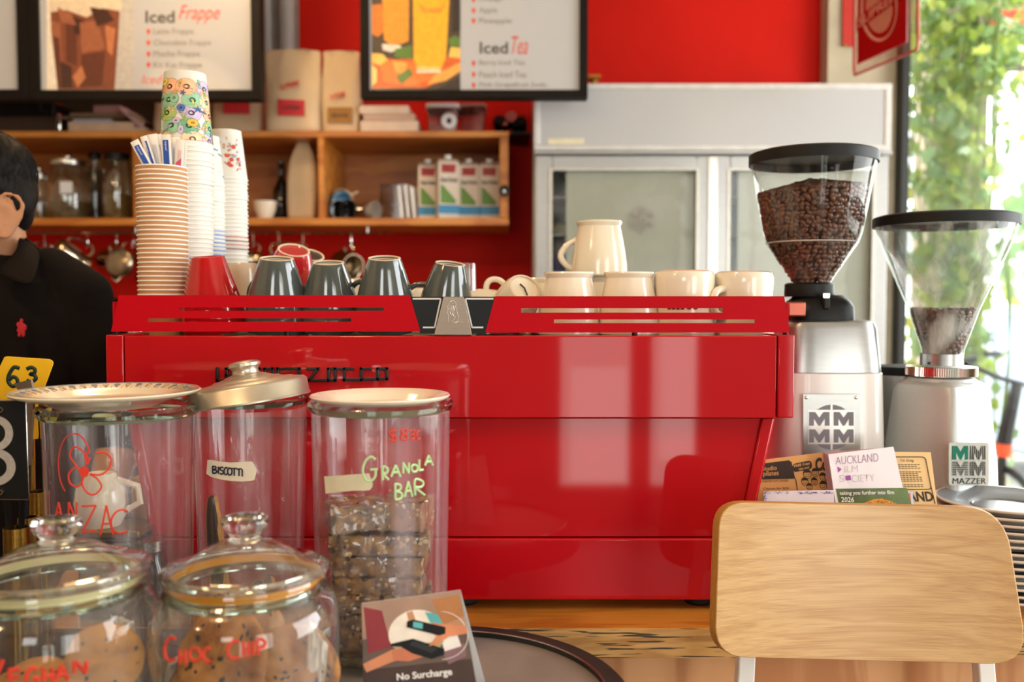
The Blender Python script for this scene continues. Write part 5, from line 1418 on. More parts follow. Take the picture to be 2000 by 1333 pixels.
MB().lathe([(0, 0), (.026, 0), (.033, .014), (.036, .034), (.032, .055), (.022, .068), (.020, .074), (.018, .074), (.018, .066), (0, .06)], 40, (WX(190, 1.285), 1.285, jz)).build('jug_body', m_white_cer, pt)
MB().tube([(WX(190, 1.285) + .033, 1.285, jz + .02), (WX(190, 1.285) + .055, 1.285, jz + .032), (WX(190, 1.285) + .052, 1.285, jz + .055), (WX(190, 1.285) + .024, 1.285, jz + .064)], .005, n=10).build('handle', m_white_cer, pt)
dj = thing('small_jar', 'small dark glass jar beside the machine foot behind the left jar', 'jar', (WX(282, 1.25), 1.25, CT))
MB().lathe([(0, 0), (.022, 0), (.024, .006), (.024, .075), (.018, .088), (.018, .1), (0, .1)], 32, (WX(282, 1.235) - .006, 1.252, CT)).build('jar_body', M('smoky_glass', '2A2420', 0.08, coat=.6, var=.2), dj)
MB().lathe([(0, .1), (.020, .1), (.020, .114), (0, .115)], 32, (WX(282, 1.235) - .006, 1.252, CT)).build('jar_lid', m_steel, dj)
wb = thing('wooden_block', 'small stained wooden box seen through the tall left jar', 'box', (WX(268, 1.33), 1.33, CT))
MB().box(WX(246, 1.335), WX(285, 1.335), 1.34, 1.37, CT, WZ(935, 1.335)).build('box_body', M('warm_block', 'B4834C', 0.5, var=.15, scale=12), wb, bevel=.003)

# ================================================================ card stand "No Surcharge"
tlc = W(706, 1180, .895); trc = W(899, 1154, .90); blc = W(712, 1432, .862); brc = W(944, 1432, .868)
zb_ = TZ - .006 + .0015; blc.z = zb_; brc.z = zb_
fcard = quad_fn(tlc, trc, brc, blc)
cd = thing('card_sign', 'folded counter card with a contactless payment photo reading No Surcharge', 'sign', (blc + brc) / 2)
def card_solid(mb, fn, d0, d1):
    mb.prism([(0, 0), (1, 0), (1, 1), (0, 1)], 0, fn=lambda u, v, d: fn(u, v, d0 if d == 0 else d1))
mb = MB()
vf = [mb._v(fcard(u, v, 0)) for u, v in ((0, 0), (1, 0), (1, 1), (0, 1))]; vbk = [mb._v(fcard(u, v, -.0008)) for u, v in ((0, 0), (1, 0), (1, 1), (0, 1))]
mb.face(vf); mb.face(vbk[::-1])
for k in range(4): mb.face([vf[k], vbk[k], vbk[(k + 1) % 4], vf[(k + 1) % 4]])
mb.build('front_leaf', M('card_dark', '3A3534', 0.5, spec=.2, var=.1), cd)
mb = MB(); o_ = Vector((0.0, .085, 0))
q = [tlc + Vector((0, .001, 0)), trc + Vector((0, .001, 0)), brc + o_, blc + o_ + Vector((-.004, 0, 0))]
vf = [mb._v(p) for p in q]; vbk = [mb._v(p + Vector((0, .001, 0))) for p in q]; mb.face(vf); mb.face(vbk[::-1])
for k in range(4): mb.face([vf[k], vbk[k], vbk[(k + 1) % 4], vf[(k + 1) % 4]])
mb.build('back_leaf', m_paper, cd)
pc = lambda u, v: u
mb = MB()
cols = ['A88A78', '8E3A40', '6A5A52', 'C0906C', 'F0E6D8', '4A3B36', '1C1B1E', '5FB3B8', 'D98E68', 'C87A5C', 'B8A878', '8A6A70', 'EFEAE4', '2E3438', 'B47C50']
mats_c = [M('card_print_' + c, c, 0.5, spec=.2, var=.1, scale=40) for c in cols]
def cp(mi, pts, d): mb.mi = mi; mb.poly(pts, fcard, d)
# photograph area, soft bands from light top to dark bottom
cp(0, [(0.0, 0), (1, 0), (1, .26), (0, .30)], .0002); cp(2, [(0, .30), (1, .26), (1, .52), (0, .55)], .0002); cp(5, [(0, .55), (1, .52), (1, .72), (0, .72)], .0002)
cp(1, [(.02, .03), (.2, .08), (.27, .38), (.05, .42)], .0003); cp(14, [(.70, .04), (.98, .03), (.99, .22), (.78, .24)], .0003); cp(3, [(.82, .24), (.99, .2), (.99, .3), (.8, .33)], .0004)
cp(11, [(.72, .42), (.96, .40), (.95, .50), (.78, .55)], .0003); cp(12, [(.74, .35), (.9, .33), (.92, .42), (.76, .45)], .00035)
cir = [(.52 + .27 * math.cos(t), .29 + .185 * math.sin(t)) for t in [2 * PI * k / 36 for k in range(36)]]
cp(4, cir, .0005)
cp(10, [(.52 + .27 * math.cos(t), .29 + .185 * math.sin(t)) for t in [R(a) for a in range(25, 156, 6)]], .0006)
cp(7, [(.62, .13), (.74, .16), (.79, .26), (.66, .22)], .0006)
cp(3, [(.44, .12), (.50, .11), (.54, .24), (.46, .22)], .00055)
# lower hand + card terminal
cp(8, [(.0, .50), (.28, .40), (.42, .42), (.44, .47), (.27, .50), (.03, .57)], .0007); cp(9, [(.27, .41), (.45, .38), (.50, .44), (.60, .47), (.42, .505), (.28, .49)], .0008)
cp(6, [(.27, .355), (.48, .33), (.76, .43), (.75, .475), (.63, .50), (.46, .445), (.36, .385), (.27, .375)], .0010)
cp(13, [(.48, .345), (.70, .425), (.64, .455), (.44, .375)], .0011)
# upper hand + phone
cp(8, [(1.0, .27), (.84, .25), (.68, .22), (.63, .27), (.70, .33), (.62, .40), (.70, .39), (.82, .34), (1.0, .33)], .0012)
cp(6, [(.44, .19), (.50, .18), (.80, .265), (.79, .315), (.73, .325), (.43, .235)], .0014); cp(7, [(.50, .195), (.59, .218), (.58, .262), (.49, .24)], .0016)
mb.mi = 12
mb.tube([fcard(.52 + .27 * math.cos(t) * 1.0 + .21, .29 + .185 * math.sin(t) + .035, .0006) for t in [R(a) for a in range(-80, 100, 9)]], .0004, n=4)
pr = mb.build('photo_print', mats_c, cd, recalc=False, smooth=0)
mb = MB(); mb.text('No Surcharge', (.30, .595, .80, .665), lambda u, v, d: fcard(u, v - .035 * (u - .3) , d), d=.0006, bold=.025); mb.build('lettering', m_paper, cd)

# ================================================================ table numbers at far left
m_brass = M('aged_brass', 'A8803A', 0.25, metal=1, var=.12, scale=50, stretch=(1, 1, 10))
def plate_solid(mb, pts, fn, th):
    va = [mb._v(fn(u, v, 0)) for u, v in pts]; vb = [mb._v(fn(u, v, -th)) for u, v in pts]; mb.face(va); mb.face(vb[::-1])
    for k in range(len(va)): mb.face([va[k], vb[k], vb[(k + 1) % len(va)], va[(k + 1) % len(va)]])
def tnum(lab, px, Y, rbase, hbase, prods, group='table number stands at the till'):
    x = WX(px, Y); t = thing('table_number', lab, 'table number', (x, Y, CT), group)
    MB().lathe([(0, 0), (rbase * 1.25, 0), (rbase * 1.25, .004), (rbase, .006), (rbase, hbase), (rbase * .8, hbase), (rbase * .8, .02), (0, .02)], 32, (x, Y, CT)).build('base', m_brass, t)
    return t, x
t8, x8 = tnum('black plate with a grey number 8 on thin black rods in a brass base', 22, 1.04, .014, WZ(1030, 1.04) - CT, None)
f8 = flat(1.02)
mb = MB(); plate_solid(mb, [(-80, 783), (46, 784), (49, 787), (55, 972), (52, 976), (-80, 975)], f8, .002); mb.build('plate', m_black, t8, bevel=.0008)
mb = MB(); plate_solid(mb, [(-81, 781), (47, 782), (51, 786), (57, 974), (53, 978), (-81, 977)], flat(1.0215), .0012); mb.build('plate_edge', m_chrome, t8, bevel=.0005)
mb = MB()
def ring8(cx, cy, rx, ry, w_, hh):
    n = 28
    for k in range(n):
        a, b = 2 * PI * k / n, 2 * PI * (k + 1) / n
        mb.prism([(cx + rx * math.cos(a), cy + ry * math.sin(a)), (cx + rx * math.cos(b), cy + ry * math.sin(b)), (cx + (rx - w_) * math.cos(b), cy + (ry - hh) * math.sin(b)), (cx + (rx - w_) * math.cos(a), cy + (ry - hh) * math.sin(a))], .0008, fn=f8)
ring8(-8, 847, 34, 34, 15, 14); ring8(-9, 913, 40, 36, 17, 15)
mb.build('number', M('worn_grey_paint', 'A39B90', 0.6, var=.1, scale=200), t8)
for v in (801, 962): MB().lathe([(.0018, .0005), (.0035, .0005), (.0030, .002), (.0018, .002)], 16).build('rivet', m_chrome, t8, local=True).matrix_basis = Matrix.Translation(f8(2, v, 0) - Vector((x8, 1.04, CT))) @ Matrix.Rotation(PI / 2, 4, 'X')
MB().tube([W(14, 975, 1.024), W(16, 1000, 1.028), W(22, 1090, 1.04)], .0032, n=10).build('rod', m_black, t8)
MB().tube([W(44, 975, 1.024), W(42, 1033, 1.036), W(40, 1080, 1.04)], .0032, n=10).build('rod', m_black, t8)
MB().lathe([(.008, 0), (.009, 0), (.009, WZ(1030, 1.04) - WZ(1085, 1.04)), (.008, WZ(1030, 1.04) - WZ(1085, 1.04))], 24, (W(40, 1080, 1.04).x, 1.04, WZ(1085, 1.04))).build('sleeve', m_brass, t8)
t63, x63 = tnum('yellow card with a handwritten 63 on a stand at the far left', 65, 1.16, .014, WZ(960, 1.16) - CT, None)
f63 = flat(1.15)
mb = MB(); plate_solid(mb, [(8, 698), (14, 696.5), (97, 702), (103, 706), (104, 711), (86, 760), (72, 800), (75, 850), (74, 858), (-40, 870), (-22, 760)], f63, .0015); mb.build('card', M('yellow_card', 'E0AE12', 0.4, var=.06, scale=10), t63, bevel=.0006)
mb = MB(); hand(mb, [('6', 14, 717, 41, 755), ('3', 50, 718, 72, 746)], f63, .0024, nrm=(0, -1, 0)); mb.build('number', M('dark_green_marker', '12291C', 0.4), t63)
MB().tube([W(64, 858, 1.157), W(65, 1000, 1.16)], .003, n=8).build('rod', m_brass, t63)
tg_, xg_ = tnum('narrow grey metal plate stand turned edge-on beside the yellow card', 46, 1.10, .012, WZ(1010, 1.10) - CT, None)
mb = MB(); mb.prism([W(26, 750, 1.105), W(60, 742, 1.095), W(66, 772, 1.093), W(57, 910, 1.095), W(52, 910, 1.105), W(48, 780, 1.105)], (.001, .003, 0)); mb.build('plate', M('dull_grey_metal', '7E726A', 0.4, metal=.6), tg_)
MB().tube([W(55, 908, 1.102), W(50, 1060, 1.10)], .003, n=8).build('rod', m_black, tg_)

# ================================================================ chair in front of the counter
m_oak = wood('natural_oak_veneer', 'B07C40', 'DDB67C', 0.36, 4.2, (.8, 4, 11), 4.0, coat=.15, fine=.82, bump=.1)
m_plyedge = M('plywood_edge', 'B5803C', 0.5, scale=12, var=.2, stretch=(60, 60, 1))
m_wmetal = M('white_powder_coat', 'E6E2DA', 0.35, var=.02)
YC = 1.13
chr_ = thing('folding_chair', 'oak-backed chair with white metal legs in front of the counter', 'chair', (WX(1690, YC), YC - .14, 0))
# backrest outline in px, rounded corners
def corner(p, a, b, r, n=7):
    p, a, b = Vector(p), Vector(a), Vector(b); u = (a - p).normalized(); v = (b - p).normalized(); out = []
    s0 = p + u * r; s1_ = p + v * r
    for k in range(n + 1):
        t = k / n; out.append(tuple((s0 * (1 - t) ** 2 + p * 2 * t * (1 - t) + s1_ * t * t)))
    return out
TL, TR, BR_, BL = (1406, 981), (1962, 993), (2010, 1300), (1396, 1284)
ol = corner(TL, BL, TR, 52) + corner(TR, TL, BR_, 82) + corner(BR_, TR, BL, 78) + corner(BL, BR_, TL, 62)
dense = []
for i, p in enumerate(ol):
    q = ol[(i + 1) % len(ol)]; L_ = math.dist(p, q); k = max(1, int(L_ / 24))
    for j in range(k): dense.append((p[0] + (q[0] - p[0]) * j / k, p[1] + (q[1] - p[1]) * j / k))
def bow(u): t = (u - 1700) / 310; return -.030 * t * t
ctrp = (1700, 1135)
def cpos(u, v, d):
    y = YC + bow(u) + (v - 1135) / 150 * -.012 + d
    p = W(u, v, y); 
    return p
mb = MB(); front = []; back = []
rn_ = 6
def grid_ring(f): return [(ctrp[0] + (u - ctrp[0]) * f, ctrp[1] + (v - ctrp[1]) * f) for u, v in dense]
def edgepos(u, v): # back face: same world x,z as the front, further back
    p = cpos(u, v, 0); t = (u - 1700) / 310; sl = .0062 * t * abs(t); return Vector((p.x + sl, p.y + .012, p.z))
for side in (0, 1):
    prev = None
    for f in (0.06, .25, .45, .65, .82, .93, 1.0):
        ring = [mb._v(cpos(u, v, 0) if side == 0 else edgepos(u, v)) for u, v in grid_ring(f)]
        if prev:
            for k in range(len(ring)): mb.face([prev[k], prev[(k + 1) % len(ring)], ring[(k + 1) % len(ring)], ring[k]], 0)
        else: mb.face(ring, 0)
        prev = ring
    if side == 0: fr = prev
    else: bk_ = prev
for k in range(len(fr)): mb.face([fr[k], fr[(k + 1) % len(fr)], bk_[(k + 1) % len(fr)], bk_[k]], 1)
mb.build('backrest', [m_oak, m_plyedge], chr_, bevel=.0012, smooth=40)
for (ut, ub, wpx) in ((1462, 1447, 17), (1908, 1926, 16)):
    pt_ = W(ut, 1150, YC + .026); pb = W(ub, 1420, YC - .0); x_ = pt_.x
    d_ = (pb - pt_); d_ /= -d_.z
    foot = pt_ + d_ * pt_.z
    mb = MB(); hw = .0105
    def rg(c): return [(c.x - hw, c.y - hw, c.z), (c.x + hw, c.y - hw, c.z), (c.x + hw, c.y + hw, c.z), (c.x - hw, c.y + hw, c.z)]
    top_ = pt_ + Vector((0, 0, .05)) - d_ * .05; foot.z = 0; 
    mb.loft([rg(Vector((foot.x, foot.y - .03, 0))), rg(pt_)]); mb.build('rear_leg', m_wmetal, chr_, bevel=.002)
xl_, xr_ = WX(1450, YC), WX(1920, YC)
sx0, sx1 = xl_ - .005, xr_ + .005
MB().loft([superring((sx0 + sx1) / 2, YC - .20, z, (sx1 - sx0) / 2 + .0, .16, 6, 40) for z in (.62, .634)]).build('seat', m_oak, chr_, bevel=.002)
for x in (sx0 + .03, sx1 - .03):
    mb = MB(); mb.box(x - .0105, x + .0105, YC - .36, YC - .03, .598, .619); mb.build('seat_rail', m_wmetal, chr_, bevel=.002)
    mb = MB(); mb.loft([[(x - .0105, YC - .37, 0), (x + .0105, YC - .37, 0), (x + .0105, YC - .349, 0), (x - .0105, YC - .349, 0)], [(x - .0105, YC - .31, .60), (x + .0105, YC - .31, .60), (x + .0105, YC - .289, .60), (x - .0105, YC - .289, .60)]]); mb.build('front_leg', m_wmetal, chr_, bevel=.002)
for y, z in ((YC - .345, .2),): MB().box(sx0 + .03, sx1 - .03, y - .01, y + .01, z - .01, z + .01).build('footrest', m_wmetal, chr_, bevel=.002)

# ================================================================ newspapers and brochures
rk = thing('magazine_holder', 'low black wire holder on the counter for the papers behind the chair', 'holder', (WX(1650, 1.34), 1.34, CT))
hx0, hx1 = WX(1492, 1.33), WX(1836, 1.33)
MB().box(hx0, hx1, 1.285, 1.375, CT, CT + .004).build('base', m_black, rk)
for y, z in ((1.287, CT + .09), (1.375, CT + .11)):
    MB().tube([(hx0, y, CT + .004), (hx0, y, z), (hx1, y, z), (hx1, y, CT + .004)], .0025, n=8).build('wire_frame', m_black, rk)
m_news = M('peach_newsprint', 'E8B06C', 0.8, var=.03, scale=20); m_news2 = M('pale_newsprint', 'E9C68E', 0.8, var=.03, scale=20)
def sheet(name, lab, cat, pts4, Yt, Yb, mat, group=None, th=.0012, bottom_to=None):
    """pts4: TL TR BR BL px; stands on the holder base"""
    zb = CT + .0045
    TLp, TRp = W(*pts4[0], Yt), W(*pts4[1], Yt); BRp, BLp = W(*pts4[2], Yb), W(*pts4[3], Yb)
    # extend down the side edges to the holder base
    def ext(a, b): t = (zb - a.z) / (b.z - a.z); return a + (b - a) * t
    B1, B2 = ext(TLp, BLp), ext(TRp, BRp)
    tl_, tr_ = (BLp.z - TLp.z) / (B1.z - TLp.z), (BRp.z - TRp.z) / (B2.z - TRp.z)
    fn0 = quad_fn(TLp, TRp, BRp, BLp); fnl = quad_fn(TLp, TRp, B2, B1)
    t = thing(name, lab, cat, (B1 + B2) / 2, group)
    mb = MB(); plate_solid(mb, [(0, 0), (1, 0), (1, 1), (0, 1)], fnl, th); mb.build('sheet', mat, t)
    # address pages by frame pixel inside the quad (affine from TL, TR, BL)
    def fp(u, v, d):
        e1 = (pts4[1][0] - pts4[0][0], pts4[1][1] - pts4[0][1]); e2 = (pts4[3][0] - pts4[0][0], pts4[3][1] - pts4[0][1])
        det = e1[0] * e2[1] - e1[1] * e2[0]; du, dv = u - pts4[0][0], v - pts4[0][1]
        return fn0((du * e2[1] - dv * e2[0]) / det, (e1[0] * dv - e1[1] * du) / det, d + .0003)
    return t, fp
m_nink = M('newsprint_ink', '3A2C22', 0.7, var=.1)
# left newspaper
nl, fp = sheet('newspaper', 'peach community newspaper with a fitness advert and FREE Copy banner', 'newspaper', [(1487, 899), (1640, 880), (1652, 990), (1478, 990)], 1.365, 1.355, m_news)
def sk(u, v, s=-.12, u0=1487): return (u, v + s * (u - u0))
fs = lambda u, v, d: fp(u, v + (-.10) * (u - 1500), d)     # page lines rise to the right
mb = MB()
mb.poly([(1488, 905), (1540, 903), (1545, 907), (1549, 937), (1488, 936)], fs, .0001); mb.poly([(1549, 937), (1550.5, 937), (1553, 985), (1551.5, 985)], fs, .0001)
mb.poly([tuple(p) for p in rrect(1546, 903, 1583, 918, 6)], lambda u, v, d: fp(u, v - .22 * (u - 1546) + 3, d), .0001)
for i in range(4): 
    v = 943 + i * 8.5
    if i: mb.text('Classes for $50' if i == 1 else 'Pilates Wynyard Quarter', (1490, v, 1536, v + 4.5), fs, .0001)
mb.text('SMARTER, NOT LONGER.', (1488, 938, 1537, 942), fs, .0001)
mb.text('Co', (1589, 903, 1612, 926), fs, .0001, bold=.05, shear=.2)
nls = mb.build('print', m_nink, nl, recalc=False, smooth=0)
mb = MB(); mb.text('studio', (1489, 911, 1516, 919), fs, .0003, bold=.01); mb.text('pilates', (1490, 920, 1519, 932), fs, .0003, bold=.01)
mb.text('FREE Copy', (1549, 905, 1580, 910.5), lambda u, v, d: fp(u, v - .22 * (u - 1546) + 3, d), .0003, bold=.03); mb.text('take one!', (1557, 912, 1577, 916), lambda u, v, d: fp(u, v - .22 * (u - 1546) + 3, d), .0003, bold=.02)
mb.build('reversed_print', m_news, nl, recalc=False, smooth=0)
# crowd of little cartoon faces (generic)
mb = MB(); rr9 = random.Random(4)
for (u, v, r_) in ((1572, 930, 7), (1587, 928, 6), (1600, 936, 6), (1566, 943, 6), (1583, 943, 5.5), (1598, 950, 6), (1609, 945, 5), (1573, 952, 5)):
    n = 14
    mb.tube([fs(u + r_ * math.cos(t), v + r_ * 1.1 * math.sin(t), .0003) for t in [2 * PI * k / n for k in range(n)]], .0004, n=4, closed=True)
    mb.poly([(u + r_ * 1.1 * math.cos(R(a)), v - 1 - r_ * 1.2 * abs(math.sin(R(a)))) for a in range(0, 181, 20)] + [(u - r_ * .7, v - r_ * .4), (u + r_ * .7, v - r_ * .4)], fs, .0002)
    for s_ in (-1, 1): mb.poly([(u + s_ * r_ * .35 + .8 * math.cos(t), v + .9 * math.sin(t)) for t in [2 * PI * k / 6 for k in range(6)]], fs, .0004)
    mb.tube([fs(u + r_ * .45 * math.cos(R(a)), v + r_ * .25 + r_ * .3 * math.sin(R(a)), .0003) for a in (20, 60, 90, 120, 160)], .0004, n=4)
mb.build('cartoon_print', m_nink, nl, recalc=False, smooth=0)
# right newspaper
nr, fq = sheet('newspaper', 'pale newspaper at the right with a boxed column and bold AND headline', 'newspaper', [(1738, 883), (1818, 884), (1831, 990), (1738, 990)], 1.358, 1.35, m_news2)
mb = MB()
bx_ = rrect(1730, 893, 1806, 957, 6)
mb.tube([fq(u + .08 * (v - 893), v, .0004) for u, v in bx_], .0006, n=4, closed=True)
fq2 = lambda u, v, d: fq(u + .08 * (v - 893), v, d)
mb.text("I'm Greg", (1757, 897, 1783, 904), fq2, .0002, shear=.3)
for i in range(13):
    if i in (3, 10): continue
    v = 907.5 + i * 3.6; x0_ = 1752; x1_ = 1799 - (i * 7) % 9
    for a in range(int((x1_ - x0_) / 6)): mb.poly([(x0_ + a * 6, v), (x0_ + a * 6 + 4.6, v), (x0_ + a * 6 + 4.6, v + 1.3), (x0_ + a * 6, v + 1.3)], fq2, .0002)
mb.text('AUCKLAND', (1700, 961, 1806, 981), fq2, .0002, bold=.03)
mb.tube([fq2(1806, 950, .0004), fq2(1807, 985, .0004)], .0006, n=4)
mb.build('print', m_nink, nr, recalc=False, smooth=0)
# brochure stack
m_broch = M('brochure_white', 'E4DCE2', 0.35, coat=.2, var=.02); m_bpink = M('brochure_edge_pink', 'B89094', 0.5, var=.1)
m_bgreen = M('brochure_green', '3E4A1E', 0.4, var=.3, scale=30, col2='5E7A26')
for i in range(4):
    o5 = i * 3.6
    last = i == 3
    t, fb_ = sheet('brochure', 'front brochure printed AUCKLAND FILM SOCIETY 2026' if last else ['rearmost film brochure of the fanned stack', 'second film brochure from the back of the stack', 'film brochure just behind the front one'][i], 'brochure',
              [(1607 + o5, 884 + o5 * .35), (1745 - (3 - i) * 3, 873 + (3 - i) * .5), (1772 - (3 - i) * 3, 990), (1622 + o5, 990)], 1.338 - i * .004, 1.325 - i * .004, m_broch if last else m_bpink, 'film brochures fanned on the counter', th=.0016)
mb = MB()
c_ = lambda u, v, d: fb_(u, v - .082 * (u - 1618), d)
gp = lambda u, v, d: fb_(u, v, d)
mb.mi = 0; mb.poly([(1632, 955), (1762, 943), (1772, 989), (1639, 989)], gp, .0001)
gpn = mb.build('photo_band', m_bgreen, t, recalc=False, smooth=0)
mb = MB(); rr9 = random.Random(2)
mb.poly([(1678, 990), (1684, 977), (1700, 969), (1716, 966), (1734, 970), (1750, 978), (1762, 990)], gp, .0003)
for k in range(60):
    a = rr9.uniform(0, 1); u = 1680 + 78 * a; v = 989 - 18 * math.sin(PI * a) * rr9.uniform(.3, 1)
    mb.tube([gp(u, v, .0005), gp(u + rr9.uniform(-4, 4), v - rr9.uniform(2, 6), .0005), gp(u + rr9.uniform(-7, 8), v - rr9.uniform(0, 5), .0005)], .0004, n=4)
mb.build('orange_hair_print', M('orange_print', 'C8801E', 0.5, var=.4, scale=200, col2='E8A838'), t, recalc=False, smooth=0)
mb = MB(); mb.text('taking you further into film', (1639, 958.5, 1738, 967.5), lambda u, v, d: fb_(u, v - .105 * (u - 1639) + 1, d), .0003, bold=.012); mb.text('2026', (1642, 972.5, 1665, 982), c_, .0003, bold=.012)
mb.build('white_lettering', m_paper, t, recalc=False, smooth=0)
m_purp = M('purple_print', '9A3A9C', 0.4); m_thin = M('thin_mauve_print', '9A7A96', 0.4); m_vthin = M('pale_grey_print', 'C4BCC4', 0.4)
fu = lambda u, v, d: fb_(u, v - .10 * (u - 1632), d)
mb = MB(); mb.text('AUCKLAND', (1632, 893, 1714, 908), fu, .0003, bold=-.012); mb.build('title_lettering', m_thin, t, recalc=False, smooth=0)
mb = MB(); mb.text('ILM', (1649, 912, 1674, 924), fu, .0003, bold=-.018); mb.text('S', (1639, 929, 1648, 942), fu, .0003, bold=-.018); mb.text('CIETY', (1662, 930, 1704, 943), fu, .0003, bold=-.018); mb.build('pale_lettering', m_vthin, t, recalc=False, smooth=0)
mb = MB(); mb.poly([(1635, 912), (1643, 917), (1637, 924)], fu, .0003); mb.poly([(1650.5, 930.5), (1659.5, 930), (1660.5, 939), (1651.5, 939.5)], fu, .0003); mb.build('purple_marks', m_purp, t, recalc=False, smooth=0)
# purple-edged leaflet and an orange-blue one
lf, fl_ = sheet('leaflet', 'white leaflet with a purple floral edge in front of the left newspaper', 'leaflet', [(1491, 960), (1628, 958), (1630, 992), (1493, 992)], 1.315, 1.312, M('leaflet_white', 'E6DEEA', 0.4, var=.02))
mb = MB(); rr9 = random.Random(8)
for k in range(150):
    u = 1492 + rr9.random() ** .9 * 134; v = 960.5 + rr9.random() * 4.0
    if rr9.random() < .3: u = 1492 + rr9.random() * 4; v = 960 + rr9.random() * 28
    if 1540 < u < 1560: continue
    mb.tube([fl_(u, v, .0003), fl_(u + rr9.uniform(-3, 3), v + rr9.uniform(-1.5, 1.5), .0003)], .00035, n=4)
mb.build('floral_print', M('violet_print', '5A5298', 0.5), lf, recalc=False, smooth=0)
ob, fo = sheet('leaflet', 'narrow blue-white leaflet with an orange bar beside the front brochure', 'leaflet', [(1764, 960), (1783, 961), (1784, 992), (1764, 992)], 1.342, 1.338, M('leaflet_blue', 'C6D2E8', 0.4, var=.15, scale=150))
mb = MB(); mb.poly([(1773, 964), (1778, 964), (1779, 991), (1774, 991)], fo, .0002); mb.build('orange_bar', M('leaflet_orange', 'E86A24', 0.5), ob, recalc=False)

# ================================================================ saucer stack
m_sg = M('slate_saucer_glaze', '6E7276', 0.3, coat=.2, var=.04, scale=8); m_sw = M('cream_saucer_rim', 'E0D0BE', 0.3, coat=.3, var=.03)
m_sd = M('dark_saucer_glaze', '23303A', 0.15, coat=.6, var=.05); m_sw2 = M('white_saucer_glaze', 'E9E4DC', 0.2, coat=.5, var=.02)
SY = 1.36; SX = WX(1974, SY); sr = S(131, SY)
def saucer(lab, m_top):
    root = thing('saucer', lab, 'saucer', group='saucers stacked at the right end of the counter'); r = sr
    MB().lathe([(0, .003), (r * .38, .003), (r * .4, 0), (r * .44, 0), (r * .46, .004), (r * .8, .0105), (r * .985, .0165), (r, .0185)], 80).build('underside', m_sw, root)
    MB().lathe([(r, .0185), (r * .99, .0200), (r * .955, .0198)], 80).build('rim', m_sw, root)
    MB().lathe([(r * .955, .0198), (r * .8, .0150), (r * .55, .0105), (r * .50, .0082), (r * .49, .0094), (r * .47, .0098), (r * .45, .0080), (0, .0072)], 80).build('well', m_top, root)
    return root
zt5 = WZ(974, SY); ns = 14; stp = (zt5 - .020 - CT) / (ns - 1)
protoS = {}
for k in range(ns):
    top_ = k == ns - 1
    key = 'g' if top_ or k % 5 == 0 else ('d' if k % 3 == 1 else 'w')
    lab = 'slate-grey cream-rimmed saucer on top of the stack beside the silver grinder' if top_ else {'g': 'slate-grey saucer inside the stack beside the silver grinder', 'd': 'dark-glazed saucer inside the stack beside the silver grinder', 'w': 'white saucer inside the stack beside the silver grinder'}[key]
    if key not in protoS: protoS[key] = saucer(lab, {'g': m_sg, 'd': m_sd, 'w': m_sw2}[key]); o = protoS[key]
    else: o = dup(protoS[key], label=lab)
    o.location = (SX + random.uniform(-.0015, .0015) + (.002 if top_ else 0), SY + random.uniform(-.0015, .0015), CT + .0003 + k * stp)
# ================================================================ wall shelf
YS0, YS1 = 3.12, 3.44
m_shelf = wood('honey_pine', 'A85E16', 'C88030', 0.45, 3.5, (1.2, 6, 6), 2.0, coat=.15, fine=.35)
m_shelfd = wood('honey_pine_back', 'A25A1A', 'BC7428', 0.5, 2.6, (1.0, 6, 5), 2.0, coat=.1, fine=.3)
zs_t1, zs_t0 = WZ(256, YS0), WZ(268, YS0); zs_b1, zs_b0 = WZ(426, YS0), WZ(440, YS0)
xsR = WX(994, YS0); xsL = -2.35
sh = thing('wall_shelf', 'long honey-pine pigeonhole shelf on the red wall', 'shelf', ((xsL + xsR) / 2, 3.3, zs_b0))
MB().box(xsL, xsR, YS0, YB - .001, zs_t0, zs_t1).build('top_board', m_shelf, sh, bevel=.002)
MB().box(xsL, xsR, YS0, YB - .001, zs_b0, zs_b1).build('bottom_board', m_shelf, sh, bevel=.002)
MB().box(xsL + .02, xsR - .02, YB - .012, YB - .001, zs_b1, zs_t0).build('back_panel', m_shelfd, sh)
for px, w_ in ((263, 12), (623, 12), (-180, 12)):
    MB().box(WX(px, YS0), WX(px + w_, YS0), YS0 + .002, YB - .013, zs_b1 + .0005, zs_t0 - .0005).build('divider', m_shelf, sh, bevel=.002)
MB().box(WX(976, YS0), xsR - .002, YS0 + .001, YB - .013, zs_b1 + .0005, zs_t0 - .0005).build('end_panel', m_shelf, sh, bevel=.002)
mb = MB(); zz = zs_b0 - .02
mb.tube([(xsL + .1, 3.2, zz), (WX(760, 3.2), 3.2, zz)], .004, n=8)
for x in (xsL + .2, -1.3, -.5): mb.tube([(x, 3.2, zz), (x, 3.2, zs_b0)], .004, n=6)
mb.build('hook_rail', m_steel, sh)
ZB = zs_b1 + .0006; ZT = zs_t1 + .0006
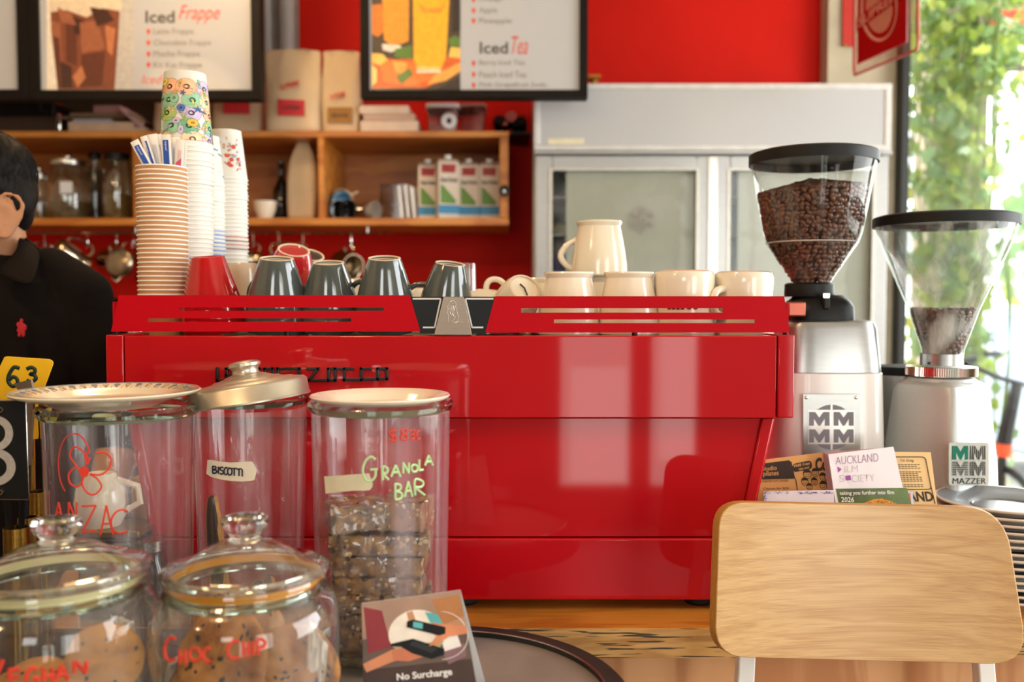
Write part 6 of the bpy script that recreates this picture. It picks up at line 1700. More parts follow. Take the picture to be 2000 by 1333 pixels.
# ---- milk cartons
m_ct = M('carton_white', 'D9CBB8', 0.4, var=.03); m_cr = M('carton_red', 'B02A22', 0.4); m_cg = M('carton_green', '5E8A2C', 0.4, var=.1); m_cb = M('carton_blue', '2F86B8', 0.4, var=.05)
def carton():
    root = thing('milk_carton', 'x', 'milk carton', group='milk cartons on the shelf'); w_, d_, h_ = .070, .065, .186
    mb = MB(); mb.box(-w_ / 2, w_ / 2, -d_ / 2, d_ / 2, 0, h_); mb.build('carton_body', m_ct, root, bevel=.002)
    mb = MB(); mb.loft([[(-w_ / 2, -d_ / 2, h_), (w_ / 2, -d_ / 2, h_), (w_ / 2, d_ / 2, h_), (-w_ / 2, d_ / 2, h_)], [(-w_ / 2 + .004, -.006, h_ + .012), (w_ / 2 - .004, -.006, h_ + .012), (w_ / 2 - .004, d_ / 2, h_ + .004), (-w_ / 2 + .004, d_ / 2, h_ + .004)]]); mb.build('top_fold', m_ct, root, bevel=.001)
    MB().lathe([(0, 0), (.012, 0), (.012, .012), (0, .013)], 20, (0, -.012, h_ + .010)).build('cap', m_white, root)
    f = lambda u, v, d: Vector((u, -d_ / 2 - .0003 - d, v))
    mb = MB(); mb.poly([(-.025, .150), (.022, .150), (.025, .178), (-.025, .178)], f); mb.build('red_label', m_cr, root)
    mb = MB(); mb.poly([(-.035, .018), (.035, .018), (.035, .046), (-.035, .046)], f); mb.build('blue_band', m_cb, root)
    mb = MB(); mb.text('barista', (-.029, .137, .029, .120), f, .0003, shear=.3, bold=.02); 
    mb.text('MILK', (-.019, .171, .018, .157), f, .0006); 
    bpy_ = mb.build('lettering', m_ink, root)
    mb = MB(); mb.poly([(-.028, .052), (.020, .050), (.026, .060), (.008, .080), (-.018, .108), (-.028, .112)], f, .0002); mb.build('green_leaf', m_cg, root)
    return root
cp_ = carton()
CL = [(836, 3.25, 10, 'milk carton leftmost of the four on the shelf, dimmest'), (874, 3.21, 14, 'milk carton second of the four, standing tallest and nearest'), (916, 3.24, 4, 'milk carton third of the four on the shelf'), (956, 3.24, 2, 'milk carton at the right end of the shelf')]
for i, (px, Y, rz, lab) in enumerate(CL):
    o = cp_ if i == 0 else dup(cp_); o.location = (WX(px, Y), Y, ZB); o.rotation_euler = (0, 0, R(rz)); o['label'] = lab; s_ = 1.03 if i == 1 else .99; o.scale = (s_, s_, s_ * 1.03)
# ---- storage jars at left
m_sg2 = thin_glass('storage_glass', (.82, .84, .78), 1.5, haze=.07, hazecol='B8A888', base=.08, power=2.0)
def sjar(lab, px, hw, ptop, contents, ccol, lidm, Y=3.28, knob=True):
    x = WX(px, Y); r = S(hw, Y); z1 = WZ(ptop, Y); h = z1 - ZB
    t = thing('storage_jar', lab, 'jar', (x, Y, ZB), 'glass storage jars on the shelf'); c = (x, Y, ZB)
    MB().lathe([(0, .001), (r * .95, .002), (r, .008), (r, h * .78), (r * .82, h * .9), (r * .78, h)], 40, c).build('jar_wall', m_sg2, t)
    if contents: MB().lathe([(0, .004), (r * .92, .005), (r * .96, .01), (r * .96, h * contents), (r * .5, h * contents + .006), (0, h * contents + .004)], 32, c).build('filling', M('filling_' + ccol, ccol, 0.7, scale=120, var=.4, bump=.8), t)
    MB().lathe([(0, h), (r * .86, h), (r * .88, h + .004), (r * .86, h + .018), (r * .5, h + .024), (0, h + .026)], 40, c).build('jar_lid', lidm, t)
    if knob: MB().ball((x, Y, ZB + h + .034), .012, 14, 8).build('knob', m_chrome, t)
    return t
sjar('small glass storage jar with metal lid behind the barista', 82, 16, 350, .55, '7A5A2A', m_steel)
jt = sjar('big round glass storage jar with steel lid and knob', 138, 40, 325, .34, '6E5630', m_steel)
MB().box(WX(122, 3.2), WX(146, 3.2), 3.198, 3.2, WZ(378, 3.2), WZ(355, 3.2)).build('paper_label', m_paper, jt)
sjar('dark glass storage jar right of the big round one', 190, 14, 310, .8, '1C1410', m_black, 3.36, False)
sjar('square-shouldered storage jar of golden pieces beside the divider', 233, 27, 312, .42, '8A6C28', m_black, 3.26, False)
# ---- cup, bottle, bags
wc_ = thing('coffee_cup', 'small white cup standing on the shelf', 'cup', (WX(520, 3.2), 3.2, ZB))
r = S(23, 3.2); MB().lathe([(0, 0), (r * .55, 0), (r * .6, .004), (r * .9, .035), (r, .062), (r * .95, .062), (r * .85, .036), (r * .5, .008), (0, .008)], 40, tuple(wc_.location)).build('cup_body', m_white_cer, wc_)
MB().lathe([(r * .96, .060), (r * 1.02, .061), (r * 1.0, .063)], 40, tuple(wc_.location)).build('rim', m_white, wc_)
bt = thing('bottle', 'dark slim bottle behind the folded coffee bag', 'bottle', (WX(552, 3.34), 3.34, ZB))
MB().lathe([(0, 0), (.028, 0), (.03, .004), (.03, .12), (.012, .16), (.011, .205), (.013, .208), (.013, .22), (0, .22)], 32, tuple(bt.location)).build('bottle_body', M('dark_bottle_glass', '1E1A12', 0.1, coat=.5, var=.2), bt)
m_bag = M('kraft_coffee_bag', 'C9A274', 0.6, var=.06, scale=14, bump=.5, bscale=22)
m_bag2 = M('pale_coffee_bag', 'D6BD98', 0.55, var=.05, scale=14, bump=.5, bscale=22)
m_bagred = M('bag_label_red', 'CC2A34', 0.5, var=.04); m_bagbr = M('bag_label_ochre', '9A6A26', 0.5, var=.05)
def bag(lab, px0, px1, pt, pb, Y, dep, mat, seed, lean=0, z=None, top=1.0, lblm=None, lb=None, word=None, wtext='SUPREME', ltxt=None, tipped=False):
    x0_, x1_ = WX(px0, Y), WX(px1, Y); z0 = ZT if z is None else z; h = WZ(pt, Y) - z0; w_ = x1_ - x0_; cx = (x0_ + x1_) / 2
    t = thing('coffee_bag', lab, 'coffee bag', (cx, Y + dep / 2, z0), 'coffee bags on the shelf'); mb = MB(); rings = []; n = 32
    prof_ = [(0, .97, 1), (.03, 1, 1.03), (.3, 1.0, 1.05), (.55, .99, .9), (.78, .97 if top > .5 else .9, .55), (.9, .965 if top > .5 else .62, .2), (.975, .96 if top > .5 else .34, .05), (1.0, .96 * top, .03)]
    for t_, fw, fd in [(a + (b[0] - a) * 0, a1, a2) for (a, a1, a2), b in zip(prof_, prof_)]:
        base = superring(0, 0, 0, w_ / 2 * fw, dep / 2 * fd, 5 if fd > .3 else 2.5, n)
        ring = []
        for k, (x, y, _) in enumerate(base):
            wob = noise.noise(Vector((x * 22, y * 14 + seed, t_ * 4))) * (1.0 + .9 * t_)
            zz_ = h * t_ + (.010 * noise.noise(Vector((x * 18, seed, 0))) if t_ > .9 else 0)
            ring.append((cx + x + .006 * wob + lean * t_, Y + dep / 2 + y + .008 * wob, z0 + zz_))
        rings.append(ring)
    mb.loft(rings); mb.build('bag_body', mat, t, smooth=55, sub=1)
    ff_ = flat(Y, .006)
    if lb:
        mb = MB(); mb.prism([(lb[0], lb[1]), (lb[2], lb[1] + (2 if seed % 2 else 0)), (lb[2], lb[3] + 1), (lb[0], lb[3])], .004, fn=ff_); lo = mb.build('label', lblm, t)
        if ltxt: 
            mb = MB(); mb.text(ltxt, (lb[0] + 8, lb[1] + (lb[3] - lb[1]) * .38, lb[2] - 8, lb[1] + (lb[3] - lb[1]) * .66), flat(Y, .0105), 0, bold=.02); mb.build('lettering', m_ink, lo)
    if word:
        mb = MB(); mb.text(wtext, word, lambda u, v, d: ff_(u, v - .28 * (u - word[0]) + 4, d + .004), 0, ext=.0, bold=.03); mb.build('lettering', m_bagred, t)
    return t
bag('kraft coffee bag with a bright red label, left of the pair on the shelf top', 518, 626, 88, 255, 3.17, .10, m_bag2, 1, lblm=m_bagred, lb=(543, 194, 595, 226), word=(548, 162, 585, 173), ltxt='SUPREME')
bag('kraft coffee bag with an ochre label, right of the pair on the shelf top', 629, 704, 92, 255, 3.19, .09, m_bag2, 4, lblm=m_bagbr, lb=(640, 210, 688, 240), word=(645, 182, 674, 192), ltxt='BEANS')
bag('cream coffee bag with red label half hidden under the menu board', 415, 516, 150, 255, 3.24, .12, m_bag2, 7, lblm=m_bagred, lb=(437, 186, 488, 222))
bag('cream paper bag at the left end of the coffee bags', 302, 412, 165, 255, 3.28, .10, m_bag2, 10)
bag('folded kraft coffee bag with a gathered pointed top inside the shelf', 560, 617, 272, 424, 3.19, .08, m_bag2, 13, z=ZB, top=.3, lean=.004)
# ---- small shelf things
def scup(lab, px, py, mat, rot_, s_=1.0, Y=3.22, g='stacked cups in the shelf corner'):
    p = W(px, py, Y); t = thing('coffee_cup', lab, 'cup', p, g)
    MB().lathe([(0, 0), (.022, 0), (.024, .003), (.036, .03), (.040, .052), (.0375, .052), (.033, .03), (.02, .007), (0, .007)], 36).build('cup_body', mat, t, local=True)
    MB().tube([(.034, 0, .045), (.055, 0, .04), (.056, 0, .022), (.033, 0, .014)], .004, n=8).build('handle', mat, t, local=True)
    t.rotation_euler = tuple(R(v) for v in rot_); t.scale = (s_,) * 3
    return t
zc_b = WZ(420, 3.22)
o = scup('black cup lying at the left of the shelf corner pile', 655, 410, m_bcup, (90, 0, 30), .85); o.location.z = ZB + .034
o = scup('black cup lying at the right of the shelf corner pile', 692, 410, m_bcup, (90, 0, -20), .85); o.location.z = ZB + .034
o = scup('sky-blue cup tilted on top of the pile', 658, 395, M('sky_blue_glaze', '6EA8CC', 0.15, coat=.5), (120, 10, 40), .95, 3.26); o.location.z = ZB + .088
o = scup('cream cup tilted on the right of the pile', 678, 390, m_beige, (110, -20, -20), .95, 3.28); o.location.z = ZB + .090
o = scup('clear glass cup on its side beside the black cups', 716, 412, M('clear_cup', 'CFC8BE', 0.1, trans=.6, var=.05), (90, 0, 60), .8); o.location.z = ZB + .033
bxm = thin_glass('clear_box', (.75, .68, .6), 1.3, haze=.12, hazecol='8A6A50', streak=False)
cb_ = thing('plastic_box', 'brownish clear plastic box on the shelf', 'box', (WX(765, 3.26), 3.26, ZB))
MB().box(WX(742, 3.24), WX(790, 3.24), 3.24, 3.36, ZB, WZ(358, 3.24)).build('box_body', bxm, cb_, bevel=.002)
MB().box(WX(745, 3.24), WX(787, 3.24), 3.245, 3.355, ZB + .001, WZ(400, 3.24)).build('contents', M('brown_contents', '7A5636', 0.7, var=.2), cb_)
for i, (a, b, c, d, lab) in enumerate(((776, 362, 792, 424, 'white folded paper menu leaning first of three on the shelf'), (788, 360, 804, 424, 'white folded paper menu leaning between two others'), (800, 364, 816, 424, 'white folded paper menu nearest the milk cartons'))):
    t = thing('folded_paper', lab, 'paper', (WX(a + 8, 3.2), 3.25, ZB), 'folded papers beside the milk cartons')
    tl2, tr2 = W(a, b, 3.20), W(c - 4, b + 3, 3.3); bl2, br2 = W(a + 7, 425, 3.20), W(c + 3, 425, 3.3); bl2.z = br2.z = ZB
    mb = MB(); q = [tl2, tr2, br2, bl2]; va = [mb._v(p) for p in q]; vb = [mb._v(p + Vector((.008, 0, 0))) for p in q]; mb.face(va); mb.face(vb[::-1])
    for k in range(4): mb.face([va[k], vb[k], vb[(k + 1) % 4], va[(k + 1) % 4]])
    mb.build('sheets', m_paper, t, bevel=.002)
# shelf-end knob
kb = thing('shelf_bumper', 'round black bumper fixed on the right end of the shelf', 'bumper', W(985, 374, 3.1))
mb = MB(); mb.X = Matrix.Translation(W(985, 374, YS0 - .001)) @ Matrix.Rotation(PI / 2, 4, 'X'); mb.lathe([(0, 0), (.010, 0), (.010, .012), (.018, .014), (.018, .024), (0, .028)], 28); mb.build('knob_body', m_blackgloss, kb)
mb = MB(); mb.X = Matrix.Translation(W(985, 374, YS0 - .029)) @ Matrix.Rotation(PI / 2, 4, 'X'); mb.lathe([(0, 0), (.007, 0), (.006, .002), (0, .002)], 20); mb.build('knob_cap', m_chrome, kb)
# ---- on top of the shelf
bxb = thing('cardboard_box', 'dark brown cardboard box behind the paper stack on the shelf top', 'box', (WX(220, 3.43), 3.45, ZT))
MB().box(WX(128, 3.42), WX(322, 3.42), 3.415, YB - .002, ZT, WZ(192, 3.42)).build('box_body', M('dark_cardboard', '4A3826', 0.7, var=.1), bxb, bevel=.003)
am = thing('amplifier', 'black amplifier box at the left end of the shelf top', 'amplifier', (WX(40, 3.2), 3.3, ZT))
MB().box(-2.3, WX(118, 3.17), 3.17, 3.42, ZT + .006, WZ(228, 3.17)).build('lower_box', M('dark_brown_metal', '3A2A1E', 0.4, var=.1), am, bevel=.004)
MB().box(-2.3, WX(112, 3.19), 3.19, 3.42, WZ(228, 3.17) + .001, WZ(199, 3.19)).build('upper_box', m_black, am, bevel=.004)
MB().tube([W(90, 198, 3.18), W(78, 205, 3.175), W(80, 216, 3.175), W(92, 222, 3.18)], .004, n=8).build('cable', m_black, am)
MB().box(WX(118, 3.165), WX(126, 3.165), 3.16, 3.2, ZT + .004, WZ(222, 3.165)).build('end_cap', m_chrome, am, bevel=.004)
for x in (-2.2, WX(100, 3.2)): MB().box(x - .01, x + .01, 3.2, 3.4, ZT, ZT + .006).build('foot', m_black, am)
books = [(140, 268, 238, 254, 'D0B090', 'tan magazine at the bottom of the stack'), (148, 220, 232, 238, 'A8B0BC', 'pale blue-grey booklet in the paper stack'), (130, 250, 226, 231, '6A4E34', 'brown folder in the paper stack'), (140, 262, 219, 225, '8C7458', 'beige folder near the top of the paper stack'), (186, 238, 204, 218, 'B88C88', 'dusty pink box on top of the paper stack')]
for i, (a, b, c, d, col, lab) in enumerate(books):
    t = thing('paper_box' if i == 4 else 'magazine', lab, 'magazine' if i < 4 else 'box', (WX((a + b) / 2, 3.2), 3.28, ZT), 'papers stacked on the shelf top')
    z0 = ZT if i == 0 else zprev + .0006
    zprev = WZ(c, 3.18)
    MB().box(WX(a, 3.18), WX(b, 3.18), 3.18 + .004 * i, 3.40, z0, zprev).build('cover', M('paper_' + col, col, 0.5, var=.1), t, bevel=.001)
lm = thing('booklet', 'pinkish booklet sloping off the right of the paper stack', 'booklet', W(262, 235, 3.2))
q = [W(236, 214, 3.17), W(246, 210, 3.34), W(284, 238, 3.34), W(276, 246, 3.17)]
mb = MB(); va = [mb._v(p) for p in q]; vb = [mb._v(p + Vector((0, 0, -.006))) for p in q]; mb.face(va); mb.face(vb[::-1])
for k in range(4): mb.face([va[k], vb[k], vb[(k + 1) % 4], va[(k + 1) % 4]])
mb.build('cover', M('paper_pinkish', 'C4A09C', 0.5, var=.1), lm)
for i, (a, b, c, d, col, lab) in enumerate(((706, 818, 236, 254, 'D6C4B0', 'thick cream paper ream on the shelf top'), (712, 812, 222, 235, 'C2A898', 'beige paper stack lying on the cream ream'), (704, 800, 206, 221, 'DCCEC0', 'white paper pad on top beside the plastic tub'))):
    t = thing('paper_ream', lab, 'paper', (WX((a + b) / 2, 3.2), 3.28, ZT), 'paper reams on the shelf top'); z0 = ZT if i == 0 else zprev + .0006; zprev = WZ(c, 3.18)
    MB().box(WX(a, 3.18), WX(b, 3.18), 3.18, 3.40, z0, zprev).build('sheets', M('paper_' + col, col, 0.6, var=.06), t, bevel=.002)
tb = thing('plastic_tub', 'clear plastic tub with a round white logo on the shelf top', 'tub', (WX(868, 3.2), 3.25, ZT))
mtub = thin_glass('tub_plastic', (.85, .70, .66), 1.3, haze=.30, hazecol='C8A8A0', streak=False)
MB().loft([superring(WX(868, 3.25), 3.26, z, S(w_, 3.25), .08, 6, 40) for z, w_ in ((ZT, 26), (WZ(212, 3.2), 31))]).build('tub_body', mtub, tb)
MB().loft([superring(WX(868, 3.25), 3.26, z, S(w_, 3.25), .085, 6, 40) for z, w_ in ((WZ(212, 3.2), 33), (WZ(204, 3.2), 33))]).build('tub_lid', m_white, tb)
mb = MB(); ft_ = flat(3.17, .003)
mb.poly([(877 + 15 * math.cos(t), 236 + 15 * math.sin(t)) for t in [2 * PI * k / 28 for k in range(28)]], ft_); lg = mb.build('round_logo', m_paper, tb)
mb = MB(); mb.poly([(877 + 5 * math.cos(t), 236 + 6 * math.sin(t)) for t in [2 * PI * k / 16 for k in range(16)]], flat(3.17, .0036)); mb.build('logo_mark', m_ink, lg)
tb2 = thing('plastic_tub', 'reddish translucent tub right of the logo tub', 'tub', (WX(925, 3.25), 3.28, ZT))
MB().loft([superring(WX(925, 3.28), 3.28, z, S(w_, 3.28), .08, 6, 40) for z, w_ in ((ZT, 21), (WZ(208, 3.2), 26))]).build('tub_body', thin_glass('tub_plastic_red', (.8, .45, .4), 1.2, haze=.35, hazecol='B07068', streak=False), tb2)
MB().loft([superring(WX(925, 3.28), 3.28, z, S(w_, 3.28), .085, 6, 40) for z, w_ in ((WZ(208, 3.2), 27), (WZ(202, 3.2), 27))]).build('tub_lid', M('tub_lid_rose', 'C09088', 0.4), tb2)
mg_ = thing('machine_part', 'chrome and black spare coffee machine parts on a wall bracket', 'spare part', W(995, 245, 3.2))
MB().box(WX(962, 3.3), WX(1036, 3.3), 3.26, YB - .001, WZ(262, 3.26), WZ(257, 3.26)).build('bracket', m_black, mg_)
for u, v, rr_, m_ in ((975, 242, .022, m_black), (998, 236, .026, m_chrome), (1018, 244, .022, m_black), (986, 250, .012, m_chrome), (1008, 251, .014, m_blackgloss)):
    mb = MB(); mb.X = Matrix.Translation(W(u, v, 3.30)) @ Matrix.Rotation(R(70), 4, 'X'); mb.lathe([(0, -.03), (rr_ * .8, -.03), (rr_, -.02), (rr_, .02), (rr_ * .8, .03), (0, .03)], 24); mb.build('portafilter_head', m_, mg_)

# ================================================================ milk pitchers hanging under the shelf
m_ss = M('stainless_pitcher', 'B4A48C', 0.18, metal=1, var=.1, scale=20, rvar=.06)
def pitcher():
    root = thing('milk_pitcher', 'x', 'pitcher', group='steel pitchers hanging under the shelf')
    mb = MB(); mb.lathe([(0, 0), (.042, 0), (.046, .004), (.047, .02), (.044, .06), (.036, .085), (.034, .10), (.038, .115), (.036, .115), (.032, .10), (.034, .085), (.042, .06), (.045, .02), (.04, .006), (0, .005)], 40)
    for v in mb.bm.verts:
        a = math.atan2(v.co.y, v.co.x)
        if v.co.z > .09 and abs(a) < .6: k = (v.co.z - .09) / .025 * math.cos(a / .6 * PI / 2); v.co.x += .016 * k; v.co.z += .006 * k
    mb.build('pitcher_body', m_ss, root, local=True, smooth=60)
    MB().tube([(-.034, 0, .105), (-.055, 0, .112), (-.072, 0, .10), (-.074, 0, .06), (-.062, 0, .025), (-.048, 0, .022)], .0042, n=10).build('handle', m_ss, root, local=True)
    return root
pp = pitcher(); first = True
for i, (px, py, rx, ry, rz, s_, lab) in enumerate(((172, 462, 0, 118, 40, 1.0, 'steel milk pitcher hanging tilted beside the barista shoulder'), (228, 458, 20, 100, -30, 1.0, 'steel milk pitcher with curled spout hanging second from the left'),
        (262, 470, 0, 95, 80, 1.05, 'dark-shadowed steel pitcher just left of the brown cup tower'), (495, 470, 0, 92, 10, .8, 'small steel pitcher right behind the white cup towers'), (545, 462, 10, 96, 200, .95, 'amber-lit steel pitcher above the beige cup'),
        (592, 462, -10, 90, 60, .8, 'small steel pitcher behind the tipped red cup'), (686, 462, 0, 97, -60, 1.0, 'round steel pitcher hanging alone at the right'), (88, 455, 0, 92, 30, .8, 'small steel pitcher half hidden behind the barista collar'))):
    o = pp if i == 0 else dup(pp); o['label'] = lab
    # hangs by its handle from the rail: handle end up
    o.rotation_euler = Matrix.Rotation(R(rz), 3, 'Z').to_4x4().to_3x3().to_euler() if False else (R(rx), R(ry), R(rz))
    Rm = o.rotation_euler.to_matrix(); hp_ = Rm @ Vector((-.074, 0, .08)) * s_
    rail_p = Vector((WX(px, 3.2), 3.2, zs_b0 - .02 - .035))
    o.location = rail_p - hp_; o.scale = (s_,) * 3
    hk = thing('hook', 'small steel S-hook on the rail holding a pitcher', 'hook', rail_p, 'S-hooks on the shelf rail')
    MB().tube([rail_p + Vector((0, 0, -.004)) + Vector((0, .008 * math.cos(t), -.006 + .008 * math.sin(t))) for t in [PI + PI * k / 8 for k in range(9)]] + [rail_p + Vector((0, .008, .03)), rail_p + Vector((0, 0, .042)), rail_p + Vector((0, -.007, .036))], .0022, n=6).build('hook_wire', m_chrome, hk)
# ---- back bench with glass rack
bb = thing('back_bench', 'dark back bench along the red wall behind the barista', 'bench', (-1.0, 3.2, 0))
MB().box(-2.6, .02, 2.98, YB - .002, 1.16, 1.2).build('bench_top', m_steel, bb)
MB().box(-2.55, -.02, 3.02, YB - .01, 0, 1.16).build('cabinet', m_dark, bb)
for i, (px, Y, lab) in enumerate(((212, 3.08, 'upturned drinking glass on the bench, left one beside the shoulder'), (240, 3.12, 'upturned drinking glass on the bench, middle one'), (268, 3.08, 'upturned drinking glass on the bench next to the brown cup tower'))):
    if i == 0:
        dg = thing('drinking_glass', lab, 'glass', (WX(px, Y), Y, 1.2006), 'upturned glasses on the bench')
        MB().lathe([(.036, 0), (.037, .01), (.031, .13), (.028, .135), (0, .135)], 32).build('glass_body', thin_glass('drinking_glass_mat', (.9, .88, .82), 1.6, haze=.16, hazecol='D8C8A8', base=.12, power=2), dg, local=True)
    else: o = dup(dg, label=lab); o.location = (WX(px, Y), Y, 1.2006)
st_ = thing('strainer', 'round steel strainer resting on the upturned glasses', 'strainer', (WX(238, 3.1), 3.1, 1.337))
MB().lathe([(0, 0), (.05, .003), (.075, .02), (.08, .035), (.077, .035), (.072, .021), (.048, .006), (0, .003)], 40, tuple(st_.location)).build('bowl', m_ss, st_)
MB().tube([Vector(st_.location) + Vector((.078, 0, .033)), Vector(st_.location) + Vector((.14, -.02, .04))], .004, n=8).build('handle', m_ss, st_)

# ================================================================ wall pipes
for px, w_, lab in ((528, 10, 'grey drain pipe on the wall, left of the pair'), (566, 15, 'pale drain pipe on the wall, right of the pair')):
    X = WX(px, 3.46); t = thing('drain_pipe', lab, 'pipe', (X, 3.46, 2.1), 'drain pipes on the red wall')
    MB().tube([(X, 3.462, 1.95), (X, 3.462, 3.3)], S(w_, 3.46), n=24).build('pipe', M('pipe_grey', 'A8A6A4', 0.3, var=.05, coat=.3), t)
MB().box(WX(512, 3.47), WX(586, 3.47), 3.485, YB - .0005, 1.95, 3.3).build('trim_2', M('pipe_boxing', '8E8278', 0.6), None)['kind'] = 'structure'

# ================================================================ menu boards
YN = 2.90
m_mfr = M('menu_frame_black', '15100C', 0.6, spec=.15, var=.15, scale=20)
m_scr = M('menu_sheet', 'B4B4B6', 0.4, coat=.9, var=.01, scale=3)
pc_ = {}
def pm(c): return M('menu_print_' + c, c, 0.4, coat=.6, var=.12, scale=60)
def board(lab, x0_, x1_, sx0_, sx1_, sb, ob_, Y=YN):
    t = thing('menu_board', lab, 'menu board', (WX((x0_ + x1_) / 2, Y), Y, WZ(ob_, Y)), 'framed menu boards hanging in front of the shelf')
    zb = WZ(ob_, Y); zs = WZ(sb, Y); zt_2 = zb + .62
    X0, X1, S0, S1 = WX(x0_, Y), WX(x1_, Y), WX(sx0_, Y), WX(sx1_, Y)
    mb = MB(); mb.box(X0, S0, Y - .012, Y + .04, zb, zt_2); mb.box(S1, X1, Y - .012, Y + .04, zb, zt_2); mb.box(S0, S1, Y - .012, Y + .04, zb, zs); mb.box(S0, S1, Y - .012, Y + .04, zt_2 - (zs - zb), zt_2)
    mb.build('frame', m_mfr, t, bevel=.001)
    MB().box(S0, S1, Y, Y + .02, zs, zt_2 - (zs - zb)).build('menu_sheet', m_scr, t)
    for x in (X0 + .1, X1 - .1): MB().tube([(x, Y + .02, zt_2), (x, Y + .02, 3.3)], .003, n=6).build('hanging_wire', m_steel, t)
    return t
mA = board('menu board cut off at the left edge showing a blank white sheet', -420, 69, -400, 48, 176, 196)
mBd = board('menu board with a chocolate frappe picture and Iced Frappe list', 70.5, 516, 90, 498, 177, 196)
mC = board('menu board with orange juice picture and Iced Tea list', 708, 1146, 725, 1130, 177, 193)
fN = flat(YN, .0006)
def texts(parent, items, mat, name):
    mb = MB()
    for s_, bx, kw in items: mb.text(s_, bx, fN, kw.get('d', 0), bold=kw.get('bold', 0), shear=kw.get('shear', 0))
    return mb.build(name, mat, parent, recalc=False, smooth=0)
m_mt = M('menu_grey_text', '7E7870', 0.5); m_md = M('menu_dark_text', '4A4540', 0.5); m_mr = M('menu_red_text', 'D04A38', 0.5)
texts(mBd, [('Iced', (284, 21, 341, 45), {'bold': .02})], m_md, 'heading')
texts(mBd, [('Frappe', (349, 10, 430, 47), {'shear': .35})], m_mr, 'script_heading')
texts(mBd, [('Latte Frappe', (300, 55, 378, 70), {}), ('Chocolate Frappe', (300, 77, 412, 92), {}), ('Mocha Frappe', (300, 99, 390, 114), {}), ('Kit Kat Frappe', (300, 121, 394, 136), {})], m_mt, 'list_text')
def bullets(parent, x, ys):
    mb = MB()
    for y in ys: mb.poly([(x, y - 5), (x + 8, y - 5), (x + 7, y + 1), (x + 6, y + 5), (x + 2, y + 5), (x + 1, y + 1)], fN, .0001)
    mb.build('bullet_marks', m_mr, parent, recalc=False)
bullets(mBd, 286, (62, 84, 106, 127))
texts(mBd, [('Iced', (276, 146, 318, 164), {'shear': .3})], m_mr, 'lower_heading')
texts(mC, [('Iced', (937, 82, 992, 105), {'bold': .02})], m_md, 'heading')
texts(mC, [('Tea', (999, 71, 1031, 106), {'shear': .35})], m_mr, 'script_heading')
texts(mC, [('Orange', (936, -6, 980, 5), {}), ('Apple', (936, 14, 971, 28), {}), ('Pineapple', (936, 35, 999, 49), {})], m_mt, 'juice_list_text')
texts(mC, [('Berry Iced Tea', (936, 117, 1025, 130), {}), ('Peach Iced Tea', (936, 139, 1028, 152), {}), ('Pink Grapefruit Soda', (936, 160, 1067, 173), {})], m_mt, 'list_text')
bullets(mC, 921, (0, 21, 41, 124, 146, 167))
# frappe picture
def pic(parent, cols, polys, name='picture'):
    mb = MB()
    for i, (mi, pts) in enumerate(polys): mb.mi = mi; mb.poly(pts, fN, .0002 + .00012 * i)
    return mb.build(name, [pm(c) for c in cols], parent, recalc=False, smooth=0)
pic(mBd, ['B8B2AA', '7A4028', '5A2A18', '97583A', 'D8C4A8', '3A1A10', 'E8DCC8', 'B87048'], [
    (0, [(91, -60), (262, -60), (262, 176), (91, 176)]), (6, [(91, -60), (100, -60), (112, 176), (91, 176)]),
    (1, [(95, -60), (238, -60), (232, 60), (224, 175), (113, 175), (100, 60)]), (4, [(95, -60), (238, -60), (236, 22), (200, 16), (170, 34), (130, 20), (97, 24)]),
    (3, [(99, 40), (118, 46), (122, 130), (112, 150)]), (2, [(128, 34), (150, 60), (150, 130), (130, 120)]), (5, [(140, 30), (165, 40), (168, 70), (146, 66)]),
    (3, [(156, 44), (190, 40), (206, 96), (160, 104)]), (2, [(160, 108), (206, 100), (200, 168), (156, 170)]), (5, [(118, 120), (140, 130), (142, 172), (118, 172)]), (7, [(206, 50), (226, 56), (220, 110), (210, 100)]), (2, [(104, 70), (116, 76), (122, 170), (114, 170)]),
    (3, [(112, 14), (140, 28), (150, 50), (120, 44)]), (5, [(176, 14), (210, 20), (224, 40), (190, 52)]), (7, [(142, 150), (160, 128), (168, 152), (152, 172)])])
pic(mC, ['4A3A2A', 'E8962A', 'F2B01E', 'E07A28', '5A7A2C', 'F6C05A', '2E2018', 'E8DCC8', 'D8601E', 'F4A648', 'FAD27A'], [
    (0, [(726, -60), (899, -60), (899, 176), (726, 176)]), (3, [(726, 10), (745, 8), (752, 60), (738, 72), (726, 66)]),
    (1, [(744, -60), (800, -60), (798, 80), (784, 86), (760, 86), (750, 78)]), (7, [(746, 86), (780, 88), (786, 94), (764, 102), (748, 98)]), (4, [(772, 96), (804, 88), (806, 116), (770, 112)]),
    (8, [(726, 110), (770, 116), (899, 112), (899, 120), (880, 150), (830, 172), (726, 172)]), (3, [(740, 120), (800, 122), (860, 130), (870, 150), (800, 168), (750, 160)]), (9, [(766, 118), (796, 122), (790, 146), (772, 140)]), (5, [(726, 104), (748, 106), (758, 118), (742, 128), (726, 122)]), (10, [(726, 126), (736, 136), (736, 160), (727, 168)]),
    (9, [(850, 146), (899, 122), (899, 140), (870, 158), (834, 166)]), (2, [(806, -60), (880, -60), (872, 110), (862, 134), (820, 136), (808, 120)]), (10, [(812, 130), (862, 132), (858, 138), (816, 137)]), (7, [(812, 138), (862, 138), (860, 142), (816, 143)]),
    (4, [(876, 76), (888, 70), (899, 74), (899, 92), (878, 90)]), (5, [(880, 92), (899, 94), (899, 114), (876, 112)]), (6, [(884, -60), (899, -60), (899, 60), (884, 64)]), (1, [(812, 0), (830, 16), (860, 16), (874, 0), (862, 26), (826, 26)]),
    (4, [(774, 150), (800, 134), (806, 146), (784, 164)]), (6, [(850, 176), (899, 150), (899, 176)])])

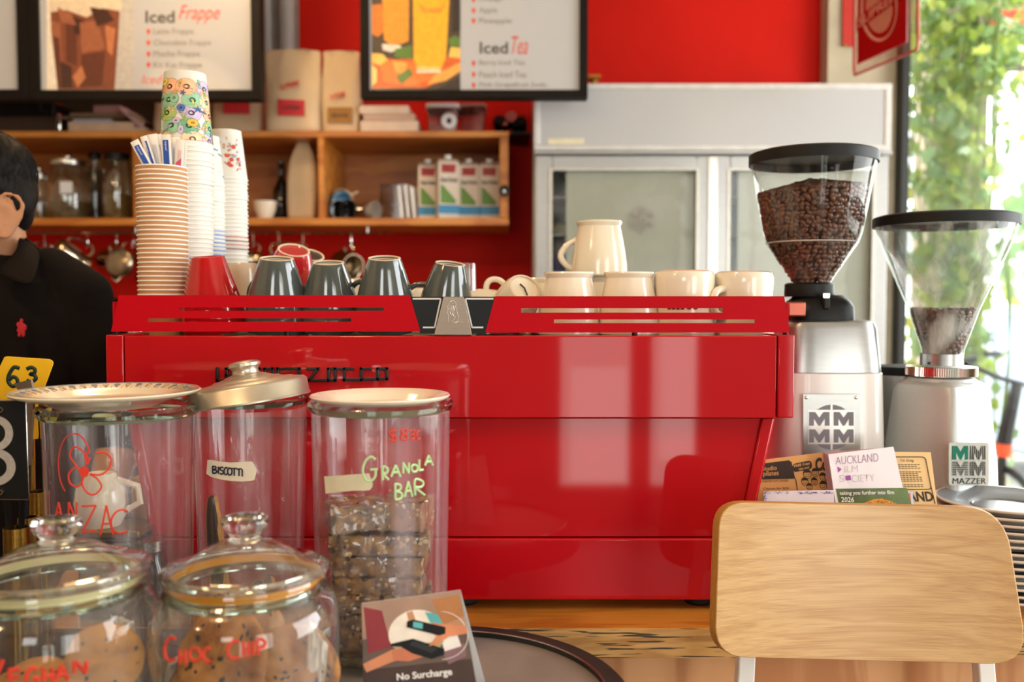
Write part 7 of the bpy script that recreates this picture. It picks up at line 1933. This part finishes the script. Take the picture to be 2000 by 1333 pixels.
# ================================================================ fridge
YR = 3.05; YR1 = 3.40
fx0, fx1 = WX(1042, YR), WX(1735, YR); zf = lambda v: WZ(v, YR)
fr_ = thing('display_fridge', 'tall white double-door display fridge against the wall', 'fridge', ((fx0 + fx1) / 2, 3.2, 0))
m_fw = M('fridge_white_enamel', 'BCBAB6', 0.3, coat=.3, var=.02); m_fal = M('fridge_aluminium', 'ACACAA', 0.3, metal=.4, var=.04, stretch=(1, 1, 6))
mb = MB(); mb.box(fx0, fx0 + .03, YR + .03, YR1, 0, zf(292)); mb.box(fx1 - .03, fx1, YR + .03, YR1, 0, zf(292)); mb.box(fx0 + .03, fx1 - .03, YR1 - .03, YR1, 0, zf(292)); mb.box(fx0 + .03, fx1 - .03, YR + .03, YR1 - .03, 0, .3)
mb.box(fx0, fx1, YR + .01, YR1, zf(292), zf(164)); mb.build('cabinet', m_fw, fr_, bevel=.003)
mb = MB()
mb.box(fx0, fx1, YR - .002, YR + .012, zf(175), zf(163)); mb.box(fx0, fx1, YR - .002, YR + .012, zf(294), zf(284)); mb.box(fx0, fx0 + .02, YR - .002, YR + .012, zf(284), zf(175)); mb.box(WX(1722, YR), fx1, YR - .002, YR + .012, zf(284), zf(175)); mb.build('header_trim', M('fridge_trim_white', 'CFCDC8', 0.25, coat=.4), fr_, bevel=.003)
MB().box(fx0 + .02, WX(1722, YR), YR + .002, YR + .011, zf(284), zf(175)).build('header_panel', M('fridge_header', 'B6B6B6', 0.3, coat=.4, var=.015, scale=2), fr_)
MB().prism([(1071, 271), (1141, 270), (1141, 281), (1071, 282)], .0008, fn=flat(YR + .002)).build('tape', M('fridge_tape', 'E0D6B4', 0.6), fr_)
mb = MB(); mb.text('', (0, 0, 1, 1), flat(YR), 0) if False else None
MB().box(fx0, fx1, YR - .012, YR + .03, zf(302), zf(295.5)).build('door_rail', m_fal, fr_, bevel=.002)
for i, (a, b) in enumerate(((1045, 1388), (1391, 1731))):
    A, B = WX(a, YR), WX(b, YR); ga, gb = WX(a + 33, YR), WX(b - 30, YR); gz = zf(333)
    mb = MB(); mb.box(A, ga, YR, YR + .03, .15, zf(304)); mb.box(gb, B, YR, YR + .03, .15, zf(304)); mb.box(ga, gb, YR, YR + .03, gz, zf(304)); mb.box(ga, gb, YR, YR + .03, .15, .25)
    dr = mb.build('door', m_fal, fr_, bevel=.003)
    mb = MB(); mb.box(ga - .008, ga, YR - .004, YR + .001, .25, gz + .006); mb.box(gb, gb + .008, YR - .004, YR + .001, .25, gz + .006); mb.box(ga, gb, YR - .004, YR + .001, gz, gz + .006)
    mb.build('door_gasket', M('bright_door_trim', 'D2CFC4', 0.25, metal=.2), dr)
    gx0_ = WX(a + (60 if i == 0 else 48), YR + .02)
    MB().box(ga, gb, YR + .012, YR + .016, .25, gz).build('door_glass', thin_glass('fridge_glass', (.95, .97, .95), .35, haze=.02, streak=False, base=.05), dr)
    pn = MB().box(gx0_, gb - .002, YR + .018, YR + .022, .25, gz - .001).build('frosted_panel', M('frosted_grey_film', 'A8A69C', 0.6, spec=.2, var=.02, scale=3), dr)
    if i == 0:
        mb = MB(); fs2 = flat(YR + .0112)
        for k in range(6):
            a6 = R(60 * k + 30); cxs, cys = 1256, 430
            def ln(u0, v0, u1, v1, w_=1.8):
                dx, dy = u1 - u0, v1 - v0; L_ = math.hypot(dx, dy); nx, ny = -dy / L_ * w_, dx / L_ * w_
                mb.poly([(u0 + nx, v0 + ny), (u1 + nx, v1 + ny), (u1 - nx, v1 - ny), (u0 - nx, v0 - ny)], fs2, 0)
            ln(cxs, cys, cxs + 27 * math.cos(a6), cys + 27 * math.sin(a6))
            for rr_ in (12, 19):
                for s_ in (-1, 1): ln(cxs + rr_ * math.cos(a6), cys + rr_ * math.sin(a6), cxs + (rr_ + 6) * math.cos(a6 + s_ * .4), cys + (rr_ + 6) * math.sin(a6 + s_ * .4), 1.3)
        mb.build('snowflake_mark', M('snowflake_grey', '9A978E', 0.4), dr, recalc=False)
MB().box(WX(1381, YR), WX(1399, YR), YR - .006, YR - .0005, .2, zf(306)).build('door_strip', M('bright_door_trim2', 'DAD8D0', 0.2, metal=.4), fr_, bevel=.002)
m_teal = M('fridge_interior', 'A8C4BC', 0.4, var=.04)
MB().box(fx0 + .031, fx1 - .031, YR1 - .034, YR1 - .031, .3, zf(296)).build('inner_wall', m_teal, fr_)
for z in (.7, 1.0, zf(530), zf(455), zf(380)):
    MB().box(fx0 + .032, fx1 - .032, YR + .06, YR1 - .036, z - .004, z).build('wire_shelf', M('shelf_white_wire', 'D8DCD8', 0.4), fr_)
for (u, v, zz_, col, s_, lab) in ((1092, 520, zf(530), '5A5494', (.05, .08, .07), 'purple packet on the fridge shelf behind the glass'), (1094, 445, zf(455), 'D2C8B8', (.055, .08, .045), 'pale pastry bag on the middle fridge shelf'), (1092, 560, 1.0, 'B85A3A', (.06, .08, .09), 'orange-red packet low in the fridge')):
    t = thing('food_packet', lab, 'packet', (WX(u, 3.2), 3.2, zz_ + .0006))
    x = WX(u, 3.2); MB().loft([superring(x, 3.2, zz_ + .0006 + s_[2] * q, s_[0] / 2 * f_, s_[1] / 2 * f_, 4, 20) for q, f_ in ((0, .95), (.3, 1.05), (.8, .95), (1, .5))]).build('packet', M('packet_' + col, col, 0.4, var=.2, scale=40), t)
gd = thing('gold_ornament', 'small gold and glass ornament on top of the fridge', 'ornament', (WX(1158, 3.2), 3.2, zf(164) + .0008))
c = (WX(1158, 3.2), 3.2, zf(164) + .0008)
MB().lathe([(0, 0), (.018, 0), (.02, .004), (.016, .012), (.016, .045), (.020, .05), (0, .052)], 24, c).build('ornament_body', m_brass, gd)
MB().box(c[0] - .022, c[0] + .022, 3.18, 3.22, c[2] + .052, c[2] + .062).build('ornament_top', M('amber_block', 'B8741E', 0.2, coat=.5), gd, bevel=.002)

# ================================================================ hanging red sign near the pier
sg = thing('hanging_sign', 'red acrylic hanging sign with a round emblem near the concrete pier', 'sign', W(1730, 60, 2.78))
def sp(u, v, d):
    """sign plane: turned so that the right edge is nearer"""
    A_, B_ = W(1668, 0, 2.92), W(1794, 0, 2.64); n_ = Vector((B_.y - A_.y, A_.x - B_.x, 0)); r_ = ray(u, v)
    return Vector((0, 0, EYE)) + r_ * (n_.dot(Vector((A_.x, A_.y, 0))) / n_.dot(r_)) + Vector((-.7, -.7, 0)) * d
def solid(mb, pts, d0, d1):
    va = [mb._v(sp(u, v, d0)) for u, v in pts]; vb = [mb._v(sp(u, v, d1)) for u, v in pts]; mb.face(va); mb.face(vb[::-1])
    for k in range(len(va)): mb.face([va[k], vb[k], vb[(k + 1) % len(va)], va[(k + 1) % len(va)]])
m_sred = M('sign_red', '9E0408', 0.3, coat=.4, var=.04); m_sgl = M('sign_clear_edge', 'B03A30', 0.2, coat=.5, var=.05)
out_ = [(1668, -200), (1792, -215), (1793, 80), (1790, 95), (1783, 101), (1672, 146), (1668, 143)]
mb = MB()
pth = [sp(u, v, 0) for u, v in smooth_pts([(1668, -200), (1668, 60), (1668, 138), (1672, 146)], 4) + smooth_pts([(1672, 146), (1730, 122), (1783, 101), (1790, 95), (1793, 80), (1793, 0), (1792, -215)], 4)]
mb.tube(pth, .0042, n=8); mb.build('clear_border', m_sgl, sg)
mb = MB(); solid(mb, out_, .001, .004); mb.build('clear_panel', thin_glass('sign_acrylic', (.95, .93, .9), 1.2, haze=.10, hazecol='D8C8B8', streak=False), sg)
mb = MB(); solid(mb, [(1678, -200), (1774, -212), (1774, 82), (1773, 84), (1677, 127)], .006, .010); mb.build('red_panel', m_sred, sg)
m_em = M('sign_emblem', 'C07C68', 0.4, var=.05); m_em2 = M('sign_emblem_line', 'D08A7C', 0.4)
mb = MB(); ec = (1720, 18)
mb.poly([(ec[0] + 26 * math.cos(t), ec[1] + 48 * math.sin(t)) for t in [2 * PI * k / 30 for k in range(30)]], sp, .0108)
e_o = mb.build('emblem_disc', m_em, sg, recalc=False)
mb = MB(); mb.tube([sp(ec[0] + 34 * math.cos(t), ec[1] + 62 * math.sin(t), .0112) for t in [2 * PI * k / 40 for k in range(40)]], .0045, n=6, closed=True, flat=.3)
mb.build('emblem_ring', m_em2, sg)
mb = MB(); 
ban = lambda u, v, d: sp(u, v - .75 * (u - 1678), d)
mb.poly([(1676, 36), (1772, 36), (1772, 62), (1676, 62)], ban, .0120); mb.build('banner', m_sred, sg, recalc=False)
mb = MB(); mb.text('SUPREME', (1680, 40, 1768, 58), ban, .0135, bold=.02); mb.build('lettering', m_em2, sg, recalc=False)
for u in (1690, 1770): MB().tube([sp(u, -190, .005), Vector((sp(u, -190, .005).x, sp(u, -190, .005).y, 3.3))], .003, n=6).build('hanging_wire', m_steel, sg)
rp_ = thing('wall_banner', 'narrow bright red panel hung on the concrete pier behind the sign', 'banner', W(1655, 20, 3.40))
mb = MB(); mb.prism([(1645, -150), (1666, -150), (1666, 92), (1645, 90)], .006, fn=flat(3.415)); mb.build('panel', M('banner_red', 'B41E0C', 0.45, var=.05), rp_)
MB().ball(W(1650, 88, 3.405), .006).build('eyelet', m_brass, rp_)
# ================================================================ the barista
YP = 1.66
px_ = lambda u, Y=YP: WX(u, Y)
pz = lambda v, Y=YP: WZ(v, Y)
cxp = px_(-26)
per = thing('person', 'barista in a black polo shirt behind the counter, head turned away to the left', 'person', (cxp, YP, 0))
m_skin = M('warm_skin', 'C68E68', 0.5, var=.06, scale=30, sss=.15, bump=.05, bscale=300)
m_hair = M('black_hair', '120E0C', 0.6, spec=.25, var=.35, scale=120, stretch=(1, 1, .25), bump=.9, bscale=260)
m_polo = M('black_polo_cotton', '15100E', 0.9, var=.12, scale=400, bump=.25, bscale=700, spec=.12)
m_trou = M('dark_trousers', '15161A', 0.8, var=.1)
def capsule(mb, a, b, ra, rb, n=20, fy=1.0):
    a, b = Vector(a), Vector(b); k = 7; ax = b - a; L_ = ax.length; ax.normalize()
    pts, rs = [], []
    for i in range(5): t = i / 5; pts.append(a - ax * ra * math.cos(t * PI / 2)); rs.append(max(ra * math.sin(t * PI / 2), .001))
    for i in range(k + 1): t = i / k; pts.append(a + ax * L_ * t); rs.append(ra + (rb - ra) * t)
    for i in range(1, 6): t = i / 5; pts.append(b + ax * rb * math.sin(t * PI / 2)); rs.append(max(rb * math.cos(t * PI / 2), .001))
    mb.tube(pts, rs, n=n)
def rem(o, vox, sm=6, fac=.6):
    m_ = o.modifiers.new('remesh', 'REMESH'); m_.mode = 'VOXEL'; m_.voxel_size = vox; m_.use_smooth_shade = True
    if sm: s_ = o.modifiers.new('smooth', 'SMOOTH'); s_.iterations = sm; s_.factor = fac
    return o
X0 = cxp
hz = pz(384)                                   # head centre height
yaw = R(-45)                                   # face turned to our left
def H(x, y, z):                                # head-local (x side, y forward, z up) -> world
    c, s_ = math.cos(yaw), math.sin(yaw)
    # forward at yaw 0 is -Y (toward the camera)
    fx, fy = math.sin(yaw), -math.cos(yaw); rx_, ry_ = math.cos(yaw), math.sin(yaw)
    return Vector((hx_ + rx_ * x + fx * y, YP + ry_ * x + fy * y, hz + z))
hx_ = px_(-26)
yq = Matrix.Rotation(yaw, 3, 'Z').to_quaternion()
mb = MB()
def hb(x, y, z, rx_, ry_, rz_, seg=24, rings=16): mb.ball(H(x, y, z), (rx_, ry_, rz_), seg, rings, rot=yq)
hb(0, -.006, .028, .073, .080, .076)            # cranium
hb(0, .022, -.005, .066, .070, .085)            # face mass
hb(0, .040, -.062, .052, .048, .046)            # jaw
hb(0, .072, -.092, .022, .020, .018)            # chin
hb(0, .085, .032, .045, .016, .016)             # brow
for s_ in (-1, 1):
    hb(s_ * .040, .066, -.012, .024, .022, .022)  # cheek
    hb(s_ * .030, .084, .014, .014, .010, .010)   # eye ball
    hb(s_ * .014, .096, -.030, .010, .012, .009)  # nostril
    hb(s_ * .058, .012, -.058, .014, .034, .030)  # jaw corner
mb.tube([H(0, .092, .024), H(0, .102, .002), H(0, .112, -.022)], [.010, .012, .014], n=12)   # nose
hb(0, .090, -.056, .024, .010, .007); hb(0, .088, -.066, .022, .010, .008)                   # lips
# ears
def ear(s_):
    def E(a, b, d): return H(s_ * (.077 + d * 1.1), -.010 - a * 1.15, -.041 + b * 1.12)
    rim_ = [(-.012, -.020, .0), (-.014, .004, .001), (-.012, .022, .004), (-.001, .036, .009), (.014, .034, .013), (.022, .020, .014), (.020, .002, .012), (.012, -.016, .008), (.003, -.030, .005), (-.008, -.032, .002)]
    mb.tube([E(*p) for p in [tuple(q) for q in rim_]], [.004, .0035, .0035, .0042, .0045, .0045, .0042, .0042, .0055, .005], n=10)
    mb.tube([E(*p) for p in ((-.004, .018, .007), (.008, .020, .009), (.012, .008, .009), (.008, -.008, .007), (-.002, -.012, .006))], .0032, n=8)
    mb.tube([E(*p) for p in ((-.010, .026, -.002), (.006, .010, .000), (.008, -.010, .000), (-.004, -.024, -.001))], [.008, .011, .011, .008], n=10)
    hb(s_ * .0765, -.013, -.037, .005, .020, .036, 12, 10); hb(s_ * .070, -.006, -.040, .012, .022, .034)
ear(1); ear(-1)
# neck, torso, arms, legs (a single remeshed surface)
sh_z = pz(532)
capsule(mb, (X0 + .0, YP + .035, sh_z - .03), (hx_ + .004, YP + .012, hz - .04), .060, .054)
torso = [(.135, .095, sh_z - .045), (.165, .11, sh_z - .16), (.150, .105, sh_z - .32), (.150, .105, sh_z - .45), (.155, .11, sh_z - .56)]
mb.loft([superring(X0, YP + .03, z, a, b, 2.6, 28) for a, b, z in torso])
mb.ball((X0, YP + .03, sh_z - .04), (.15, .085, .055))
shl = Vector((X0 + .158, YP + .03, sh_z - .045)); shr = Vector((X0 - .158, YP + .03, sh_z - .045))
ell = Vector((X0 + .222, YP + .04, sh_z - .30)); elr = Vector((X0 - .235, YP + .02, sh_z - .30))
wrl = Vector((X0 + .20, YP - .06, CT - .03)); wrr = Vector((X0 - .20, YP - .06, CT - .03))
for a, b, c in ((shl, ell, wrl), (shr, elr, wrr)):
    capsule(mb, a, b, .046, .038); capsule(mb, b, c, .040, .026)
    d = (c - b).normalized(); d.z = -.15; d.normalize(); side = Vector((d.y, -d.x, 0)).normalized() * (1 if a is shl else -1)
    palm = c + d * .05 + Vector((0, 0, -.012))
    capsule(mb, c, c + d * .03, .024, .026); mb.tube([c + d * .01, palm, c + d * .085 + Vector((0, 0, -.018))], [.026, .034, .030], n=14, flat=.45, nrm=(0, 0, 1))
    for q, (off, ln_) in enumerate(((-.024, .062), (-.008, .070), (.009, .066), (.024, .052))):
        s0 = c + d * .082 + side * off + Vector((0, 0, -.018))
        mb.tube([s0, s0 + d * ln_ * .45 + side * off * .15 + Vector((0, 0, -.001)), s0 + d * ln_ * .78 + side * off * .2 + Vector((0, 0, -.005)), s0 + d * ln_ + side * off * .22 + Vector((0, 0, -.009))], [.0085, .0080, .0072, .0060], n=10)
    th0 = c + d * .025 - side * .022 + Vector((0, 0, -.012))
    mb.tube([th0, th0 + d * .025 - side * .022 + Vector((0, 0, -.006)), th0 + d * .052 - side * .030 + Vector((0, 0, -.009))], [.012, .010, .0075], n=10)
for s_ in (-1, 1):
    hip = Vector((X0 + s_ * .085, YP + .03, sh_z - .56)); kn = Vector((X0 + s_ * .095, YP + .02, .46)); an = Vector((X0 + s_ * .10, YP + .04, .09))
    capsule(mb, hip, kn, .085, .056); capsule(mb, kn, an, .052, .036)
    mb.tube([an + Vector((0, .05, -.055)), an + Vector((0, -.04, -.055)), an + Vector((0, -.14, -.062))], [.032, .038, .026], n=14, flat=.7, nrm=(0, 0, 1))
body = mb.build('body', m_skin, per, smooth=0, recalc=False); rem(body, .0042, 4, .5)
# face details the turned head hides are still there
for s_ in (-1, 1):
    mb = MB(); mb.ball(H(s_ * .030, .0905, .014), (.0085, .0055, .0075), 14, 10, rot=yq); ey = mb.build('eye', M('eye_white', 'E8E2DA', 0.2), per)
    mb = MB(); mb.ball(H(s_ * .030, .0955, .014), (.0042, .002, .0042), 10, 8, rot=yq); mb.build('iris', M('dark_iris', '2A1A10', 0.2), ey)
    mb = MB(); mb.tube([H(s_ * .014, .101, .033), H(s_ * .030, .100, .038), H(s_ * .046, .086, .034)], [.003, .0042, .002], n=8); mb.build('eyebrow', m_hair, per)
# short beard shadow along the jaw
mb = MB()
for k in range(420):
    a = random.uniform(-1.45, 1.45); v = random.uniform(-.100, -.050); 
    if abs(a) > .95: v = random.uniform(-.085, -.030)
    r_ = .052 + .012 * (1 - abs(v + .06) / .04); p = H(r_ * 1.08 * math.sin(a), .026 + .062 * math.cos(a), v)
    q = p + (p - H(0, 0, v)).normalized() * .004 + Vector((0, 0, -.004)); mb.tube([p, q], .0007, n=3, cap=False)
mb.build('beard', m_hair, per, smooth=0)
# hair: shaped shell over the cranium, tapering to the nape, with strands
mb = MB()
def hb2(x, y, z, rx_, ry_, rz_): mb.ball(H(x, y, z), (rx_, ry_, rz_), 28, 18, rot=yq)
hb2(0, -.002, .044, .078, .084, .075); hb2(0, .040, .086, .062, .055, .036); hb2(0, -.040, .010, .068, .048, .056); hb2(0, -.048, -.028, .050, .032, .038)
for s_ in (-1, 1): hb2(s_ * .060, .012, .026, .020, .044, .038); hb2(s_ * .054, -.038, -.004, .020, .030, .040)
hr_ = mb.build('hair', m_hair, per, smooth=0, recalc=False); rem(hr_, .0045, 5, .5)
rh = random.Random(9); mb = MB()
for k in range(1500):
    th = rh.uniform(0, 2 * PI); ph = math.acos(rh.uniform(-.55, 1))
    lx, ly_, lz = .0795 * math.sin(ph) * math.sin(th), -.002 - .0855 * math.sin(ph) * math.cos(th), .044 + .0765 * math.cos(ph)
    if ly_ > .02 and lz < .055: continue
    p = H(lx, ly_, lz); out = (p - H(0, -.002, .044)).normalized()
    flow = (Vector((0, 0, -1)) - out * (-out.z)); flow = flow.normalized() if flow.length > .2 else H(0, .1, 0) - H(0, 0, 0)
    flow.normalize(); side = out.cross(flow)
    q1 = p + flow * .007 + out * .0008 + side * rh.uniform(-.002, .002); q2 = p + flow * .014 - out * .0015 + side * rh.uniform(-.003, .003)
    mb.tube([p - out * .001, q1, q2], [.0006, .0006, .0002], n=3, cap=False)
st = mb.build('hair_strands', m_hair, per, smooth=0); st['kind'] = 'stuff'
# shirt
mb = MB()
tor = [(.070, .066, sh_z + .030), (.105, .080, sh_z + .016), (.142, .098, sh_z - .018), (.168, .116, sh_z - .07), (.178, .124, sh_z - .16), (.176, .122, sh_z - .30), (.176, .122, sh_z - .45), (.180, .126, sh_z - .60)]
mb.loft([superring(X0, YP + .03, z, a, b, 2.5, 40) for a, b, z in tor])
for a, b, s_ in ((shl, ell, 1), (shr, elr, -1)):
    e_ = a + (b - a) * .93
    capsule(mb, a + Vector((-.012 * s_, 0, .0)), e_, .064, .059, 24)
    capsule(mb, (X0 + s_ * .10, YP + .03, sh_z - .005), a + Vector((0, 0, .0)), .045, .058, 20)
shirt = mb.build('polo_shirt', m_polo, per, smooth=0, recalc=False); rem(shirt, .0055, 6, .5)
tx_ = bpy.data.textures.new('cloth_folds', 'CLOUDS'); tx_.noise_scale = .11; tx_.noise_depth = 1
dm = shirt.modifiers.new('folds', 'DISPLACE'); dm.texture = tx_; dm.strength = .022; dm.mid_level = .5; dm.texture_coords = 'LOCAL'
# soft creases: armhole seam and pulls from the armpit
mb = MB()
cre = [[(180, 520), (158, 545), (150, 580), (146, 620), (142, 660)], [(150, 640), (158, 680), (166, 730)], [(128, 600), (110, 640), (100, 690)], [(190, 600), (196, 650), (205, 720)]]
# collar: two wings folded down from the neck band
def cwing(pts, th=.004):
    va = [mb._v(p) for p in pts]; vb = [mb._v(p + Vector((0, th, 0))) for p in pts]; mb.face(va); mb.face(vb[::-1])
    for k in range(len(va)): mb.face([va[k], vb[k], vb[(k + 1) % len(va)], va[(k + 1) % len(va)]])
yc_ = YP - .09
grid = [[W(u, v, YP + y) for u, v, y in row] for row in (
  ((34, 463, .0), (37, 482, -.035), (20, 508, -.075), (-8, 528, -.100)), ((48, 470, .005), (51, 495, -.048), (36, 520, -.088), (6, 540, -.112)),
  ((62, 480, .01), (66, 505, -.058), (54, 535, -.100), (32, 551, -.118)), ((77, 492, .012), (75, 515, -.060), (69, 540, -.104), (61, 559, -.120)))]
vv = [[mb._v(p) for p in row] for row in grid]
for i in range(3):
    for j in range(3): mb.face([vv[i][j], vv[i][j + 1], vv[i + 1][j + 1], vv[i + 1][j]])
gl_ = [[Vector((2 * X0 - p.x, p.y, p.z)) for p in row] for row in grid]
vv = [[mb._v(p) for p in row] for row in gl_]
for i in range(3):
    for j in range(3): mb.face([vv[i][j], vv[i + 1][j], vv[i + 1][j + 1], vv[i][j + 1]])
# back of the collar round the neck
rb_ = []
for k in range(13):
    a = PI * k / 12; rb_.append((X0 + .062 * math.cos(a), YP + .01 + .062 * math.sin(a)))
ra = [[mb._v((x, y, pz(462) - .002)) for x, y in rb_], [mb._v((X0 + (x - X0) * 1.45, YP + .01 + (y - YP - .01) * 1.4, pz(490))) for x, y in rb_]]
for k in range(12): mb.face([ra[0][k], ra[0][k + 1], ra[1][k + 1], ra[1][k]])
col_ = mb.build('collar', m_polo, per, recalc=False, smooth=60)
sm_ = col_.modifiers.new('sub', 'SUBSURF'); sm_.levels = sm_.render_levels = 2
so = col_.modifiers.new('solid', 'SOLIDIFY'); so.thickness = .0035; so.offset = 0
# red embroidered rider emblem on the chest
mb = MB(); fe = flat(YP - .112)
emb = [(41, 623), (44, 622), (46, 626), (45, 631), (49, 633), (53, 637), (53, 644), (50, 646), (50, 655), (46, 660), (44, 652), (41, 659), (36, 657), (37, 650), (34, 645), (37, 640), (33, 634), (36, 629), (40, 630)]
mb.prism(emb, .004, fn=fe); em_ = mb.build('chest_emblem', M('red_embroidery', 'C0202C', 0.7, var=.15, scale=600, bump=.6, bscale=900), per, bevel=.0012)
# trousers and shoes
mb = MB()
mb.loft([superring(X0, YP + .03, z, a, b, 2.5, 32) for a, b, z in ((.150, .108, sh_z - .50), (.160, .118, sh_z - .58), (.158, .118, sh_z - .66))])
for s_ in (-1, 1): capsule(mb, (X0 + s_ * .082, YP + .03, sh_z - .62), (X0 + s_ * .095, YP + .02, .46), .094, .068); capsule(mb, (X0 + s_ * .095, YP + .02, .46), (X0 + s_ * .10, YP + .04, .10), .066, .056)
tr_ = mb.build('trousers', m_trou, per, smooth=0, recalc=False); rem(tr_, .010, 3)
for s_ in (-1, 1):
    mb = MB(); x = X0 + s_ * .10; mb.loft([superring(x, YP - .02, z, a, b, 3, 28) for a, b, z in ((.046, .13, .0), (.050, .135, .012), (.048, .130, .04), (.042, .10, .075), (.038, .06, .10))]); mb.build('shoe', m_black, per)
